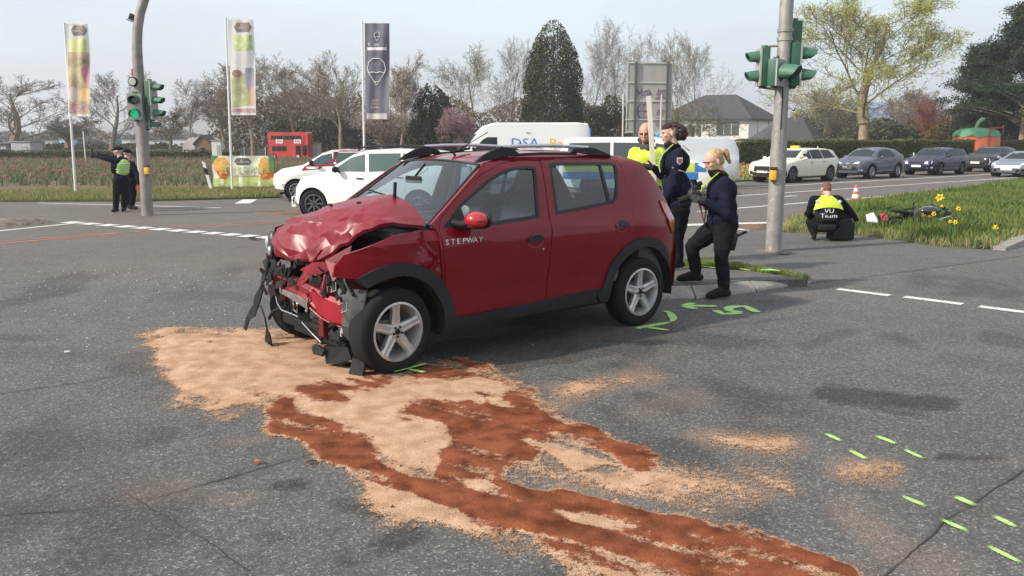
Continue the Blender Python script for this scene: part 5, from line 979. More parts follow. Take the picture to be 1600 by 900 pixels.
BODY = [(.985, 1.10), (.62, 1.360), (.45, 1.478), (.33, 1.548), (.12, 1.590), (-.2, 1.606), (-.8, 1.612), (-1.3, 1.585), (-1.50, 1.525), (-1.66, 1.37), (-1.80, 1.19), (-1.90, 1.02), (-1.945, .85), (-1.96, .60), (-1.93, .42)] + [(-1.335 + .515 * math.cos(R(a)), .32 + .515 * math.sin(R(a))) for a in range(168, 26, -11)] + [(-.80, .42), (-.4, .362), (.4, .355), (.87, .350), (.905, .372), (.93, .8), (.945, 1.06)]
for s in (1, -1):
    n = Vector((0, s, 0))
    sh = lambda bm, nm, m, par=hero, sm=True: obj(nm, bm, m, par, sm, sharp=50)
    sh(panel(BODY, side(s, -.003), [shrink(DF, -.004), shrink(DR, -.004)], .10, .03, n), 'side_frame', RED)
    fd = sh(panel(DF, side(s), [WF], .07, .03, n), 'door', RED); rd_ = sh(panel(DR, side(s), [WR], .07, .03, n), 'door', RED)
    fn = side(s)
    if s > 0:
        def dent(x, z, f=fn):
            p = f(x, z); k = math.exp(-((x - 1.0) / .13) ** 2); p.y -= .05 * k * (.5 + .9 * noise.noise(Vector((x * 9, 0, z * 7)))) + .012 * abs(noise.noise(Vector((x * 14, 3, z * 11)))) * (x < 1.15); p.y -= .02 * max(0, x - 1.5) * 4 * abs(noise.noise(Vector((x * 6, 1, z * 6)))); return p
        sh(panel(FEND, dent, (), .035, .02, n), 'fender', RED, sm=False)
    else: sh(panel([p for p in FEND if p[0] < 1.60], side(s, .0), (), .08, .02, n), 'fender', RED)
    sh(panel([(.87, .352), (-.795, .425), (-.74, .34), (-.78, .29), (.86, .272)], side(s, .006), (), .12, .05, n), 'sill_cladding', CLAD)
    for cx, a0, a1 in ((1.325, -12 if s > 0 else 20, 150 if s > 0 else 160), (-1.335, 8, 190)):
        o_ = [(cx + .555 * math.cos(R(a)) * (1.0), .32 + .535 * math.sin(R(a))) for a in range(a0, a1 + 1, 9)]; i_ = [(cx + .425 * math.cos(R(a)), .32 + .435 * math.sin(R(a))) for a in range(a1, a0 - 1, -9)]
        if cx > 0: o_ = [(.855, .262)] + [(cx + .525 * math.cos(R(a)), .32 + .525 * math.sin(R(a))) for a in range(184, 50, -8)]; i_ = [(cx + .425 * math.cos(R(a)), .32 + .43 * math.sin(R(a))) for a in range(57, 186, 8)] + [(.93, .235)]
        else: o_ = [(-.80, .285), (-.745, .36), (-.80, .425)] + [(cx + .525 * math.cos(R(a)), .32 + .525 * math.sin(R(a))) for a in range(16, 180, 8)] + [(-1.86, .30)]; i_ = [(-1.77, .27)] + [(cx + .43 * math.cos(R(a)), .32 + .435 * math.sin(R(a))) for a in range(184, -2, -8)] + [(-.88, .28)]
        bm = panel(o_ + i_, side(s, .018), (), .10, .10, n); sh(bm, 'arch_cladding', CLAD)
    # glass, rubbers
    for P_, nm in ((WF, fd), (WR, rd_)):
        bm = panel(shrink(P_, -.006), side(s, .002), [shrink(P_, .020)], .07, .02, n); sh(bm, 'window_seal', RUB, nm)
        bm = panel(shrink(P_, .010), side(s, -.010), (), .12); sh(bm, 'side_window', GLS, nm)
    bm = panel([(.895, 1.068), (.685, 1.235), (.655, 1.06)], side(s, -.002), (), .08, .02, n); sh(bm, 'mirror_sail', RUB, fd)
    sh(panel([(-.925, 1.525), (-.955, 1.525), (-.965, 1.17), (-.93, 1.165)], side(s, .0), (), .07, .02, n), 'window_divider', RUB, rd_)
    # handles: dark upper flap over a red recess
    for cx, cz, par in ((.0, .905, fd), (-1.035, .965, rd_)):
        el = [(cx + .085 * math.cos(R(a)), cz + .055 * math.sin(R(a)) + .018 * math.cos(R(a)) * 0) for a in range(0, 360, 20)]
        sh(panel(el, lambda x, z: Vector((x, s * (hw_(x, z) + .003 - .014 * max(0, 1 - ((x - cx) / .085) ** 2 - ((z - cz) / .055) ** 2)), z)), (), .03), 'handle_recess', RED, par)
        up = [(cx + .082 * math.cos(R(a)), cz + .004 + .052 * math.sin(R(a))) for a in range(0, 181, 20)]
        sh(panel(up, side(s, .022), (), .05, .02, n), 'door_handle', CLAD, par)
    b = NB(); cone(b, (-.085, s * (hw_(-.085, .835) - .01), .835), (-.085, s * (hw_(-.085, .835) + .005), .835), .012, n=12); obj('lock_barrel', b, M_CHROME, fd)
    # mirror
    b = NB(); ell(b, (.665, s * .955, 1.128), (.095, .10, .068), sub=3); [setattr(v.co, 'x', max(v.co.x, .605)) for v in b.verts]; mo = sh(b, 'mirror', mat('paint_cherry_red_gloss', (.42, .016, .02), .2, metal=.1, coat=1.), fd)
    b = NB(); ell(b, (.60, s * .957, 1.126), (.032, .102, .072), sub=3); ell(b, (.66, s * .94, 1.075), (.075, .085, .02), sub=2); obj('mirror_back', b, M_BLK, mo); b = NB(); tube(b, [(.78, s * .80, 1.10), (.74, s * .86, 1.09), (.70, s * .92, 1.10)], .035, 8); obj('mirror_arm', b, M_BLK, mo, True)
    # roof rail
    b = NB(); yr = s * .585
    prism(b, [(.415, 1.545), (.34, 1.60), (.20, 1.660), (.11, 1.682), (.075, 1.678), (-.02, 1.640), (-.06, 1.610), (.1, 1.59)], yr - .022, yr + .022); bmesh.ops.bevel(b, geom=[e for e in b.edges if len(e.link_faces) == 2 and e.calc_face_angle() > .6], offset=.008, segments=2, affect='EDGES'); rl = sh(b, 'rail_foot', CLAD)
    b = NB(); prism(b, [(-1.16, 1.588), (-1.05, 1.62), (-.93, 1.66), (-.86, 1.664), (-.70, 1.655), (-.66, 1.628), (-.9, 1.600)], yr - .022, yr + .022); sh(b, 'rail_foot', CLAD)
    b = NB(); tube(b, [(.12, yr, 1.672), (-.1, yr, 1.682), (-.45, yr, 1.684), (-.86, yr, 1.664)], .017, 10); obj('rail_bar', b, mat('rail_silver', (.55, .55, .58), .3, metal=.7), hero, True)
    b = NB(); tube(b, [(.02, yr, 1.606), (-.3, yr, 1.616), (-.72, yr, 1.612)], .014, 6); obj('rail_strip', b, CLAD, hero, True)
    # tail light
    sh(panel([(-1.66, 1.165), (-1.80, 1.12), (-1.885, 1.0), (-1.90, .90), (-1.84, .84), (-1.76, .93), (-1.70, 1.05)], side(s, .010), (), .06, .02, n), 'tail_light', M_TAIL)
# lettering
for s, x0 in ((1, .70),):
    for i, ch in enumerate('STEPWAY'):
        x = .885 - i * .053; z = .962; b = text_bm(ch, .060, 1.1, .0015); place(b, basis((x, s * (hw_(x, z) + .004), z), (-1, 0, 0), (0, 0, 1))); obj('letter', b, mat('letter_silver', (.62, .62, .62), .35), hero)
# roof and rear
def lofted(rows, nm, m, par=hero, thick=.0, sm=True):
    b = NB(); V = [[b.verts.new(p) for p in r] for r in rows]
    for a, c in zip(V, V[1:]):
        for i in range(len(a) - 1): b.faces.new((a[i], a[i + 1], c[i + 1], c[i]))
    return obj(nm, b, m, par, sm, sharp=40)
zr = lambda x: interp(x, [(-1.62, 1.50), (-1.5, 1.535), (-1.3, 1.588), (-.8, 1.614), (-.2, 1.608), (.12, 1.592), (.36, 1.540)])
rows = []
for k in range(24):
    x = .36 - 1.98 * k / 23; e = hw_(max(x, -1.5), zr(x) - .004) - .012
    rows.append([Vector((x + (.02 * (1 - t * t) if k == 0 else 0), t * e, zr(x) - .012 + (.040 if abs(x) < 9 else 0) * (1 - t * t) - .006 * math.exp(-((abs(t) - .86) / .05) ** 2))) for t in [(-1 + 2 * j / 20) for j in range(21)]])
lofted(rows, 'roof', RED)
ro = [[Vector((-1.62, t * .60, 1.505)), Vector((-1.70, t * .60, 1.49))] for t in (-1, -.5, 0, .5, 1)]; lofted(ro, 'spoiler', RED)
lofted([[Vector((-1.60 - .30 * k / 6, t * (.56 + .08 * k / 6), 1.50 - .36 * k / 6)) for t in [(-1 + j / 5) for j in range(11)]] for k in range(7)], 'rear_window', GLS)
lofted([[Vector((-1.86 - .12 * math.sin(k / 8 * PI * .7) - .05 * (1 - t * t), t * (.66 + .05 * min(1, k / 3)), 1.16 - .86 * k / 8)) for t in [(-1 + j / 5) for j in range(11)]] for k in range(9)], 'tailgate', RED)
b = NB(); ra = NB(); tube(b, [(-.10 + .30, .02, 1.605), (.24, .02, 1.625), (.04, .02, 1.66)], .012, 6); tube(b, [(.20, .02, 1.63), (-.16, .02, 1.80)], .004, 5); obj('roof_antenna', b, M_BLK, hero)
# windscreen
rows = []
for k in range(9):
    f = k / 8; rows.append([Vector((.985 + .04 * (1 - t * t) - (.625 - .01 * (1 - t * t)) * f, t * (.755 - .165 * f), 1.085 + .015 * (1 - t * t) + (.445 + .02 * (1 - t * t)) * f)) for t in [(-1 + 2 * j / 14) for j in range(15)]])
lofted(rows, 'windscreen', GL)
b = NB()
for j in (0, 14): tube(b, [r[j] for r in rows], .013, 6)
tube(b, rows[0], .02, 6); tube(b, rows[-1], .010, 6); obj('windscreen_seal', b, RUB, hero, True)
# interior
b = NB(); prism(b, [(.86, .36), (-1.85, .36), (-1.85, .95), (-1.45, .98), (-1.40, .62), (.86, .62)], -.74, .74); obj('cabin_floor', b, INT, hero)
def seat(y, x=0., w=.46):
    s_ = NB(); box(s_, (x + .10, y, .68), (.50, w, .16), bev=.05); box(s_, (x - .20, y, .98), (.15, w, .56), Matrix.Rotation(R(-16), 3, 'Y'), bev=.06); so = obj('seat', s_, mat('seat_fabric', (.045, .05, .06), .9, var=.3, scale=30), hero, True)
    s_ = NB(); box(s_, (x - .31, y, 1.34), (.09, .26, .18), Matrix.Rotation(R(-12), 3, 'Y'), bev=.035); obj('headrest', s_, MATS['seat_fabric'], so, True); s_ = NB()
    for q in (-.06, .06): cone(s_, (x - .27, y + q, 1.2), (x - .30, y + q, 1.30), .007, n=6)
    obj('headrest_rod', s_, M_CHROME, so)
seat(.36, -.05); seat(-.36, -.05); s_ = NB(); box(s_, (-.85, 0, .66), (.46, 1.25, .16), bev=.05); box(s_, (-1.12, 0, .92), (.14, 1.25, .52), Matrix.Rotation(R(-14), 3, 'Y'), bev=.05); obj('rear_bench', s_, MATS['seat_fabric'], hero, True)
for y in (-.38, .38): s_ = NB(); box(s_, (-1.20, y, 1.22), (.08, .24, .14), bev=.03); obj('headrest', s_, MATS['seat_fabric'], hero, True)
b = NB(); prism(b, [(.98, 1.05), (.72, 1.08), (.58, 1.00), (.56, .70), (.98, .66)], -.72, .72); bmesh.ops.bevel(b, geom=b.edges[:], offset=.02, segments=2, affect='EDGES'); obj('dashboard', b, INT, hero)
b = NB(); tube(b, [(.42 + .06 * math.sin(a), .36 + .185 * math.cos(a), 1.0 + .175 * math.sin(a)) for a in [2 * PI * k / 20 for k in range(21)]], .014, 8); box(b, (.46, .36, 1.0), (.05, .14, .12), bev=.02); obj('steering_wheel', b, M_BLK, hero, True)
b = NB(); ell(b, (.47, .40, 1.03), (.09, .17, .15), sub=3); ell(b, (.50, .50, 1.12), (.09, .12, .10), sub=3)
for v in b.verts: v.co += Vector((1, 1, 1)) * .03 * noise.noise(v.co * 9)
obj('airbag', b, mat('airbag_cloth', (.55, .54, .50), .9), hero, True)
b = NB(); box(b, (.62, 0, 1.40), (.02, .24, .06), bev=.01); cone(b, (.60, 0, 1.43), (.50, 0, 1.53), .01, n=6); obj('inner_mirror', b, M_BLK, hero)
b = NB(); tube(b, [(-.33, .66, 1.45), (-.30, .68, 1.2), (-.2, .66, .8)], .018, 6); tube(b, [(-.33, -.66, 1.45), (-.30, -.68, 1.2), (-.2, -.66, .8)], .018, 6); obj('seat_belt', b, M_BLK, hero)
for s in (1, -1): b = NB(); prism(b, [(-.28, 1.05), (-.21, 1.05), (-.26, 1.50), (-.33, 1.50)], 0, .02); place(b, Matrix.Translation((0, s * .775, 0)) @ Matrix.Translation((0, 0, 1.05)) @ Matrix.Rotation(s * R(17.5), 4, 'X') @ Matrix.Translation((0, 0, -1.05))); obj('pillar_trim', b, mat('trim_light', (.30, .30, .29), .8), hero)
for s in (1, -1): b = NB(); box(b, (.35, s * .77, .74), (1.0, .06, .62), bev=.02); box(b, (-.65, s * .77, .76), (.85, .06, .62), bev=.02); obj('door_trim', b, INT, hero)
# underbody, wheel wells, wheels
b = NB(); box(b, (-.2, 0, .30), (3.0, 1.36, .14)); obj('underbody', b, M_WELL, hero)
for x in (1.325, -1.335):
    for s in (1, -1):
        b = NB(); ar = arc(x, .33, .44, 62 if x > 0 else -5, 190, 16); V2 = [(b.verts.new((p[0], s * .52, p[1])), b.verts.new((p[0], s * (.845 if s > 0 or x < 0 else .80), p[1]))) for p in ar]
        for q, w_ in zip(V2, V2[1:]): b.faces.new((q[0], q[1], w_[1], w_[0]))
        b.faces.new([q[0] for q in V2] + [b.verts.new((ar[-1][0], s * .52, .2)), b.verts.new((ar[0][0], s * .52, .2))])
        obj('wheel_well', b, M_WELL, hero)
RIMG = mat('rim_silver_dusty', (.52, .52, .52), .34, metal=.6, var=.18, scale=14)
wheel(hero, 1.325, .755, .325, .205, 5, 'wide', .222, RIMG, steer=R(5)); wheel(hero, -1.335, .755, .325, .205, 5, 'wide', .222, RIMG); wheel(hero, 1.30, -.74, .325, .205, 5, 'wide', .222, RIMG, steer=R(8)); wheel(hero, -1.335, -.755, .325, .205, 5, 'wide', .222, RIMG)
# ---- crumpled bonnet: measured control rows from back edge to torn front edge
CT = [[(1.02, -.72, 1.11), (1.04, -.36, 1.235), (.99, 0, 1.285), (.955, .24, 1.298), (.945, .46, 1.235), (.95, .62, 1.15), (.955, .745, 1.082)],
      [(1.16, -.72, 1.10), (1.22, -.36, 1.20), (1.19, 0, 1.235), (1.14, .26, 1.262), (1.12, .46, 1.215), (1.10, .60, 1.155), (1.10, .70, 1.10)],
      [(1.30, -.71, 1.09), (1.36, -.36, 1.145), (1.34, 0, 1.165), (1.28, .25, 1.20), (1.27, .44, 1.17), (1.26, .57, 1.145), (1.25, .665, 1.12)],
      [(1.44, -.70, 1.055), (1.48, -.36, 1.065), (1.45, -.02, 1.06), (1.40, .22, 1.125), (1.37, .40, 1.10), (1.36, .52, 1.115), (1.345, .62, 1.105)],
      [(1.54, -.69, 1.00), (1.58, -.37, .99), (1.54, -.03, .95), (1.49, .18, 1.02), (1.46, .34, 1.03), (1.45, .46, 1.05), (1.45, .55, 1.055)],
      [(1.61, -.68, .935), (1.66, -.40, .905), (1.61, -.05, .875), (1.57, .14, .90), (1.54, .27, .93), (1.53, .36, .945), (1.53, .43, .955)],
      [(1.645, -.67, .875), (1.70, -.42, .80), (1.66, -.10, .79), (1.63, .06, .795), (1.63, .16, .815), (1.62, .22, .83), (1.61, .27, .845)]]
def bez(CT, u, v):
    n, m = len(CT) - 1, len(CT[0]) - 1; fu, fv = u * n, v * m; i, j = min(int(fu), n - 1), min(int(fv), m - 1); a, b_ = fu - i, fv - j
    a, b_ = a, b_; p = lambda q, w_: Vector(CT[q][w_]); return p(i, j) * (1 - a) * (1 - b_) + p(i + 1, j) * a * (1 - b_) + p(i, j + 1) * (1 - a) * b_ + p(i + 1, j + 1) * a * b_
NU, NV = 13, 14; b = NB(); GR = []; rc = random.Random(23)
for i in range(NU + 1):     # folded sheet: few jittered nodes, flat facets between them, then a fine cut
    row = []
    for j in range(NV + 1):
        u, v = i / NU, j / NV; inn = 0 < i < NU and 0 < j < NV; k = max(0, (u - .22) / .78)
        if inn: u += rc.uniform(-.42, .42) / NU * min(1, k * 3); v += rc.uniform(-.42, .42) / NV * min(1, k * 3)
        q = bez(CT, u, v); a_ = min(1, k * 2.2)
        q.z += a_ * (rc.uniform(-.040, .036) + .030 * math.sin(v * 19 + u * 7)) * (1 if inn else .35) + .010 * math.exp(-((abs(v - .5) - .33) / .03) ** 2) * (1 - a_); q.x += a_ * rc.uniform(-.022, .022) * (1.5 if i == NU else 1); row.append(b.verts.new(q))
    GR.append(row)
for i in range(NU):
    for j in range(NV):
        a_, c_, d_, e_ = GR[i][j], GR[i][j + 1], GR[i + 1][j + 1], GR[i + 1][j]
        for f_ in (((a_, c_, d_), (a_, d_, e_)) if rc.random() < .5 else ((a_, c_, e_), (c_, d_, e_))): b.faces.new(f_)
bmesh.ops.subdivide_edges(b, edges=b.edges[:], cuts=2, use_grid_fill=True)
for v_ in b.verts: k = min(1, max(0, (v_.co.x - 1.1) / .35)); v_.co.z += (.0055 * noise.noise(v_.co * 26) + .003) * k
bmesh.ops.smooth_vert(b, verts=[v_ for v_ in b.verts if not v_.is_boundary], factor=.42, use_axis_x=True, use_axis_y=True, use_axis_z=True)
bmesh.ops.triangulate(b, faces=b.faces[:]); ed = [e for e in b.edges if len(e.link_faces) == 1]; r_ = bmesh.ops.extrude_edge_only(b, edges=ed); bmesh.ops.translate(b, vec=(-.012, 0, -.022), verts=[g for g in r_['geom'] if isinstance(g, bmesh.types.BMVert)])
REDH = mat('paint_cherry_red_scuffed', (.185, .003, .013), .55, metal=.0, spec=.12, coat=.8, bump=.12, bscale=12, wear=((.50, .42, .40), -.135), var=.12, scale=9)
REDH.node_tree.nodes['Principled BSDF'].inputs['Coat Roughness'].default_value = .38
obj('bonnet', b, REDH, hero, True, sharp=22)
for y in (-.27, .22): b = NB(); ell(b, (1.27, y, 1.245 if y > 0 else 1.20), (.022, .022, .010)); obj('washer_nozzle', b, M_BLK, hero)
b = NB(); lofted([[Vector((1.00, t * .70, 1.06)), Vector((1.10, t * .70, 1.04))] for t in (-1, 0, 1)], 'cowl', M_BLK)
b = NB(); tube(b, [(.965, -.10, 1.16), (.80, -.12, 1.26), (.74, -.62, 1.30)], .008, 5); tube(b, [(1.0, .30, 1.16), (.985, .305, 1.40)], .014, 6); obj('wiper', b, M_BLK, hero)
# ---- engine bay and torn front, every chunk its own part
rg = random.Random(11)
def chunk(nm, m, fn): b_ = NB(); fn(b_); return obj(nm, b_, m, hero)
chunk('engine_block', M_WELL, lambda b: (box(b, (1.20, -.05, .62), (.42, 1.0, .46), bev=.04), box(b, (1.10, .1, .92), (.34, .7, .16), bev=.03), box(b, (1.12, .48, .90), (.22, .2, .18), bev=.02)))
chunk('battery', mat('battery_grey', (.10, .10, .10), .6), lambda b: box(b, (1.13, .50, 1.0), (.18, .22, .09), bev=.015))
chunk('inner_wing', REDD, lambda b: (shard(b, [(.98, .70, 1.05), (1.35, .68, .99), (1.62, .60, .82), (1.58, .60, .62), (1.1, .66, .72)], .01), shard(b, [(1.50, .52, .95), (1.66, .40, .84), (1.68, .55, .70), (1.60, .62, .80)], .008)))
chunk('slam_panel', REDW, lambda b: (shard(b, [(1.62, .52, .845), (1.66, .20, .80), (1.70, .05, .73), (1.66, .24, .70), (1.63, .46, .78)], .012)))
chunk('slam_panel_piece', REDW, lambda b: (shard(b, [(1.64, .16, .72), (1.70, .02, .60), (1.68, -.10, .60), (1.66, .05, .74)], .012)))
chunk('slam_panel_piece', REDW, lambda b: (shard(b, [(1.66, -.44, .74), (1.70, -.50, .58), (1.72, -.60, .46), (1.69, -.55, .44), (1.66, -.47, .60)], .014)))
chunk('red_stay', REDW, lambda b: (tube(b, [(1.60, .33, .80), (1.66, .34, .62), (1.65, .32, .50)], .018, 6)))
# bumper beam: a folded box section with bright lower lip
def beam(b):
    pts = [(1.64, -.66, .560), (1.665, -.45, .575), (1.68, -.2, .575), (1.685, .02, .565), (1.675, .16, .535), (1.655, .30, .485), (1.62, .46, .455), (1.585, .60, .440)]; hs = [.055, .060, .064, .066, .080, .100, .100, .086]; prev = None
    for p, h in zip(pts, hs):
        p = Vector(p); ring = [b.verts.new(p + Vector(o)) for o in ((-.06, 0, h), (-.008, 0, h), (.016, 0, h * .55), (-.004, 0, h * .25), (-.004, 0, -h * .35), (.014, 0, -h * .65), (0, 0, -h), (-.06, 0, -h))]
        if prev: [b.faces.new((prev[q], prev[(q + 1) % 8], ring[(q + 1) % 8], ring[q])) for q in range(8)]
        else: b.faces.new(ring[::-1])
        prev = ring
    b.faces.new(prev)
chunk('bumper_beam', REDW, beam)
chunk('beam_end_plate', mat('red_plate_bright', (.30, .006, .022), .4, metal=.1, coat=.5, var=.2, scale=9), lambda b: shard(b, [(1.695, .20, .60), (1.678, .30, .555), (1.655, .42, .530), (1.612, .625, .515), (1.605, .62, .375), (1.650, .44, .372), (1.680, .27, .420), (1.69, .21, .50)], -.03))
chunk('beam_lip', REDW, lambda b: (tube(b, [(1.69, .16, .445), (1.665, .30, .385), (1.635, .46, .352), (1.598, .60, .345), (1.592, .62, .50)], .008, 6), box(b, (1.68, .12, .50), (.02, .012, .11), Matrix.Rotation(R(15), 3, 'X'))))
chunk('tow_eye', M_CHROME, lambda b: (tube(b, [(1.70, .155, .53), (1.705, .14, .49), (1.705, .13, .45)], .012, 6), ell(b, (1.70, .12, .42), .014)))
chunk('grey_bumper_skin', mat('grey_scuffed', (.17, .15, .145), .7, var=.3, scale=12), lambda b: (shard(b, [(1.66, -.62, .52), (1.70, -.30, .52), (1.70, 0, .51), (1.69, .13, .47), (1.68, .10, .42), (1.70, -.25, .48), (1.66, -.60, .48)], .01)))
chunk('radiator', mat('radiator_fins', (.10, .105, .105), .6, var=.5, scale=60, metal=.4), lambda b: (box(b, (1.52, .02, .42), (.04, .36, .26)), [box(b, (1.545, .02, .31 + k * .018), (.008, .34, .006)) for k in range(13)]))
chunk('condenser_duct', M_BLK, lambda b: (box(b, (1.56, -.30, .45), (.14, .16, .12), Matrix.Rotation(.4, 3, 'X'), bev=.03), box(b, (1.5, -.5, .40), (.2, .12, .2), bev=.03), box(b, (1.45, -.25, .24), (.3, .7, .10), bev=.03), box(b, (1.52, .10, .26), (.12, .32, .12), bev=.02)))
chunk('coolant_pipe', M_CHROME, lambda b: (tube(b, [(1.66, -.56, .46), (1.67, -.50, .38), (1.67, -.42, .335), (1.67, -.22, .335), (1.67, -.10, .33)], .008, 6), tube(b, [(1.66, -.20, .50), (1.68, -.16, .42), (1.68, -.17, .38), (1.67, -.12, .36), (1.68, -.09, .44), (1.66, -.12, .50)], .007, 6), tube(b, [(1.64, -.1, .28), (1.64, .08, .22), (1.62, .2, .16)], .009, 6)))
def hoses(b):
    for k in range(12):
        p = Vector((1.62 + rg.uniform(-.06, .05), rg.uniform(-.55, .62), rg.uniform(.25, .78))); q = [p]
        for _ in range(4): q.append(q[-1] + Vector((rg.uniform(-.04, .05), rg.uniform(-.07, .07), rg.uniform(-.09, .05))))
        b = NB(); tube(b, q, rg.choice((.006, .009, .014)), 6); obj('torn_hose', b, M_BLK, hero, True)
hoses(None)
chunk('wiring', mat('wire_white', (.45, .43, .40), .6), lambda b: [tube(b, [Vector((1.63, y, z)), Vector((1.66, y + .03, z - .05)), Vector((1.64, y + .07, z - .03)), Vector((1.65, y + .09, z + .03))], .004, 5) for y, z in ((.55, .58), (.60, .53), (.44, .66), (-.35, .62), (.30, .62))])
# black plastic remnants
def scraps(b):   # each torn piece is a part
    for c, s_, n_ in (((1.68, -.35, .66), .11, 7), ((1.69, -.58, .58), .11, 8), ((1.66, -.15, .68), .10, 5), ((1.66, .12, .74), .07, 4), ((1.63, .40, .66), .10, 8), ((1.60, .55, .62), .09, 6), ((1.66, -.62, .70), .10, 6), ((1.64, .28, .72), .07, 4), ((1.62, .48, .30), .08, 5), ((1.60, .2, .22), .08, 5)):
        for k in range(n_):
            o = Vector(c) + Vector((rg.uniform(-.04, .04), rg.uniform(-s_, s_), rg.uniform(-s_, s_))); a = rg.uniform(0, PI); w = s_ * rg.uniform(.35, .8)
            b = NB(); shard(b, [o + Vector((rg.uniform(-.02, .03), math.cos(a + q) * w * rg.uniform(.4, 1), math.sin(a + q) * w * rg.uniform(.4, 1.2))) for q in (0, 1.4, 2.7, 4.2)], .008); obj('plastic_scrap', b, M_BLK, hero)
scraps(None)
chunk('hanging_bumper_strip', M_BLK, lambda b: (shard(b, [(1.66, -.68, .74), (1.70, -.60, .72), (1.72, -.62, .58), (1.74, -.68, .50), (1.72, -.76, .46), (1.70, -.74, .58)], .012), shard(b, [(1.72, -.66, .52), (1.74, -.70, .40), (1.75, -.76, .30), (1.77, -.82, .27), (1.75, -.80, .40), (1.72, -.74, .50)], .012), shard(b, [(1.75, -.74, .33), (1.77, -.76, .24), (1.80, -.82, .20), (1.82, -.86, .10), (1.83, -.88, .12), (1.81, -.86, .22), (1.77, -.82, .32)], .01), tube(b, [(1.74, -.70, .34), (1.74, -.62, .24), (1.74, -.58, .13)], .008, 5), shard(b, [(1.74, -.60, .15), (1.74, -.54, .11), (1.745, -.50, .03), (1.74, -.525, .015), (1.74, -.55, .055), (1.74, -.58, .02), (1.74, -.60, .035), (1.74, -.64, .03), (1.74, -.645, .07), (1.74, -.625, .11)], .012)))
chunk('corner_flap', M_BLK, lambda b: (shard(b, [(1.66, -.52, .74), (1.68, -.50, .66), (1.69, -.70, .66), (1.67, -.78, .71), (1.66, -.70, .745)], .012), shard(b, [(1.50, -.86, .86), (1.60, -.83, .74), (1.56, -.86, .64), (1.46, -.88, .70)], .012)))
# wing liner folded in front of the wheel and pieces lying under it
def liner(b):
    rows = []
    for k in range(9):
        z = .66 - .56 * k / 8; x = 1.62 + .05 * math.sin(k * .5) - .03 * k / 8; wv = .07 + .05 * math.sin(k / 8 * PI); rows.append([b.verts.new((x + .018 * math.sin(k * 1.7), .74 - wv * 1.1 + .014 * math.sin(k * 2), z)), b.verts.new((x - .02, .74 - wv * .2, z + .006 * math.sin(k * 3))), b.verts.new((x - .075, .80, z))])
    for r0, r1 in zip(rows, rows[1:]): [b.faces.new((r0[i], r0[i + 1], r1[i + 1], r1[i])) for i in range(2)]
    r_ = bmesh.ops.extrude_face_region(b, geom=b.faces[:]); bmesh.ops.translate(b, vec=(-.01, .004, 0), verts=[g for g in r_['geom'] if isinstance(g, bmesh.types.BMVert)])
chunk('wheel_liner', mat('liner_grey', (.048, .050, .053), .7, var=.35, scale=8), liner)
chunk('undertray_piece', M_BLK, lambda b: (shard(b, [(1.68, .30, .17), (1.66, .20, .16), (1.66, .14, .12), (1.68, .20, .08), (1.68, .34, .09), (1.66, .36, .14)], .02), shard(b, [(1.66, .30, .16), (1.60, .58, .20), (1.60, .64, .12), (1.64, .50, .06), (1.66, .34, .03)], .02), shard(b, [(1.60, .66, .14), (1.58, .80, .12), (1.60, .80, .03), (1.64, .66, .02)], .02), box(b, (1.35, .1, .20), (.5, .9, .06))))
chunk('washer_tank', mat('tank_white', (.55, .55, .53), .4), lambda b: cone(b, (1.56, .50, .35), (1.56, .50, .27), .06, .055, 16))
for c_, s_ in (((1.60, .24, .32), (.09, .08, .20)), ((1.45, .52, .46), (.34, .10, .12)), ((1.45, -.52, .46), (.34, .10, .12))): chunk('crash_box', REDD, lambda b: box(b, c_, s_, bev=.01))
chunk('horn', mat('horn_grey', (.22, .22, .22), .5, metal=.6), lambda b: (cone(b, (1.60, .57, .62), (1.635, .585, .62), .045, .035, 16), cone(b, (1.58, .40, .64), (1.62, .41, .64), .03, n=12)))
chunk('reservoir', mat('reservoir_olive', (.16, .15, .10), .6), lambda b: box(b, (1.50, .66, .53), (.10, .12, .10), bev=.02))
chunk('latch_bracket', mat('bracket_dark', (.05, .05, .05), .6, metal=.5), lambda b: (shard(b, [(1.62, .58, .76), (1.66, .68, .71), (1.64, .74, .62), (1.60, .72, .60), (1.60, .64, .67)], .012), [ell(b, (1.655 - .01 * k, .62 + .04 * k, .725 - .03 * k), .008, sub=1) for k in range(5)]))
# far headlamp and its broken housing
hl = chunk('headlight', mat('lamp_housing', (.03, .03, .03), .4), lambda b: (ell(b, (1.585, -.735, .84), (.05, .075, .125), sub=3),)); b = NB(); ell(b, (1.625, -.755, .86), (.022, .03, .06), sub=2); ell(b, (1.63, -.70, .80), (.02, .025, .045), sub=2); obj('reflector', b, mat('reflector', (.62, .64, .62), .12, metal=.6, coat=1), hl, True)
chunk('far_wing_edge', RED, lambda b: (shard(b, [(1.40, -.80, .99), (1.56, -.80, .90), (1.62, -.82, .74), (1.62, -.80, .62), (1.56, -.84, .62), (1.46, -.86, .80)], .012)))
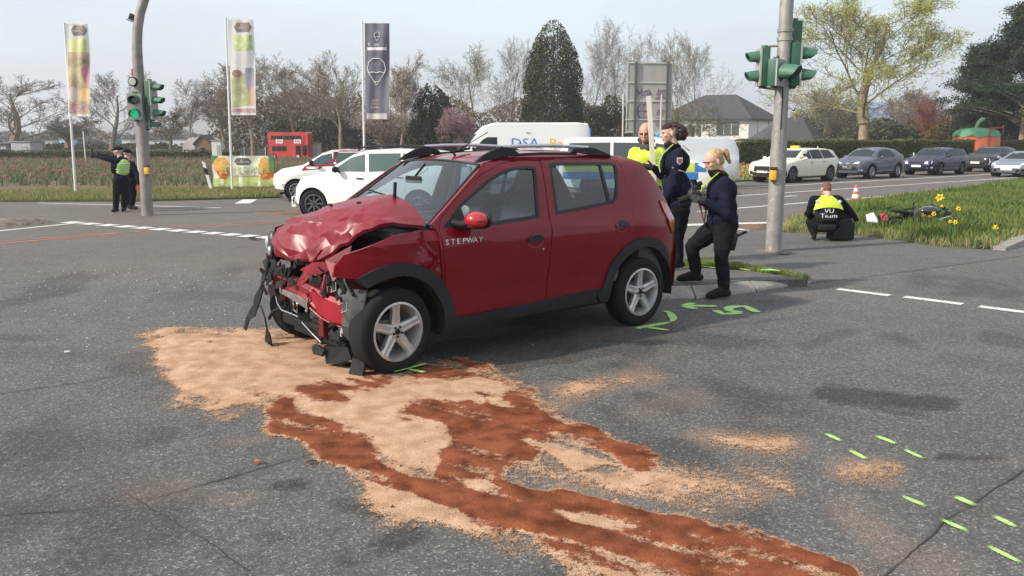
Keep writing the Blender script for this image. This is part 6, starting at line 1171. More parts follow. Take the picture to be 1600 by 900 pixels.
# sign-written drop: fluid under the car and painted car shade are part of the road's stain layer
# small debris lying about, each its own thing
dbm = M_BLK
for k, (px, py, s_, t_) in enumerate(((383, 541, .04, 'x'), (533, 573, .09, 'y'), (566, 575, .07, 'z'))): pass
def debris(px, py, size, seed, m, label, flat_=.3):
    r = random.Random(seed); g = G(px, py, .012); b = NB(); n_ = 6; P = [Vector((math.cos(a) * size * r.uniform(.5, 1.1), math.sin(a) * size * r.uniform(.35, .8), r.uniform(0, size * flat_))) for a in [2 * PI * q / n_ + r.uniform(-.2, .2) for q in range(n_)]]; shard(b, P, .006, Vector((0, 0, 1))); o = obj('debris_shard', b, m, None, loc=g); tag(o, label, 'debris')
debris(497, 545, .05, 1, mat('dirt_clod', (.10, .05, .03), .95), 'small brown clod on the pale sand below the crushed grille', .6)
debris(378, 373.5, .0, 1, M_BLK, 'x') if False else None
debris(398, 374, .13, 2, M_BLK, 'flat black shard on the white blocks left of the wreck')
debris(105, 551, .035, 3, mat('white_shard', (.6, .6, .58), .5), 'small white shard alone on the grey asphalt at left')
debris(1225, 397, .12, 4, M_BLK, 'dark scrap on the footpath at the foot of the signal post')
debris(545, 572, .07, 5, M_BLK, 'black plastic scrap on the sand beside the front tyre'); debris(655, 562, .05, 6, mat('liner_grey', (0, 0, 0)), 'grey sliver on the road behind the front wheel'); debris(668, 584, .012, 7, mat('white_shard', (.6, .6, .58)), 'x') if False else None
debris(484, 722, .03, 8, mat('dirt_clod', (0, 0, 0)), 'tiny dark clod at the edge of the red sand'); debris(402, 722, .03, 9, mat('orange_chip', (.40, .12, .05), .8), 'small orange lump on bare asphalt left of the red sand'); debris(1290, 437, .0, 9, M_BLK, 'x') if False else None
# glass crumbs and grit
r = np.random.RandomState(9); n = 220; gxx = np.r_[r.normal(-5.0, 1.3, n), r.normal(-3.2, 1.5, 90)]; gyy = np.r_[r.normal(10.3, .9, n), r.normal(7.8, .8, 90)]; s = r.uniform(.003, .009, len(gxx)); V = np.stack([np.stack([gxx - s, gyy, s * 0 + .002], 1), np.stack([gxx + s, gyy - s * .5, s * 0 + .002], 1), np.stack([gxx + s * .3, gyy + s, s * 0 + .002], 1), np.stack([gxx, gyy, s * 1.1 + .002], 1)], 1).reshape(-1, 3); b0 = np.arange(len(gxx))[:, None] * 4
tag(trimesh('glass_crumbs', V, np.concatenate([b0 + np.array([t]) for t in ((0, 1, 3), (1, 2, 3), (2, 0, 3))]), np.full(len(V), .5), mat('crumb_glass', (.55, .58, .55), .2)), 'tiny glass crumbs scattered over the asphalt left of the wreck', 'debris', kind='stuff')
# ================================================================= STREET FURNITURE AND SMALL THINGS
GALV = mat('galvanised_steel', (.30, .29, .275), .55, metal=.35, var=.22, scale=5, wear=((.42, .41, .39), .02), bump=.1, bscale=30); GRN = mat('signal_green', (.028, .105, .065), .45, var=.12, scale=6, coat=.2); GRN2 = mat('signal_green_faded', (.055, .155, .100), .5, var=.1, scale=5); LENSD = mat('lens_dark', (.03, .012, .008), .2, coat=1)
GREYS = mat('signal_back_strip', (.36, .35, .33), .6); YEL = mat('button_yellow', (.80, .42, .02), .4, coat=.3)
def head(parent, c, az, lenses, pitch=.27, lens=.095, vis=.24, w=.26, lit=None, nm='signal_head', single=False):
    """one lantern: housing, back strip, lenses and slanted visors; az = facing direction"""
    e = NB(); h = pitch * lenses; box(e, (0, 0, 0), (.13, w, h), bev=.015); cone(e, (0, 0, h / 2 - .002), (0, 0, h / 2 + .035), .05, .045, 14); cone(e, (0, 0, -h / 2 - .03), (0, 0, -h / 2 + .002), .055, .06, 14)
    o = obj(nm, e, GRN, parent, True, c, (0, 0, az), 40)
    b = NB(); box(b, (.072, 0, 0), (.022, w + .015, h - .01)); obj('front_strip', b, GREYS, o)
    for k in range(lenses):
        z = (lenses - 1) * pitch / 2 - k * pitch; b = NB(); lathe(b, [(.001, .088), (lens * .6, .092), (lens, .086)], 24, 'x', (0, 0, z)); on = lit is not None and k == lit
        obj('lens', b, mat('lens_green_lit', (.01, .62, .30), .3, emit=.3) if on else LENSD, o, True)
        b = NB(); n_ = 26; r0, r1 = [], []
        for i in range(n_ + 1):
            a = R(-125 + 250 * i / n_); q = (math.sin(a), math.cos(a)); L_ = vis * (.34 + .66 * max(0, math.cos(a / 1.45)) ** .55); R_o = lens + .018
            r0.append(b.verts.new((.08, q[0] * R_o, z + q[1] * R_o))); r1.append(b.verts.new((.08 + L_, q[0] * R_o * .90, z + q[1] * R_o * .90 - .12 * L_)))
        for i in range(n_): b.faces.new((r0[i], r0[i + 1], r1[i + 1], r1[i]))
        rr_ = bmesh.ops.extrude_face_region(b, geom=b.faces[:]); bmesh.ops.scale(b, vec=(1, .96, 1), verts=[g for g in rr_['geom'] if isinstance(g, bmesh.types.BMVert)]); obj('visor', b, GRN2, o, True)
    return o
def at13(px, py, Y): v = AT(px, py, Y); return v
P0 = G(1208, 393); sp_ = thing('signal_post', 'stout grey signal post with four green lantern heads at the right of the crossing', 'traffic light', P0)
b = NB(); tube(b, [(0, 0, -.02), (0, 0, 1.2), (0, 0, 1.6)], .124, 20); tube(b, [(0, 0, 1.6), (0, 0, 1.9)], .118, 20); tube(b, [(0, 0, 1.6), (0, 0, 5.6)], .103, 20, lambda q: .108 - .012 * q); obj('pole', b, GALV, sp_, True)
rel = lambda px, py, dy=0.: AT(px, py, P0.y + dy) - P0
head(sp_, rel(1193, 105), PI, 2, .285, .085, .20, .24); head(sp_, rel(1212, 114, -.22), R(-38), 1, .40, .125, .30, .32); head(sp_, rel(1240, 101), 0, 2, .32, .098, .27, .25); head(sp_, rel(1241, 60, .22), R(90), 2, .26, .08, .2, .2)
b = NB()
for z in (2.72, 2.56, 3.35, 3.22): bb = NB(); cone(bb, (0, 0, z), (0, 0, z + .05), .118, .118, 20); obj('clamp_ring', bb, GALV, sp_, True)
for p, q in ((rel(1193, 73), rel(1222, 71)), (rel(1240, 66), rel(1222, 71)), (rel(1192, 137), rel(1216, 140)), (rel(1242, 137), rel(1216, 140))): b = NB(); tube(b, [p, q], .018, 8); obj('bracket', b, GALV, sp_, True)
def button(par, p, az, s_=1.):
    b = NB(); box(b, (0, 0, 0), (.075 * s_, .10 * s_, .16 * s_), bev=.02); o = obj('request_button', b, YEL, par, True, p, (0, 0, az)); b = NB(); box(b, (.0, 0, .105 * s_), (.08 * s_, .105 * s_, .05 * s_), bev=.01); box(b, (.0, 0, -.09 * s_), (.05, .06, .02)); obj('button_cap', b, mat('button_cap_brown', (.07, .03, .015), .6), o, True)
button(sp_, rel(1208, 274, -.13), R(-100)); b = NB(); tube(b, [(-.02, -.108, 1.5), (-.02, -.110, 2.6)], .008, 5); obj('cable', b, M_BLK, sp_)
P1 = G(230.5, 336.5); lp = thing('signal_mast', 'tall grey signal mast with curved top, green light lit, near the two officers at left', 'traffic light', P1)
rl1 = lambda px, py, dy=0.: AT(px, py, P1.y + dy) - P1
b = NB(); pts = [(0, 0, -.02), rl1(226, 262), rl1(222, 190), rl1(217.5, 130), rl1(215, 95), rl1(214, 70), rl1(215, 45), rl1(219, 20), rl1(227, -5), rl1(240, -28)]
tube(b, pts, .13, 16, lambda q: .13 - .035 * q); obj('pole', b, mat('mast_grey_brown', (.26, .235, .215), .6, metal=.25, var=.25, scale=4, bump=.15, bscale=20), lp, True)
head(lp, rl1(212, 167, -.12), R(-80), 2, .30, .105, .20, .31, lit=1); head(lp, rl1(236, 157), R(-12), 3, .295, .085, .26, .26); head(lp, rl1(230, 195), 0, 1, .2, .06, .25, .12)
b = NB(); box(b, rl1(213, 128, -.05), (.12, .14, .10), bev=.02); so = obj('detector', b, mat('detector_grey', (.28, .26, .25), .6), lp); b = NB(); lathe(b, [(.001, -.02), (.09, -.02), (.11, 0), (.11, .10)], 18, 'y', rl1(207, 127.5, -.15)); obj('detector_hood', b, M_BLK, so, True); b = NB(); lathe(b, [(.001, -.03), (.085, -.025)], 18, 'y', rl1(207, 127.5, -.15)); obj('detector_lens', b, mat('lens_white', (.45, .45, .42), .3), so, True)
b = NB(); tube(b, [rl1(197, 30), rl1(213, 36)], .012, 6); box(b, rl1(207, 27), (.14, .1, .14), Matrix.Rotation(.4, 3, 'Y'), bev=.02); obj('camera', b, M_BLK, lp); b = NB(); tube(b, [rl1(209, 122, .1), rl1(209, 95, .1)], .025, 6); obj('stub_rod', b, mat('rod_grey', (.3, .3, .3)), lp, True); b = NB(); box(b, rl1(208.5, 113, .05), (.09, .05, .16), bev=.02); obj('red_tag', b, mat('tag_red', (.35, .03, .04)), lp); button(lp, rl1(229.5, 267, -.13), R(-95), 1.05)
wp = AT(219.5, 303, 0.1) if False else G(220, 303.5); o = NB(); tube(o, [(0, 0, 0), (0, 0, 2.95)], .035, 8); tag(obj('white_pole', o, mat('pole_white', (.72, .72, .70), .4), None, True, wp), 'plain white pole rising close behind the signal mast', 'pole')
wp = G(134, 252); o = NB(); tube(o, [(0, 0, 0), (0, 0, 2.6)], .05, 8); tag(obj('white_pole', o, MATS['pole_white'], None, True, wp), 'short thin white pole far behind, left of the pointing officer', 'pole')
# flags
def flag(label, bx, by, D, fl, top, tx, prints, cloth, sag=0.):
    base = AT(bx, by, D); base.z = 0; t = thing('flagpole', label, 'flag', base); H = AT(tx, top, D).z; tp = AT(tx, top, D) - base
    b = NB(); tube(b, [(0, 0, 0), (tp.x * .5, 0, H * .5), (tp.x, 0, H + .03)], .035, 10, lambda q: .042 - .012 * q); cone(b, (tp.x - .04, 0, H), (tp.x + .70, 0, H), .012, n=6); obj('pole', b, MATS['pole_white'], t, True)
    (x0, y0), (x1, y1) = fl[:2]; A = AT(x0, y0, D) - base; Bq = AT(x1, y0, D) - base; C_ = AT(x0, y1, D) - base; w, h = (Bq - A).x, A.z - C_.z; dr = (AT(fl[2], y1, D) - base).x - A.x if len(fl) > 2 else 0
    def F(u, v, off=0.): return Vector((A.x + u * w + dr * v, -.06 + .045 * math.sin(v * 7 + u * 5) * u + .02 * math.sin(u * 14 + v * 3) - off, A.z - v * h))
    b = NB(); n, m = 12, 30; V = [[b.verts.new(F(i / n, j / m)) for i in range(n + 1)] for j in range(m + 1)]
    for j in range(m):
        for i in range(n): b.faces.new((V[j][i], V[j][i + 1], V[j + 1][i + 1], V[j + 1][i]))
    f = obj('flag_cloth', b, cloth, t, True)
    for nm, poly, mm in prints: obj(nm, panel(poly, lambda u, v: F(u, v, .004 + .002 * (hash(nm) % 3 * 0) + PRN[0]), (), .09), mm, f, True); PRN[0] += .0012
    PRN[0] = 0.; return t, f, F
PRN = [0.]
pm = lambda n, c, **k: mat('print_' + n, c, .75, **k); oct_ = lambda cx, cy, rx, ry: [(cx - rx, cy), (cx - rx * .68, cy - ry), (cx + rx * .68, cy - ry), (cx + rx, cy), (cx + rx * .68, cy + ry), (cx - rx * .68, cy + ry)]
elp = lambda cx, cy, rx, ry: [(cx + rx * math.cos(2 * PI * k / 18), cy + ry * math.sin(2 * PI * k / 18)) for k in range(18)]
rect = lambda a, b_, c_, d: [(a, b_), (c_, b_), (c_, d), (a, d)]
def wtext(f, F, s, u, v, size, m, sx=1.): b = text_bm(s, size, sx, .0015); p = F(u, v, .012); place(b, basis(p, (1, 0, 0), (0, 0, 1))); obj('lettering', b, m, f)
WCL = leafmat('flag_cloth_white', (.88, .86, .84), (.90, .88, .86), tr=.5); DCL = mat('flag_cloth_slate', (.145, .145, .185), .8, var=.15, scale=3); LOGO = pm('logo_brown', (.22, .18, .17)); WT = pm('white', (.75, .74, .72))
t, f, F = flag('left flagpole with a white flag showing tulips in pale yellow and pink', 118.5, 305, 27.1, ((103.5, 38), (139.5, 182), 108.5), 37, 100.5, [('logo', oct_(.6, .07, .36, .055), LOGO), ('yellow_field', rect(.12, .16, .9, .31), pm('pale_yellow', (.62, .64, .30))), ('picture', rect(.06, .30, .97, .97), pm('tulip_mix', (.50, .36, .24), var=.45, scale=3.2, sub=(.72, .60, .36))), ('picture', elp(.25, .76, .2, .085), pm('egg_white', (.68, .58, .55))), ('picture', elp(.74, .76, .2, .08), pm('egg_orange', (.66, .44, .20))), ('picture', [(.62, .48), (.95, .42), (.95, .70), (.75, .64)], pm('pink', (.55, .25, .30))), ('picture', [(.06, .86), (.97, .86), (.97, .94), (.06, .96)], pm('dull_rose', (.42, .27, .26), var=.4, scale=9))], WCL)
wtext(f, F, 'GUT', .6, .045, .10, WT); wtext(f, F, 'CLARENHOF', .6, .075, .085, WT)
t, f, F = flag('middle flagpole with a white flag showing a picker in a field', 363, 297, 28.6, ((357, 31), (397, 180), 362.5), 29, 352.5, [('logo', oct_(.58, .08, .36, .05), LOGO), ('green_field', rect(.2, .16, .92, .32), pm('lime', (.52, .60, .30), var=.3, scale=9)), ('picture', [(.05, .60), (.95, .52), (.95, .88), (.05, .92)], pm('field_olive', (.42, .43, .24), var=.3, scale=4)), ('picture', elp(.28, .56, .2, .04), pm('hat_brown', (.34, .19, .14))), ('picture', [(.62, .50), (.92, .50), (.95, .72), (.7, .76), (.58, .60)], pm('shirt_violet', (.34, .31, .42))), ('picture', [(.76, .70), (.95, .70), (.92, .90), (.78, .90)], pm('skin_tone', (.52, .34, .26))), ('picture', rect(.04, .93, .95, .97), pm('dull_rose', (0, 0, 0)))], WCL)
wtext(f, F, 'GUT', .58, .055, .10, WT); wtext(f, F, 'CLARENHOF', .58, .085, .085, WT)
t, f, F = flag('right flagpole with a slate-blue flag showing a white ice cream cone outline', 570, 300, 28.6, ((570.5, 37), (609, 187), 571), 36, 566, [('bottom_band', rect(.06, .935, .9, .995), pm('cream_band', (.55, .50, .44))), ('white_band', rect(.1, .245, .88, .275), WT)], DCL)
def cone_outline(cx, cy, s, wd):
    b = NB(); P = [F(cx + s * .5 * x, cy + s * .125 * y, .012) for x, y in ((0, 1.5), (-.85, .1), (-1, -.35), (-.82, -1.1), (-.35, -1.5), (.35, -1.5), (.82, -1.1), (1, -.35), (.85, .1), (0, 1.5))]; tube(b, P, wd, 5); tube(b, [F(cx + s * .5 * x, cy + s * .125 * y, .012) for x, y in ((-.85, .1), (-.4, .02), (0, .12), (.4, .0), (.85, .1))], wd, 5); tube(b, [F(cx - s * .14, cy + s * .14, .012), F(cx + s * .14, cy + s * .14, .012)], wd * .8, 5); obj('cone_outline', b, WT, f)
cone_outline(.47, .50, .74, .016); cone_outline(.5, .135, .24, .008); wtext(f, F, 'Kaiserlich', .5, .215, .16, WT); wtext(f, F, 'EISGENUSS', .5, .80, .11, pm('gold', (.55, .48, .36))); wtext(f, F, 'IN HÖCHSTER', .5, .835, .11, MATS['print_gold']); wtext(f, F, 'VOLLENDUNG', .5, .87, .11, MATS['print_gold'])
# tulip banner
D = 30.6; A = AT(330.5, 243.5, D); Bq = AT(427, 243.5, D); C_ = AT(330, 298, D); t = thing('banner', 'long white and green banner with orange tulips stretched low over the grass', 'banner', (A.x, D, 0)); w, h = Bq.x - A.x, A.z - max(C_.z, .06)
def F(u, v, off=0.): return Vector((u * w, .02 * math.sin(u * 19 + v * 3) + .01 * math.sin(v * 12) - off, A.z - v * h))
b = NB(); V = [[b.verts.new(F(i / 36, j / 14)) for i in range(37)] for j in range(15)]
for j in range(14):
    for i in range(36): b.faces.new((V[j][i], V[j][i + 1], V[j + 1][i + 1], V[j + 1][i]))
bn = obj('banner_sheet', b, mat('banner_white', (.70, .72, .55), .6, var=.1, scale=2, sub=(.78, .78, .70)), t, True)
GR2 = pm('banner_green', (.40, .52, .12), var=.35, scale=3, sub=(.55, .66, .26)); OR1 = pm('tulip_orange', (.70, .30, .05), var=.25, scale=7, sub=(.78, .50, .12)); OR2 = pm('tulip_deep', (.60, .12, .03), var=.3, scale=8)
for nm, P_, mm in (('green_ground', [(0, .72), (.3, .66), (.7, .64), (1, .66), (1, 1), (0, 1)], GR2), ('green_leaf', [(.92, 0), (1, 0), (1, .72), (.94, .6)], pm('leaf_green', (.10, .30, .10))), ('green_leaf', [(0, 0), (.1, 0), (.05, .22), (0, .26)], MATS['print_leaf_green']), ('tulip', [(.06, .08), (.2, .03), (.27, .2), (.29, .3), (.27, .55), (.22, .72), (.12, .70), (.04, .45), (.02, .2)], OR1), ('tulip', [(.05, .45), (.16, .52), (.26, .60), (.2, .74), (.12, .72)], OR2), ('tulip', [(.74, .3), (.8, .08), (.86, .04), (.92, .12), (.93, .5), (.9, .72), (.79, .72)], OR1), ('tulip', [(.76, .5), (.86, .55), (.98, .5), (.99, .66), (.9, .74), (.79, .72)], OR2), ('logo', oct_(.5, .18, .14, .11), mat('logo_dark', (.09, .09, .09), .7)), ('orange_line', rect(.3, .62, .74, .645), pm('thin_orange', (.65, .35, .2)))):
    obj(nm, panel(P_, lambda u, v: F(u, v, .005 + PRN[0]), (), .1), mm, bn, True); PRN[0] += .0012
PRN[0] = .0; wtext(bn, F, 'GUT', .5, .14, .09, WT); wtext(bn, F, 'CLARENHOF', .5, .20, .085, WT); wtext(bn, F, 'TULPEN', .5, .46, .40, mat('letter_pale_green', (.45, .58, .36), .6), 1.05)
for u in (.0, .5, 1.): b = NB(); cone(b, (u * w, .04, 0), (u * w, .04, A.z + .04), .025, n=6); obj('post', b, M_BARK2, t)
# leaning guide post
g = G(331, 299.5); t = thing('guide_post', 'leaning white roadside guide post with black band beside the tulip banner', 'guide post', g, 0); sh_ = -.22; b = NB(); prism(b, [(-.05, 0), (.05, 0), (.05 + sh_, .98), (-.05 + sh_, 1.04)], -.03, .03); obj('post', b, MATS['pole_white'], t); b = NB(); prism(b, [(-.056 + sh_ * .6, .60), (.056 + sh_ * .6, .58), (.056 + sh_ * .8, .80), (-.056 + sh_ * .8, .84)], -.034, .034); obj('black_band', b, M_BLK, t)
# traffic cone
g = G(1336, 318.5, .0); g.z = .0; t = thing('traffic_cone', 'orange and white traffic cone on the road beyond the grass, right of the crouching officer', 'cone', g); ORG = mat('cone_orange', (.72, .12, .04), .5); WH = mat('cone_white', (.78, .77, .74), .5)
b = NB(); box(b, (0, 0, .02), (.36, .36, .04), bev=.015); obj('base', b, ORG, t)
for i, (z0, z1) in enumerate(((.04, .16), (.16, .27), (.27, .35), (.35, .44), (.44, .54))): rr_ = lambda z: .14 - .215 * z; b = NB(); cone(b, (0, 0, z0), (0, 0, z1), rr_(z0), rr_(z1), 20); obj('band', b, ORG if i % 2 == 0 else WH, t, True, sharp=40)
# ---------------------------------------------------------------- house and garage
ROOF = mat('dark_roof_tiles', (.055, .055, .062), .8, var=.2, scale=6, bump=.5, bscale=9); WALL = mat('white_render', (.82, .79, .76), .9, var=.05, scale=1); WIN = mat('window_glass_grey', (.10, .11, .10), .15, spec=.8, coat=.5)
Dh = 120.; hx = lambda px, Y=Dh: (px - 800) / FPX * Y * 1.0; hz = lambda py, Y=Dh: CAM_H + (HORIZON - py) / FPX * Y
t = thing('house', 'white two-storey house with dark hipped roof behind the clipped hedge', 'house', (hx(1163), Dh, 0)); az1, az2 = R(201), R(33)   # corner at origin; walls run left and right from it
Lf, Rt = Vector((math.cos(R(164)), math.sin(R(164)), 0)), Vector((math.cos(R(50)), math.sin(R(50)), 0)); wl_, wr_ = 12.5, 9.6; hw1 = hz(186)
def quadp(p0, d, L_, z0, z1, off=0., th=.2):
    n_ = Vector((d.y, -d.x, 0)); n_ = n_ if n_.y < 0 else -n_; b = NB(); c0 = p0 + n_ * off; vs = [c0 + Vector((0, 0, z0)), c0 + d * L_ + Vector((0, 0, z0)), c0 + d * L_ + Vector((0, 0, z1)), c0 + Vector((0, 0, z1))]
    A_ = [b.verts.new(v) for v in vs]; B_ = [b.verts.new(v - n_ * th) for v in vs]; b.faces.new(A_); b.faces.new(B_[::-1]); [b.faces.new((A_[i], A_[(i + 1) % 4], B_[(i + 1) % 4], B_[i])) for i in range(4)]; return b
O_ = Vector((0, 0, 0)); obj('wall', quadp(O_, Lf, wl_, 0, hw1), WALL, t); obj('wall', quadp(O_, Rt, wr_, 0, hw1), WALL, t)
for d, L0, L1, z0, z1 in ((Lf, 1.3, 4.4, hz(212), hz(192)), (Lf, .8, 4.6, hz(228), hz(221.5)), (Lf, 6.6, 8.6, hz(212), hz(196)), (Rt, .6, 2.0, hz(226), hz(220)), (Rt, 6.5, 8.5, hz(226), hz(219))):
    wn_ = obj('window', quadp(O_ + d * L0, d, L1 - L0, z0, z1, .03, .1), WIN, t)
    for q in (.33, .66): obj('window_bar', quadp(O_ + d * (L0 + (L1 - L0) * q), d, .07, z0, z1, .06, .05), WALL, wn_)
obj('window_shutter', quadp(O_ + Lf * 1.25, Lf, 3.2, hz(196), hz(191), .06, .05), mat('shutter_taupe', (.20, .18, .165), .8), t)
for q in (3.0, 6.8): b = NB(); p = O_ + Rt * q - Vector((-Rt.y, Rt.x, 0)) * -.12; cone(b, p + Vector((.1, -.1, 0)), p + Vector((.1, -.1, hw1)), .06, n=6); obj('downpipe', b, mat('pipe_grey', (.32, .32, .32)), t)
e_ = [O_ - Lf * .6 - Rt * .6, O_ + Lf * (wl_ + .6) - Rt * .6, O_ + Lf * (wl_ + .6) + Rt * (wr_ + .6), O_ - Lf * .6 + Rt * (wr_ + .6)]; ap = [O_ + Lf * 3.6 + Rt * 4.0, O_ + Lf * 8.4 + Rt * 4.8]; zt = hz(148); b = NB(); E4 = [b.verts.new(p + Vector((0, 0, hw1))) for p in e_]; E5 = [b.verts.new(p + Vector((0, 0, hw1 - .22))) for p in e_]; T2 = [b.verts.new(Vector((p.x, p.y, zt))) for p in ap]
b.faces.new((E4[0], E4[1], T2[1], T2[0])); b.faces.new((E4[1], E4[2], T2[1])); b.faces.new((E4[2], E4[3], T2[0], T2[1])); b.faces.new((E4[3], E4[0], T2[0])); [b.faces.new((E4[i], E4[(i + 1) % 4], E5[(i + 1) % 4], E5[i])) for i in range(4)]; b.faces.new(E5[::-1]); obj('roof', b, ROOF, t)
Dg = 98.; gz = lambda py: CAM_H + (HORIZON - py) / FPX * Dg; gxp = lambda px: (px - 800) / FPX * Dg
t = thing('garage', 'low garage with dark pyramid roof right of the white house', 'garage', (gxp(1240), Dg, 0)); x0, x1 = gxp(1180) - gxp(1240), gxp(1305) - gxp(1240); b = NB(); box(b, ((x0 + x1) / 2, 3.5, gz(222) / 2), (x1 - x0 - .8, 5.5, gz(222))); obj('wall', b, mat('brick_wall_soft', (.30, .17, .13), .9), t)
b = NB(); E4 = [b.verts.new(v) for v in ((x0, 0, gz(222)), (gxp(1262) - gxp(1240), -1.2, gz(222.5)), (x1, 2.5, gz(221.5)), (x1 - 1, 8, gz(222)), (x0, 7, gz(222)))]; E5 = [b.verts.new(v.co - Vector((0, 0, .18))) for v in E4]; T2 = [b.verts.new((gxp(1230) - gxp(1240), 3.6, gz(184))), b.verts.new((gxp(1258) - gxp(1240), 3.0, gz(184)))]
b.faces.new((E4[0], E4[1], T2[1], T2[0])); b.faces.new((E4[1], E4[2], T2[1])); b.faces.new((E4[2], E4[3], T2[1])); b.faces.new((E4[3], E4[4], T2[0], T2[1])); b.faces.new((E4[4], E4[0], T2[0])); [b.faces.new((E4[i], E4[(i + 1) % 5], E5[(i + 1) % 5], E5[i])) for i in range(5)]; obj('roof', b, ROOF, t)
Ds = 130.; t = thing('solar_building', 'distant building with pale blue solar roof behind the maple trunk', 'building', ((1392 - 800) / FPX * Ds, Ds, 0)); b = NB(); box(b, (0, 3, 2.4), (9, 6, 4.8)); obj('wall', b, WALL, t); b = NB(); prism(b, [(-.6, 4.6), (6.5, 7.9), (6.5, 7.7), (-.6, 4.4)], -4.8, 4.8, 'yz'); obj('solar_roof', b, mat('solar_panels', (.16, .21, .34), .25, var=.15, scale=2), t)
b = NB()
for k in range(6): prism(b, [(-3 + k * 1.5, 0), (-1.9 + k * 1.5, 0), (-1.2 + k * 1.5, .9), (-2.3 + k * 1.5, .9)], 0, .15)
tag(obj('glass_roof', b, mat('glass_roof_cream', (.50, .46, .30), .5), None, False, ((1433 - 800) / FPX * 120, 120, CAM_H + (HORIZON - 202) / FPX * 120)), 'cream sawtooth glasshouse roof glimpsed left of the strawberry stall', 'roof')
# back of the direction sign
Dn = 62.; nx = lambda px: (px - 800) / FPX * Dn * .985; nz2 = lambda py: CAM_H + (HORIZON - py) / FPX * Dn; cx_ = nx(1011)
t = thing('direction_sign', 'large direction sign seen from behind, grey panels with purple graffiti, above the officers', 'road sign', (cx_, Dn, 0), R(6)); X = lambda px: (nx(px) - cx_)
PAN = mat('sign_back_grey', (.40, .39, .365), .6, metal=.2, var=.08, scale=1)
for y0, y1 in ((103, 132), (133.5, 160), (161.5, 187), (188.5, 208)): b = NB(); box(b, ((X(979) + X(1047)) / 2, 0, (nz2(y0) + nz2(y1)) / 2), (X(1047) - X(979), .05, nz2(y0) - nz2(y1)), bev=.01); obj('panel', b, PAN, t)
for px in (990, 1040): b = NB(); box(b, (X(px), -.12, nz2(102) / 2), (.14, .14, nz2(102))); obj('post', b, mat('sign_post_dark', (.08, .085, .08), .6), t)
for py in (104, 133, 160.5, 188, 207): b = NB(); box(b, ((X(975) + X(1048)) / 2, -.06, nz2(py)), (X(1048) - X(975), .06, .09)); obj('rail', b, mat('sign_rail_pale', (.52, .50, .47), .5), t)
for px in (977, 1047): b = NB(); box(b, (X(px), -.05, (nz2(102) + nz2(208)) / 2), (.07, .06, nz2(102) - nz2(208))); obj('edge_frame', b, MATS['sign_rail_pale'], t)
GV = mat('graffiti_purple', (.20, .13, .24), .8); b = NB(); q = lambda px, py: (X(px), -.06, nz2(py))
for L_ in ([(993, 153), (994, 143), (997, 150), (1000, 143), (1001, 153)], [(1003, 152), (1004, 146), (1008, 144), (1008, 152)], [(1010, 152), (1011, 143), (1014, 150)], [(1024, 152), (1026, 142), (1029, 152)], [(1030, 145), (1036, 143)], [(1033, 144), (1032, 153)], [(1022, 156), (1036, 154)], [(1024, 180), (1027, 172), (1031, 180), (1034, 172)], [(1024, 197), (1026, 186), (1032, 187), (1030, 196), (1035, 198)]): tube(b, [q(*p) for p in L_], .035, 4)
tube(b, [q(1003 + 9 * math.cos(a), 175 + 11 * math.sin(a)) for a in [2 * PI * k / 16 for k in range(17)]], .035, 4); tube(b, [q(994, 175), q(1012, 175)], .03, 4); tube(b, [q(1003, 164), q(1003, 186)], .03, 4); obj('graffiti', b, GV, t)
b = NB(); cone(b, (0, 0, 0), (0, 0, 5.2), .07, n=8); tag(obj('sign_support', b, MATS['sign_rail_pale'], None, True, (nx(974.5), Dn + .6, 0)), 'thin pale pole directly left of the direction sign', 'pole'); b = NB(); cone(b, (0, 0, 0), (0, 0, 5.0), .06, n=8); tag(obj('sign_support', b, MATS['sign_rail_pale'], None, True, (nx(1026), Dn - 1.5, 0)), 'thin pale pole in front of the direction sign', 'pole')
# strawberry stall
Dk = 66.; kx = (1514 - 800) / FPX * Dk; kz = lambda py: CAM_H + (HORIZON - py) / FPX * Dk; t = thing('strawberry_stall', 'round stall shaped like an orange-red strawberry with green cap and curved stem', 'stall', (kx, Dk, 0)); STR = mat('stall_orange_red', (.72, .20, .09), .6, var=.12, scale=2)
b = NB(); lathe(b, [(.001, 0), (1.25, 0), (1.5, .4), (1.66, 1.2), (1.64, kz(214)), (1.40, kz(210))], 40); obj('body', b, STR, t, True, sharp=40)
b = NB(); lathe(b, [(1.70, kz(212)), (1.66, kz(209)), (1.50, kz(205)), (1.0, kz(201.5)), (.001, kz(200))], 40)
for v in b.verts:
    rr_ = math.hypot(v.co.x, v.co.y)
    if rr_ > 1.6: v.co.z -= .08 * (1 + math.sin(math.atan2(v.co.y, v.co.x) * 9))
obj('cap', b, mat('stall_green', (.10, .30, .16), .6, var=.2, scale=2), t, True); b = NB(); tube(b, [(-.1, 0, kz(201)), (-.08, -.1, kz(196)), (.05, -.1, kz(191)), (.25, -.1, kz(187.5)), (.42, -.1, kz(188))], .13, 10, lambda q: .12 + .03 * q); obj('stem', b, mat('stem_green', (.18, .38, .20), .6), t, True)
b = NB(); tube(b, [(.05, -1.72, .6), (.05, -1.74, kz(202))], .05, 8); tube(b, [(.05, -1.72, kz(202)), (1.5, -.9, kz(200)), (1.72, -.5, kz(197)), (1.75, -.5, kz(207))], .07, 8); obj('flap_frame', b, mat('frame_red', (.38, .05, .03), .5), t, True)
b = NB(); r = random.Random(2)
for k in range(46): a = R(r.uniform(180, 360)); z = r.uniform(.5, kz(213)); ell(b, (1.665 * math.cos(a), 1.665 * math.sin(a), z), (.035, .03, .05), sub=1)
obj('seeds', b, mat('seed_cream', (.62, .40, .22), .6), t)['kind'] = 'stuff'
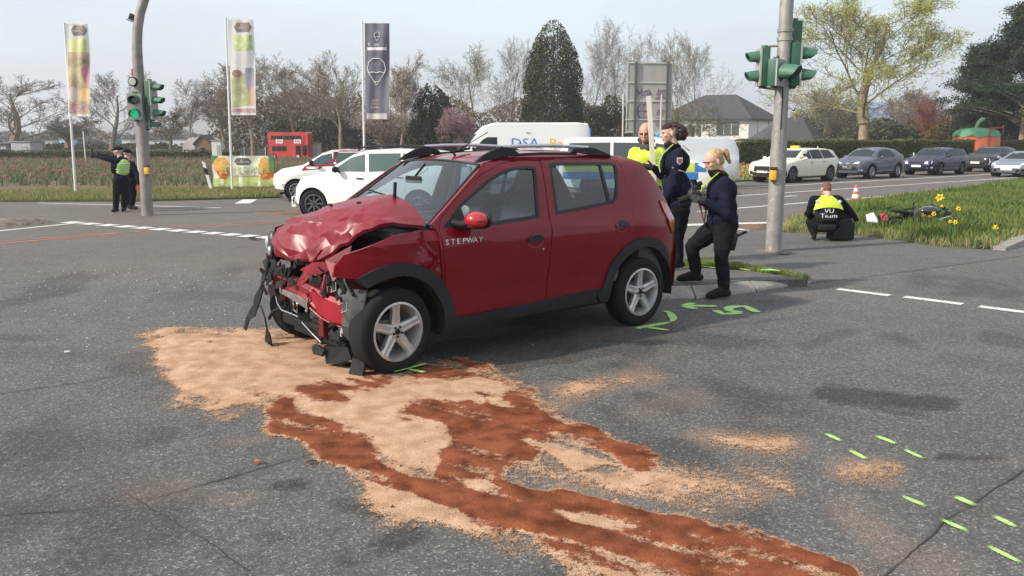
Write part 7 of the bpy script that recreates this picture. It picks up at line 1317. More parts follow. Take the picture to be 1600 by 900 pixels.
# ---------------------------------------------------------------- far left: sheds, tents, vans, fence
def farbox(nm, label, cat, x0, x1, y0, y1, D, col, kind='box', depth=2.2):
    X0, X1 = (x0 - 800) / FPX * D, (x1 - 800) / FPX * D; zt, zb = CAM_H + (HORIZON - y0) / FPX * D, max(0, CAM_H + (HORIZON - y1) / FPX * D); t = thing(nm, label, cat, ((X0 + X1) / 2, D, 0)); w = X1 - X0; m = mat('shed_' + label.split()[0] + nm, col, .6, var=.06, scale=2); b = NB()
    if kind == 'gable': prism(b, [(-w / 2, 0), (w / 2, 0), (w / 2, zt * .62), (0, zt), (-w / 2, zt * .62)], 0, depth)
    elif kind == 'arch': prism(b, [(-w / 2, 0), (w / 2, 0)] + [(w / 2 * math.cos(R(a)), zt * .35 + zt * .65 * math.sin(R(a))) for a in range(0, 181, 15)], 0, depth * 3)
    else: box(b, (0, depth / 2, zt / 2), (w, depth, zt), bev=.06)
    obj('body', b, m, t)
    if kind == 'box': b = NB(); box(b, (0, depth / 2, zt + .04), (w + .15, depth + .15, .08)); obj('roof', b, mat('shed_roof_grey', (.30, .31, .33)), t); b = NB(); box(b, (w * .18, -.02, zt * .5), (w * .28, .04, zt * .55)); obj('door', b, mat('shed_door_grey', (.36, .37, .38)), t)
    if kind == 'gable': b = NB(); box(b, (0, -.02, zt * .26), (w * .26, .06, zt * .45)); obj('doorway', b, M_WELL, t); b = NB(); prism(b, [(-w / 2 - .1, zt * .60), (0, zt + .02), (w / 2 + .1, zt * .60), (w / 2 + .1, zt * .70), (0, zt + .14), (-w / 2 - .1, zt * .70)], -.15, depth + .1); obj('roof', b, mat('hut_roof', (.06, .045, .035)), t)
    return t
farbox('site_cabin', 'pale grey site cabin with flat roof at the foot of the leftmost tree', 'cabin', 28, 58, 222, 244, 80, (.42, .44, .46)); farbox('dark_shed', 'low dark brown shed behind the leftmost tree', 'shed', -4, 26, 224, 242, 90, (.07, .05, .04)); farbox('small_cabin', 'small grey box at the left photo edge before the hedge', 'cabin', -8, 6, 234, 244, 78, (.30, .33, .36))
for i, (a, b_, y0, y1, c_, lb) in enumerate(((81, 95, 220, 227, (.5, .48, .44), 'cream parked trailer right of the leftmost tree'), (103, 119, 217.5, 228, (.36, .50, .68), 'light blue parked box trailer behind the leftmost flagpole'), (179.5, 192, 218, 227, (.06, .26, .22), 'dark teal parked trailer behind the pollarded tree'), (199.5, 212, 218.5, 227, (.62, .62, .60), 'white parked van just left of the signal mast'), (240, 250, 220, 227.5, (.6, .6, .58), 'first white caravan right of the signal mast'), (252, 264, 220, 227.5, (.56, .57, .58), 'second caravan right of the signal mast'), (277, 298, 218.5, 227, (.62, .63, .64), 'longest white caravan, left of the domed tunnel'))):
    farbox('parked_trailer', lb, 'trailer', a, b_, y0, y1, 125, c_, group) if False else farbox('parked_trailer', lb, 'trailer', a, b_, y0, y1, 125, c_)['label']
farbox('tunnel_tent', 'white arched tunnel greenhouse left of the timber hut', 'tent', 292, 326, 215, 243, 88, (.66, .64, .62), 'arch'); farbox('timber_hut', 'brown timber hut with steep gable and arched doorway', 'hut', 311, 336, 213, 244, 84, (.20, .13, .09), 'gable'); farbox('notice_board', 'white notice panel between the hut and the banner', 'sign', 337, 352, 220, 244, 79, (.60, .60, .55), depth=.15); farbox('white_cabinet', 'small cream cabinet right of the red bus', 'cabinet', 488, 503, 224, 240, 84, (.48, .45, .38), depth=1.)
t = thing('mesh_fence', 'long low mesh fence with pale posts between the hut and the red bus', 'fence', ((355 - 800) / FPX * 90, 90, 0))
for k in range(7): b = NB(); cone(b, (k * 1.12, 0, 0), (k * 1.12, 0, 1.15), .045, n=6); obj('post', b, MATS['pole_white'], t)
b = NB(); box(b, (3.4, .05, .5), (6.9, .04, .95)); obj('mesh_panel', b, mat('fence_mesh_grey', (.10, .11, .10), .9), t)
t = thing('rail_fence', 'long low dark rail fence along the far field track at left', 'fence', ((20 - 800) / FPX * 98, 98, 0))
for k in range(24): b = NB(); box(b, (k * 1.05, 0, .35), (.09, .09, .9)); obj('post', b, M_BARK, t)
for z in (.45, .75): b = NB(); box(b, (12, .0, z), (24.4, .05, .09)); obj('rail', b, M_BARK, t)
for i, (px, py) in enumerate(((1294, 262), (1426, 262), (1168, 248))): g = G(px, py); b = NB(); cone(b, (0, 0, 0), (0, 0, 1.0), .035, n=6); tag(obj('marker_post', b, MATS['pole_white'], None, True, (g.x, g.y, 0)), ('thin pale marker post behind the taxi roof', 'thin pale marker post between the second and third queue cars', 'thin pale marker post against the hedge left of the signal post')[i], 'post')
# ---------------------------------------------------------------- crashed motorcycle in the grass, bag, flowers
mz = lambda g: mound(np.array([g.x]), np.array([g.y]))[0]
g = G(1352, 352, .12); t = thing('crashed_motorcycle', 'black wrecked motorcycle lying flat in the grass with white and red parts beside the officer', 'motorcycle', (g.x, g.y, .14), R(12)); r = random.Random(5)
for cx, s_ in ((.55, .28), (1.75, .29)):
    b = NB(); lathe(b, [(s_ - .06, -.05), (s_, -.03), (s_, .05), (s_ - .06, .06)], 26, 'z', (cx, .05, .04), close=True); place(b, Matrix.Rotation(R(9), 4, 'X')); w_ = obj('wheel', b, M_TYRE, t, True); b = NB(); lathe(b, [(s_ - .065, -.02), (s_ - .065, .04)], 26, 'z', (cx, .05, .04)); [box(b, (cx, .05, .04), (2 * s_ - .14, .02, .02), Matrix.Rotation(a, 3, 'Z')) for a in (0, 1.05, 2.1)]; place(b, Matrix.Rotation(R(9), 4, 'X')); obj('rim', b, M_ALLOYD, w_)
b = NB(); tube(b, [(.55, .05, .08), (.85, -.02, .16), (1.2, .0, .22), (1.5, .05, .14), (1.75, .05, .1)], .03, 6); tube(b, [(.9, .1, .12), (1.1, -.12, .12), (1.4, .1, .1)], .02, 6); obj('frame', b, M_BLK, t); b = NB(); box(b, (1.15, .02, .14), (.34, .26, .2), bev=.04); obj('engine', b, mat('engine_dark', (.06, .06, .06), .5, metal=.5), t, True); b = NB(); ell(b, (1.35, -.05, .24), (.24, .14, .10)); obj('tank', b, mat('tank_black', (.02, .02, .022), .25, coat=1), t, True); b = NB(); box(b, (.80, .0, .22), (.42, .18, .06), Matrix.Rotation(.15, 3, 'Y'), bev=.02); obj('saddle', b, M_BLK, t, True)
b = NB(); tube(b, [(1.62, -.3, .22), (1.58, 0, .30), (1.66, .3, .34)], .014, 6); tube(b, [(1.1, .1, .2), (1.12, .12, .40)], .014, 6); obj('handlebar', b, M_BLK, t)
b = NB(); shard(b, [(0, -.05, .05), (.18, -.12, .03), (.30, .02, .06), (.22, .10, .20), (.05, .08, .16)], .02); obj('white_fairing', b, mat('fairing_white', (.65, .65, .66), .3, coat=.6), t); b = NB(); shard(b, [(.30, -.08, .04), (.42, -.10, .05), (.46, .02, .17), (.34, .06, .19)], .03); obj('red_fairing', b, mat('fairing_red', (.42, .03, .04), .3, coat=.6), t)
b = NB()
for k in range(16): c_ = Vector((r.uniform(.3, 2.0), r.uniform(-.3, .25), r.uniform(.05, .24))); shard(b, [c_ + Vector((r.uniform(-.12, .12), r.uniform(-.09, .09), r.uniform(-.05, .12))) for _ in range(4)], .01)
obj('broken_fairing', b, M_BLK, t)['kind'] = 'stuff'
g = G(1476, 349, .15); b = NB(); tube(b, [(g.x - .3, g.y - .1, .16), (g.x - .1, g.y, .23), (g.x + .15, g.y + .1, .28), (g.x + .22, g.y + .1, .22)], .014, 6); tag(obj('bent_tube', b, mat('pale_tube', (.45, .50, .56), .3, metal=.4)), 'bent pale metal tube at the right end of the motorcycle wreck', 'debris')
g = G(1457, 341, .2); b = NB(); shard(b, [(g.x - .06, g.y, .17), (g.x + .07, g.y, .17), (g.x + .05, g.y + .02, .30), (g.x - .02, g.y + .02, .36), (g.x - .07, g.y + .01, .27)], .02); tag(obj('paper_scrap', b, MATS['fairing_white']), 'upright white scrap among the daffodils beyond the wreck', 'debris')
g = G(1312, 376); t = thing('equipment_case', 'black open equipment case on the footpath right of the crouching officer', 'case', (g.x, g.y, .012), R(8)); b = NB(); box(b, (0, 0, .17), (.40, .26, .32), bev=.03); obj('case_body', b, M_BLK, t, True); b = NB(); box(b, (.02, .12, .42), (.46, .06, .34), Matrix.Rotation(R(-8), 3, 'X'), bev=.03); obj('case_lid', b, mat('case_fabric', (.016, .016, .018), .9, bump=.4, bscale=60), t, True); b = NB(); tube(b, [(-.1, -.14, .30), (-.08, -.16, .36), (.08, -.16, .36), (.1, -.14, .30)], .012, 6); obj('handle', b, M_BLK, t)
YP = mat('daffodil_yellow', (.80, .58, .03), .6); ST = mat('daffodil_stem', (.10, .20, .05), .7)
for i, (px, py, s_, lb) in enumerate(((1465, 309, 1.7, 'largest daffodil, standing tallest over the wreck'), (1494, 326, 1.0, 'daffodil right of the tallest one'), (1437, 336, 0.85, 'left daffodil of the low pair over the wreck'), (1447, 338, .6, 'small daffodil squeezed between the low pair'), (1456, 334, .95, 'daffodil touching the upright white scrap'), (1490, 347, .8, 'daffodil right of the bent pale tube, lower of two'), (1482, 346, .6, 'small daffodil just above the bent pale tube'), (1551, 355, .9, 'lone daffodil low in the grass far right'), (1468, 322, .7, 'small daffodil under the tallest one'))):
    g = G(px, py + 26 * (1 if s_ < 1.5 else 1.5), .15); h_ = (AT(px, py, g.y).z - .12); t = thing('daffodil', lb, 'flower', (g.x, g.y, .12), rnd.uniform(-.5, .5), 'daffodils in the grass verge'); b = NB(); tube(b, [(0, 0, 0), (.01, 0, h_ * .6), (0, -.03, h_)], .006, 5); obj('stem', b, ST, t); b = NB()
    for k in range(6): a = k * PI / 3; u_ = Vector((math.cos(a), 0, math.sin(a))); v_ = Vector((-math.sin(a), 0, math.cos(a))); c_ = Vector((0, -.035, h_)); shard(b, [c_, c_ + (u_ * .03 + v_ * .014) * s_, c_ + u_ * .055 * s_ + Vector((0, .01, 0)), c_ + (u_ * .03 - v_ * .014) * s_], .003)
    lathe(b, [(.012 * s_, -.03), (.014 * s_, -.055), (.024 * s_, -.075)], 10, 'y', (0, 0, h_)); obj('petals', b, YP, t); b = NB()
    for k in range(5): a = rnd.uniform(0, 6.28); shard(b, [(0, 0, 0), (.012, .006, 0), (.05 * math.cos(a), .05 * math.sin(a), h_ * rnd.uniform(.6, .95))], .002)
    obj('leaves', b, ST, t)
# ================================================================= PEOPLE
SKIN = mat('skin', (.58, .36, .28), .55, var=.08, scale=20, sss=.15); NAVY = mat('uniform_navy', (.012, .014, .030), .9, spec=.08, var=.25, scale=12, bump=.25, bscale=60); TRS = mat('uniform_trousers', (.009, .010, .013), .95, spec=.06, var=.25, scale=10, bump=.3, bscale=40); BOOT = mat('boot_black', (.010, .010, .010), .6, spec=.2); VEST = mat('vest_black', (.011, .012, .016), .95, spec=.08, bump=.4, bscale=45)
HIV = mat('hivis_yellow', (.62, .78, .06), .7, var=.08, scale=9, bump=.15, bscale=30); HIVG = mat('hivis_green', (.38, .62, .16), .7); REFL = mat('reflective_grey', (.55, .56, .55), .4); GLOVE = mat('glove_black', (.018, .018, .018), .7)
def cap_(b, p0, p1, r0, r1): cone(b, p0, p1, r0, r1, 12); ell(b, p0, r0, sub=2); ell(b, p1, r1, sub=2)
def blob(nm, fn, m, parent=None, voxel=.012, it=2, wr=0., loc=None, org=Vector((0, 0, 0))):
    b = NB(); fn(b); me = remesh(b, voxel, it)
    if wr:
        b = bmesh.new(); b.from_mesh(me); b.normal_update()
        for v in b.verts: q = v.co + org; k = noise.noise(Vector((q.x * 9, q.y * 9, q.z * 16))) + .6 * noise.noise(Vector((q.x * 22 + 5, q.y * 22, q.z * 34))); v.co += v.normal * wr * k
        b.to_mesh(me); b.free()
    me.name = nm; o = link_mesh(nm, me, m, parent, True); return o
def hand(b, w, d, side_, curl=.5, s=1., down=None):
    """palm + five fingers; w wrist, d pointing direction, side_ towards the thumb; fingers bend towards down"""
    d = d.normalized(); t = (side_ - d * side_.dot(d)).normalized(); n_ = down.normalized() if down is not None else d.cross(t); n_ = (n_ - d * n_.dot(d)).normalized(); t = t - n_ * t.dot(n_); t.normalize()
    cap_(b, w, w + d * .075 * s, .026 * s, .022 * s)
    for k in range(3): cap_(b, w + d * .02 * s + t * (.018 - .018 * k) * s, w + d * .085 * s + t * (.026 - .024 * k) * s, .016 * s, .013 * s)
    for k, L in enumerate((.066, .075, .070, .055)):
        p = w + d * .088 * s + t * (.030 - .020 * k) * s; dd = d.copy(); 
        for j, f in enumerate((.42, .33, .25)): dd = (dd + n_ * curl * (.5 + .5 * j)).normalized(); q = p + dd * L * f * 1.15 * s; cap_(b, p, q, (.0095 - .001 * j) * s, (.009 - .001 * j) * s); p = q
    p = w + d * .025 * s + t * .03 * s; dd = (d * .7 + t * .7 + n_ * .2).normalized()
    for j, L in enumerate((.035, .03)): q = p + dd * L * s; cap_(b, p, q, .0115 * s, .0095 * s); p = q; dd = (dd + d * .4 + n_ * .4 * curl).normalized()
def head_(b, c, f, u=Vector((0, 0, 1)), s=1.):
    f = f.normalized(); r_ = f.cross(u).normalized(); u = r_.cross(f).normalized(); M = Matrix((r_, f, u)).transposed()
    P = lambda x, y, z: c + (r_ * x + f * y + u * z) * s
    ell(b, P(0, -.012, .03), (.077 * s, .098 * s, .088 * s), M, 3); ell(b, P(0, .025, -.03), (.060 * s, .068 * s, .072 * s), M, 3); ell(b, P(0, .050, -.085), (.033 * s, .034 * s, .026 * s), M); ell(b, P(0, .072, .028), (.048 * s, .018 * s, .012 * s), M)
    cap_(b, P(0, .085, .015), P(0, .106, -.022), .008 * s, .013 * s); ell(b, P(0, .085, -.055), (.024 * s, .012 * s, .010 * s), M)
    for x in (-1, 1): ell(b, P(x * .078, -.01, -.01), (.010 * s, .022 * s, .032 * s), M); ell(b, P(x * .045, .06, -.02), (.02 * s, .018 * s, .018 * s), M)
    cap_(b, P(0, -.02, -.06), P(0, -.035, -.14), .052 * s, .056 * s); return P, M
def person(label, org, J, trous=TRS, jacket=NAVY, hands=None, headf=None, headu=Vector((0, 0, 1)), skin=SKIN, wrj=.007, thick=1., hs=1., glove=None, voxel=.012):
    T = {k: (v - org) for k, v in J.items()}; th = thick; S_ = ('L', 'R')
    sho = (T['shR'] - T['shL']); sx_ = sho.normalized(); chest = (T['shL'] + T['shR']) / 2; hip = (T['hiL'] + T['hiR']) / 2; up_ = (chest - hip).normalized(); fw = up_.cross(sx_).normalized(); Mt = Matrix((sx_, fw, up_)).transposed(); Lt = (chest - hip).length
    hp = {}
    def bodyf(b):
        hp['P'], hp['M'] = head_(b, T['head'], headf, headu, hs); cap_(b, T['head'] - Vector((0, 0, .10)) * hs - headf.normalized() * .02, chest + up_ * .02, .05, .06)
        cap_(b, hip, chest - up_ * .08, .10, .12)
        for s_ in S_:
            cap_(b, T['sh' + s_], T['el' + s_], .042, .036); cap_(b, T['el' + s_], T['wr' + s_], .036, .026); cap_(b, T['sh' + s_], chest - up_ * .05, .05, .07); cap_(b, T['hi' + s_], T['kn' + s_], .07, .05); cap_(b, T['kn' + s_], T['an' + s_], .048, .038); cap_(b, T['an' + s_], T['to' + s_], .022, .016); cap_(b, T['hi' + s_], hip, .08, .09)
            if hands and hands.get(s_) and not glove: h = hands[s_]; hand(b, T['wr' + s_], h[0], h[1], h[2], 1.05, h[3] if len(h) > 3 else None)
    body = blob('person', bodyf, skin, None, .0075, 1); body.location = org; tag(body, label, 'person')
    P, M = hp['P'], hp['M']
    def trf(b):
        cap_(b, T['hiL'], T['hiR'], .115 * th, .115 * th); ell(b, hip + up_ * .04, (.175 * th, .125 * th, .12), Mt)
        for s_ in S_: cap_(b, T['hi' + s_], T['hi' + s_].lerp(T['kn' + s_], .4), .108 * th, .098 * th); cap_(b, T['hi' + s_].lerp(T['kn' + s_], .4), T['kn' + s_], .098 * th, .080); cap_(b, T['kn' + s_], T['kn' + s_].lerp(T['an' + s_], .5), .078, .076); cap_(b, T['kn' + s_].lerp(T['an' + s_], .5), T['an' + s_].lerp(T['kn' + s_], .08), .076, .066)
    blob('trousers', trf, trous, body, voxel, 2, .008)
    def jkf(b):
        ell(b, chest - up_ * .10, (.195 * th, .135 * th, .17), Mt, 3); ell(b, hip.lerp(chest, .45), (.165 * th, .13 * th, .20), Mt, 3); ell(b, hip + up_ * .08, (.18 * th, .138 * th, .13), Mt, 3); cap_(b, T['shL'], T['shR'], .068, .068); cap_(b, chest, chest + up_ * .05, .085, .065)
        for s_ in S_: cap_(b, T['sh' + s_], T['el' + s_], .070 * th ** .4, .056 * th ** .5); cap_(b, T['el' + s_], T['wr' + s_], .056 * th, .042)
    blob('jacket', jkf, jacket, body, voxel, 2, wrj)
    def btf(b, s_):
        a, t = T['an' + s_], T['to' + s_]; d = (t - a); d.z = 0; d.normalize(); cap_(b, a + Vector((0, 0, .07)), a, .054, .050); cap_(b, a, t + Vector((0, 0, .01)), .050, .034); cap_(b, Vector((a.x, a.y, max(.045, t.z + .012))) - d * .045, t, .044, .036); cap_(b, t - d * .03, t + d * .02, .04, .032)
    for s_ in S_: blob('boot', lambda b: btf(b, s_), BOOT, body, .009, 1)
    if hands and glove:
        for s_ in S_:
            if hands.get(s_): h = hands[s_]; blob('glove', lambda b: hand(b, T['wr' + s_], h[0], h[1], h[2], 1.12, h[3] if len(h) > 3 else None), glove, body, .005, 1)
    for x in (-1, 1): b = NB(); ell(b, P(x * .031, .083, .012), .0085 * hs, sub=2); obj('eye', b, mat('eye_dark', (.05, .035, .03), .2), body, True)
    b = NB(); cap_(b, P(-.018, .090, -.056), P(.018, .090, -.056), .0035, .0035); obj('mouth', b, mat('lips', (.32, .10, .09), .5), body, True)
    return dict(th=th, o=body, P=P, M=M, T=T, chest=chest, hip=hip, up=up_, fw=fw, sx=sx_, Mt=Mt, L=Lt)
def hairlump(fn, m, body, nm='hair', seed=0, amp=.012, voxel=.008):
    o = blob(nm, fn, m, body, voxel, 1); b = bmesh.new(); b.from_mesh(o.data); b.normal_update()
    for v in b.verts: v.co += v.normal * amp * (noise.noise(v.co * 38 + Vector((seed, 0, 0))) + .7 * noise.noise(Vector((v.co.x * 90, v.co.y * 90, v.co.z * 25))))
    b.to_mesh(o.data); b.free(); return o
A_ = AT
# --- 1: blonde officer with the camera
Y0 = 9.4; org = Vector((A_(1108, 450, Y0).x, Y0, 0)); gF = G(1125, 466); gK = G(1085, 440, .105)
J = dict(head=A_(1115, 252, Y0), shL=A_(1132, 286, Y0 - .18), shR=A_(1123, 284, Y0 + .18), elL=A_(1135, 334, Y0 - .26), elR=A_(1112, 322, Y0 + .20), wrL=A_(1104, 315, Y0 - .24), wrR=A_(1094, 312, Y0 + .05), hiL=A_(1134, 352, Y0 - .10), hiR=A_(1124, 352, Y0 + .10), knL=A_(1127, 400, Y0 - .20), knR=A_(1081, 385, Y0 + .20), anL=Vector((gF.x + .05, gF.y + .02, .10)), anR=Vector((gK.x + .02, gK.y, .205)), toL=Vector((gF.x - .13, gF.y - .06, .042)), toR=Vector((gK.x - .17, gK.y - .02, .145)))
hd = dict(L=(Vector((-1, .12, .25)), Vector((0, 0, 1)), .55, Vector((0, 1, -.1))), R=(Vector((-1, -.2, .1)), Vector((0, 0, 1)), .5, Vector((0, -1, 0))))
p = person('blonde officer with camera and yellow shoulder collar, one foot on the kerb', org, J, headf=Vector((-1, -.28, -.38)), hands=hd, glove=GLOVE, thick=1.27, hs=1.08, trous=mat('trousers_charcoal', (.012, .0125, .015), .95, spec=.06, var=.25, scale=10, bump=.3, bscale=40))
BL = mat('hair_blonde', (.42, .27, .14), .6, var=.35, scale=60); P = p['P']
hairlump(lambda b: (ell(b, P(0, -.030, .045), (.088, .098, .088), p['M'], 3), ell(b, P(0, -.06, -.01), (.078, .06, .07), p['M'], 3)), BL, p['o'], amp=.005); hairlump(lambda b: (cap_(b, P(0, -.11, .055), P(0, -.155, .05), .03, .035), cap_(b, P(0, -.155, .05), P(-.01, -.165, -.07), .038, .022)), BL, p['o'], 'ponytail', 3, .008)
b = NB(); [tube(b, [P(x * .031 + .026 * math.cos(a), .095 - .0, .012 + .018 * math.sin(a)) for a in [2 * PI * k / 14 for k in range(15)]], .0022, 5) for x in (-1, 1)]; tube(b, [P(-.057, .092, .014), P(-.078, .02, .016), P(-.08, -.02, .005)], .0025, 5); tube(b, [P(.057, .092, .014), P(.078, .02, .016), P(.08, -.02, .005)], .0025, 5); tube(b, [P(-.006, .098, .016), P(.006, .098, .016)], .0022, 5); obj('glasses', b, M_BLK, p['o'])
blob('neck_scarf', lambda b: (cap_(b, P(0, .03, -.115), p['chest'] + p['up'] * .05, .062, .085), cap_(b, P(0, .045, -.095), P(0, -.03, -.10), .05, .055)), BOOT, p['o'], .009, 2, .006)
def strap(b, p, s_, w=.05):     # shoulder collar strip front to back
    c, up, fw, sx = p['chest'], p['up'], p['fw'], p['sx']; pts = [c + sx * s_ * .07 + fw * .145 - up * .24, c + sx * s_ * .085 + fw * .158 - up * .12, c + sx * s_ * .10 + fw * .125 - up * .01, c + sx * s_ * .10 + fw * .03 + up * .078, c + sx * s_ * .095 - fw * .05 + up * .060, c + sx * s_ * .09 - fw * .11 + up * .0]
    t_ = p['th']; pts = [c + sx * (q - c).dot(sx) + fw * (q - c).dot(fw) * t_ * 1.13 + up * ((q - c).dot(up) * (t_ if (q - c).dot(up) > 0 else 1) + .018) for q in pts]
    V = [[b.verts.new(q + sx * k * w) for k in (-.7, .0, .7)] for q in pts]
    for a, d in zip(V, V[1:]): [b.faces.new((a[i], a[i + 1], d[i + 1], d[i])) for i in range(2)]
    r_ = bmesh.ops.extrude_face_region(b, geom=b.faces[:]); 
for s_ in (-1, 1): b = NB(); strap(b, p, s_, .055); obj('collar_strip', b, HIV if s_ else HIV, p['o'], True)
b = NB(); shard(b, [A_(x, y, Y0 - dy) for x, y, dy in ((1124, 273, .10), (1136, 275, .235), (1131, 284, .275), (1116, 300, .285), (1100, 305, .20), (1098, 295, .14), (1110, 289, .20))], .02); obj('chest_panel', b, HIV, p['o'])
vst = blob('vest', lambda b: (ell(b, p['chest'] - p['up'] * .16, (.175, .155, .17), p['Mt'], 3), ell(b, p['hip'].lerp(p['chest'], .42), (.172, .150, .14), p['Mt'], 3)), mat('vest_navy', (.012, .014, .026), .9, spec=.08, bump=.3, bscale=50), p['o'], .011, 2, .006)
c = (p['T']['wrL'] + p['T']['wrR']) / 2 + Vector((-.10, .0, .06)); cm = NB(); box(cm, c, (.13, .14, .11), Matrix.Rotation(.2, 3, 'Y'), bev=.02); co_ = obj('camera', cm, mat('camera_black', (.015, .015, .016), .45), p['o'], True); b = NB(); lathe(b, [(.001, 0), (.036, 0), (.040, -.02), (.038, -.11), (.043, -.13), (.033, -.125), (.001, -.115)], 20, 'x', (0, 0, 0)); place(b, Matrix.Translation(c + Vector((-.06, -.02, -.02))) @ Matrix.Rotation(R(-22), 4, 'Y')); obj('lens', b, M_BLK, co_, True); b = NB(); box(b, c + Vector((.03, 0, .085)), (.07, .08, .05), bev=.012); box(b, c + Vector((.05, -.01, .13)), (.05, .07, .045), Matrix.Rotation(-.4, 3, 'Y'), bev=.01); obj('flash', b, M_BLK, co_, True)
b = NB(); q0 = c + Vector((.03, -.06, -.04)); tube(b, [q0, q0 + Vector((.03, -.03, -.12)), q0 + Vector((.07, -.03, -.26)), q0 + Vector((.09, .0, -.14)), q0 + Vector((.06, .04, 0))], .011, 5); obj('camera_strap', b, mat('strap_red_black', (.12, .02, .03), .8, var=.8, scale=30), co_, True)
blob('belt', lambda b: ell(b, p['hip'] + p['up'] * .075, (.186, .150, .032), p['Mt'], 3), M_BLK, p['o'], .010, 1); b = NB(); h = p['hip'] + Vector((.03, -.20, .02)); box(b, h + Vector((.0, 0, -.02)), (.07, .05, .10), bev=.015); box(b, h + Vector((.04, 0, -.18)), (.09, .06, .20), Matrix.Rotation(.2, 3, 'Y'), bev=.02); cone(b, h + Vector((.08, 0, -.12)), h + Vector((.19, 0, -.07)), .016, n=8); box(b, h + Vector((-.06, .02, -.27)), (.16, .05, .05), Matrix.Rotation(.1, 3, 'Y'), bev=.01); obj('holster', b, M_BLK, p['o'], True)
b = NB(); box(b, p['hip'] + Vector((.02, -.17, .10)), (.10, .05, .09), bev=.015); obj('belt_pouch', b, M_BLK, p['o'], True)
# --- 2: tall officer with headband and dark curls
Y0 = 10.7; f_ = G(1062, 433, .1); org = Vector((A_(1056, 430, Y0).x, Y0, .1)); z_ = lambda px, py, dy=0.: A_(px, py, Y0 + dy)
J = dict(head=z_(1046, 208), shL=z_(1061, 240, -.18), shR=z_(1048, 238, .18), elL=z_(1052, 288, -.22), elR=z_(1034, 272, .20), wrL=z_(1039, 316, -.16), wrR=z_(1021, 262, .10), hiL=z_(1060, 328, -.09), hiR=z_(1054, 328, .10), knL=z_(1058, 376, -.09), knR=z_(1052, 376, .12), anL=z_(1060, 425, -.09), anR=z_(1053, 424, .13), toL=z_(1046, 434, -.12), toR=z_(1040, 431, .1))
J['anL'].z = J['anR'].z = .2; J['toL'].z = J['toR'].z = .145
p = person('tall officer with black headband, dark curly hair and sleeve badge facing left, behind the car', org, J, headf=Vector((-1, -.10, -.15)), hands=dict(L=(Vector((-.4, 0, -1)), Vector((-1, 0, 0)), .3, Vector((0, 1, 0))), R=(Vector((-1, 0, .1)), Vector((0, 0, 1)), .9, Vector((0, -1, 0)))), glove=GLOVE, thick=1.34, hs=1.14); P = p['P']
DKH = mat('hair_dark_brown', (.035, .018, .014), .6, var=.5, scale=50, sub=(.09, .04, .03))
hairlump(lambda b: (ell(b, P(0, -.10, .0), (.10, .075, .11), p['M'], 3), ell(b, P(.01, -.145, -.02), (.085, .07, .09), p['M'], 3), ell(b, P(0, -.04, .06), (.085, .09, .075), p['M'], 3)), DKH, p['o'], amp=.020, seed=5)
blob('headband', lambda b: (ell(b, P(0, -.014, .068), (.086, .104, .056), p['M'], 3), ell(b, P(0, -.004, .050), (.085, .102, .030), p['M'], 3)), mat('beanie_maroon', (.03, .014, .016), .9, bump=.4, bscale=90), p['o'], .008, 1)
blob('neck_scarf', lambda b: cap_(b, P(0, .02, -.12), p['chest'] + p['up'] * .05, .064, .088), BOOT, p['o'], .009, 2, .004)
b = NB(); sh_ = p['T']['shL'] + Vector((-.005, -.075, -.09)); prism(b, [(-.035, .045), (.035, .045), (.035, -.015), (0, -.05), (-.035, -.015)], -.012, .0); place(b, Matrix.Translation(sh_)); bd = obj('sleeve_badge', b, mat('badge_grey', (.50, .50, .52), .5), p['o']); b = NB(); prism(b, [(-.022, .028), (.022, .028), (.022, -.01), (0, -.033), (-.022, -.01)], -.016, -.01); place(b, Matrix.Translation(sh_)); obj('badge_crest', b, mat('badge_maroon', (.28, .07, .08), .5), bd)
b = NB(); tube(b, [p['T']['shL'] + v for v in (Vector((-.09, -.06, -.17)), Vector((-.03, -.085, -.20)), Vector((.04, -.088, -.215)), Vector((.07, -.06, -.23)))], .006, 5); obj('sleeve_piping', b, REFL, p['o'], True)
b = NB(); strap(b, p, -1, .045); obj('collar_strip', b, mat('collar_pale_green', (.50, .66, .36), .6), p['o'], True); b = NB(); box(b, p['chest'] - p['up'] * .12 + p['fw'] * .155, (.05, .16, .22), bev=.02); obj('chest_pouch', b, M_BLK, p['o'], True)
blob('vest', lambda b: (ell(b, p['chest'] - p['up'] * .14, (.180, .160, .18), p['Mt'], 3), ell(b, p['hip'].lerp(p['chest'], .45), (.17, .148, .15), p['Mt'], 3)), VEST, p['o'], .012, 2, .004)
# --- 3: bald man in hi-vis jacket holding the levelling staff
Y0 = 11.7; z_ = lambda px, py, dy=0.: A_(px, py, Y0 + dy); org = Vector((z_(1012, 300).x, Y0, .05)); gx0 = org.x
J = dict(head=z_(1009, 208), shL=z_(1031, 238, .03), shR=z_(991, 238, -.03), elL=z_(1042, 276, -.08), elR=z_(981, 276, -.10), wrL=z_(1025, 262, -.26), wrR=z_(1012, 284, -.24), hiL=z_(1022, 318), hiR=z_(1002, 318), knL=z_(1022, 368), knR=z_(1001, 368), anL=z_(1023, 408), anR=z_(1000, 408), toL=z_(1022, 412, -.16), toR=z_(997, 412, -.16))
J['anL'].z = J['anR'].z = .14; J['toL'].z = J['toR'].z = .09
p = person('bald bearded man in yellow high-visibility jacket holding a tall white staff', org, J, headf=Vector((-.42, -1, -.28)), jacket=HIV, hands=dict(L=(Vector((-.8, -.3, .2)), Vector((0, 0, 1)), .9, Vector((-.3, 1, 0))), R=(Vector((.9, -.2, .3)), Vector((0, 0, 1)), .9, Vector((0, 1, 0)))), thick=1.32, hs=1.16, skin=mat('skin_ruddy', (.56, .30, .23), .5, sss=.15)); P = p['P']
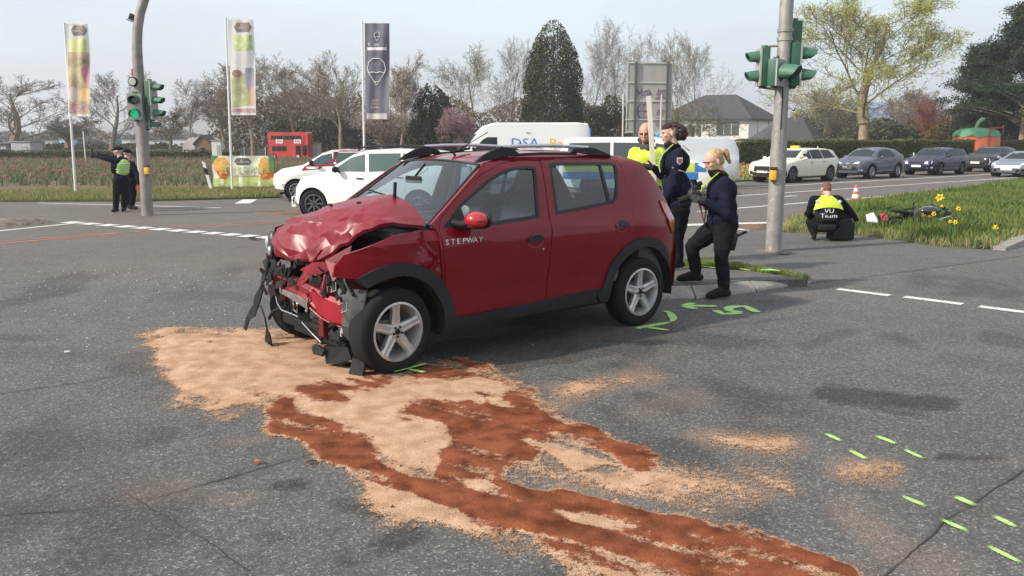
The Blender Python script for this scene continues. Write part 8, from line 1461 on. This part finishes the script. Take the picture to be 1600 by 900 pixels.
blob('lower_jacket', lambda b: (ell(b, p['hip'].lerp(p['chest'], .30), (.205, .165, .20), p['Mt'], 3), ell(b, p['hip'] + p['up'] * .02, (.21, .165, .14), p['Mt'], 3)), mat('jacket_charcoal', (.030, .030, .036), .9), p['o'], .012, 2, .006); blob('reflective_band', lambda b: ell(b, p['hip'].lerp(p['chest'], .60), (.222, .180, .030), p['Mt'], 3), REFL, p['o'], .010, 1); blob('reflective_band', lambda b: ell(b, p['hip'].lerp(p['chest'], .04), (.225, .180, .026), p['Mt'], 3), REFL, p['o'], .010, 1)
blob('jacket_collar', lambda b: (cap_(b, p['chest'] + p['up'] * .05 + Vector((-.07, -.05, 0)), P(-.07, -.03, -.10), .045, .04), cap_(b, p['chest'] + p['up'] * .05 + Vector((.08, -.02, 0)), P(.08, -.03, -.09), .045, .04), cap_(b, p['chest'] + Vector((.0, -.12, -.12)), p['chest'] + p['up'] * .06 + Vector((0, -.08, 0)), .022, .05)), mat('collar_dark', (.05, .045, .045), .9), p['o'], .010, 2)
hairlump(lambda b: (ell(b, P(0, -.075, .0), (.080, .045, .07), p['M'], 3),), DKH, p['o'], amp=.004); hairlump(lambda b: (ell(b, P(0, .055, -.075), (.045, .045, .042), p['M'], 3),), mat('beard_reddish', (.26, .13, .08), .8), p['o'], 'beard', 2, .004); b = NB(); [box(b, P(x * .032, .098, .012), (.04, .02, .024), bev=.006) for x in (-1, 1)]; obj('sunglasses', b, M_BLK, p['o'])
ST0, ST1 = z_(1013.5, 150, -.36), z_(1023, 302, -.36); d_ = (ST1 - ST0); k_ = (0.06 - ST0.z) / d_.z; b = NB(); u_ = Vector((1, 0, 0)); bt_ = ST0 + d_ * k_
for w_ in (1,): vs = [ST0 + Vector((sx2 * .030, sy2 * .014, 0)) for sx2, sy2 in ((-1, -1), (1, -1), (1, 1), (-1, 1))]; ve = [bt_ + Vector((sx2 * .030, sy2 * .014, 0)) for sx2, sy2 in ((-1, -1), (1, -1), (1, 1), (-1, 1))]; a_ = [b.verts.new(v) for v in vs]; c_ = [b.verts.new(v) for v in ve]; b.faces.new(a_[::-1]); b.faces.new(c_); [b.faces.new((a_[i], a_[(i + 1) % 4], c_[(i + 1) % 4], c_[i])) for i in range(4)]
tag(obj('measuring_staff', b, mat('staff_white', (.74, .68, .60), .5)), 'tall white measuring staff held upright by the man in the yellow jacket', 'staff')
# --- 4: crouching officer seen from behind
Y0 = 14.5; z_ = lambda px, py, dy=0.: A_(px, py, Y0 + dy); org = Vector((z_(1290, 378).x, Y0, .012))
J = dict(head=z_(1291, 296, .10), shL=z_(1271, 312, .0), shR=z_(1310, 311, .0), elL=z_(1263, 334, .12), elR=z_(1328, 330, .10), wrL=z_(1275, 343, .42), wrR=z_(1338, 343, .34), hiL=z_(1279, 351, -.05), hiR=z_(1300, 351, -.05), knL=z_(1266, 346, .42), knR=z_(1325, 347, .38), anL=z_(1272, 368, .10), anR=z_(1300, 370, .0), toL=z_(1272, 376, .26), toR=z_(1304, 379, .17))
J['anL'].z = J['anR'].z = .12; J['toL'].z = J['toR'].z = .05
p = person('officer crouching with his back to us on the footpath beside the grass', org, J, headf=Vector((.12, 1, -.75)), hands=dict(L=(Vector((.2, 1, -.5)), Vector((1, 0, 0)), .4), R=(Vector((.2, 1, -.5)), Vector((-1, 0, 0)), .4)), jacket=mat('jacket_black', (.010, .011, .014), .9, spec=.08, bump=.2, bscale=50), thick=1.14, hs=1.05); P = p['P']
hairlump(lambda b: (ell(b, P(0, -.022, .035), (.081, .098, .088), p['M'], 3), ell(b, P(0, -.06, -.02), (.07, .05, .06), p['M'], 3)), mat('cropped_hair', (.16, .075, .065), .9), p['o'], amp=.002)
blob('vest', lambda b: (ell(b, p['chest'] - p['up'] * .14 - p['fw'] * .03, (.20, .150, .19), p['Mt'], 3), ell(b, p['hip'].lerp(p['chest'], .42) - p['fw'] * .02, (.19, .150, .16), p['Mt'], 3)), mat('vest_slate', (.022, .024, .033), .9, spec=.08, bump=.4, bscale=45), p['o'], .011, 2, .003)
b = NB(); c = p['chest']; V = []
for j, (yy, zz) in enumerate(((-.200, -.125), (-.192, -.06), (-.155, -.005), (-.10, .050), (-.03, .085))): V.append([b.verts.new(c + Vector((x * (.262 - .026 * j), yy + .05 * abs(x) ** 2.5, zz - .050 * abs(x) ** 2.2))) for x in [(-1 + k / 5) for k in range(11)]])
for a, d in zip(V, V[1:]): [b.faces.new((a[i], a[i + 1], d[i + 1], d[i])) for i in range(10)]
obj('shoulder_yoke', b, HIV, p['o'], True)
for x in (-1, 1): b = NB(); box(b, c + Vector((x * .185, -.13, -.06)), (.045, .04, .11), Matrix.Rotation(x * .35, 3, 'Y'), bev=.01); obj('reflective_tab', b, REFL, p['o'], True)
for i, s_ in enumerate(('VU', 'Team')): b = text_bm(s_, .105, 1.25, .003); place(b, basis(c + Vector((-.0, -.192 - .0 * i, -.188 - .085 * i)), (1, 0, 0), (0, 0, 1))); obj('lettering', b, mat('lettering_white', (.75, .75, .75), .6), p['o'])
b = NB(); box(b, c + Vector((0, -.185, -.33)), (.22, .05, .06), bev=.015); box(b, c + Vector((-.02, -.19, -.47)), (.30, .05, .10), bev=.02); obj('belt_pouches', b, M_BLK, p['o'], True)
# --- 5 and 6: the two officers at left
Y0 = 20.6; z_ = lambda px, py, dy=0.: A_(px, py, Y0 + dy); org = Vector((z_(186, 331).x, Y0, 0))
J = dict(head=z_(184, 236), shL=z_(181, 252, -.16), shR=z_(195, 250, .12), elL=z_(166, 248, -.2), elR=z_(168, 246, .1), wrL=z_(151, 244, -.15), wrR=z_(154, 242, .05), hiL=z_(184, 284, -.1), hiR=z_(194, 284, .1), knL=z_(182, 306, -.1), knR=z_(194, 306, .1), anL=z_(181, 326, -.1), anR=z_(194, 327, .1), toL=z_(177, 330, -.18), toR=z_(192, 331, -.05))
J['anL'].z = J['anR'].z = .10; J['toL'].z = J['toR'].z = .045
p = person('officer in green reflective vest pointing left with outstretched arms beside the signal mast', org, J, headf=Vector((-1, -.15, 0)), hands=dict(L=(Vector((-1, 0, .1)), Vector((0, 0, 1)), .4), R=(Vector((-1, 0, .3)), Vector((0, 0, 1)), .6)), glove=GLOVE, thick=1.1, hs=1.0, voxel=.016, trous=mat('trousers_charcoal', (0, 0, 0))); P = p['P']
blob('cap', lambda b: (ell(b, P(0, -.015, .055), (.092, .108, .065), p['M'], 3), ell(b, P(0, .10, .035), (.07, .06, .014), p['M'], 3)), NAVY, p['o'], .009, 1); blob('reflective_vest', lambda b: (ell(b, p['chest'] - p['up'] * .12 + Vector((.03, 0, 0)), (.205, .165, .17), p['Mt'], 3), ell(b, p['hip'].lerp(p['chest'], .5) + Vector((.03, 0, 0)), (.185, .16, .12), p['Mt'], 3)), HIVG, p['o'], .014, 2, .003)
for z0 in (.62, .88): blob('reflective_band', lambda b: ell(b, p['hip'].lerp(p['chest'], z0) + Vector((.03, 0, 0)), (.205, .178, .020), p['Mt'], 3), REFL, p['o'], .010, 1)
blob('vest_front', lambda b: (ell(b, p['chest'] - p['up'] * .18 + Vector((-.10, -.05, 0)), (.10, .15, .18), None, 3),), VEST, p['o'], .014, 1); b = NB(); c = p['T']['wrL'] + Vector((-.10, 0, .03)); box(b, c, (.10, .06, .10), bev=.02); cone(b, c + Vector((0, 0, .04)), c + Vector((.0, 0, .16)), .02, n=8); obj('hand_device', b, M_BLK, p['o'], True)
Y0 = 21.4; z_ = lambda px, py, dy=0.: A_(px, py, Y0 + dy); org = Vector((z_(203, 326).x, Y0, 0))
J = dict(head=z_(199, 240), shL=z_(195, 256, .12), shR=z_(207, 256, -.12), elL=z_(195, 270, .2), elR=z_(214, 272, -.15), wrL=z_(193, 282, .1), wrR=z_(217, 286, -.18), hiL=z_(200, 286, .1), hiR=z_(206, 286, -.1), knL=z_(201, 306, .1), knR=z_(208, 306, -.1), anL=z_(202, 323, .1), anR=z_(206, 323, -.1), toL=z_(206, 327, .0), toR=z_(213, 327, -.15))
J['anL'].z = J['anR'].z = .10; J['toL'].z = J['toR'].z = .045
p = person('dark-clad officer half hidden behind the pointing officer, carrying something red', org, J, headf=Vector((.3, 1, -.1)), hands=dict(R=(Vector((.1, 0, -1)), Vector((1, 0, 0)), .5)), glove=GLOVE, thick=1.1, voxel=.016); P = p['P']
blob('cap', lambda b: ell(b, P(0, -.01, .05), (.093, .11, .07), p['M'], 3), NAVY, p['o'], .009, 1); b = NB(); c = p['T']['wrR'] + Vector((.0, -.04, -.12)); lathe(b, [(.001, -.01), (.07, -.01), (.07, .01), (.001, .01)], 16, 'y', c); obj('red_disc', b, mat('disc_red', (.45, .06, .05), .5), p['o'], True)
# ================================================================= THIN SPRING HAZE
hm = bpy.data.materials.new('haze_air'); hm.use_nodes = True; n_, l_ = hm.node_tree.nodes, hm.node_tree.links; n_.clear(); ho = n_.new('ShaderNodeOutputMaterial'); pv = n_.new('ShaderNodeVolumePrincipled')
pv.inputs['Color'].default_value = (.93, .95, 1, 1); pv.inputs['Density'].default_value = .0008; pv.inputs['Anisotropy'].default_value = .2; l_.new(pv.outputs[0], ho.inputs['Volume'])
b = NB(); box(b, (0, 900, 44.5), (5800, 2700, 93)); tag(obj('haze', b, hm), kind='stuff')
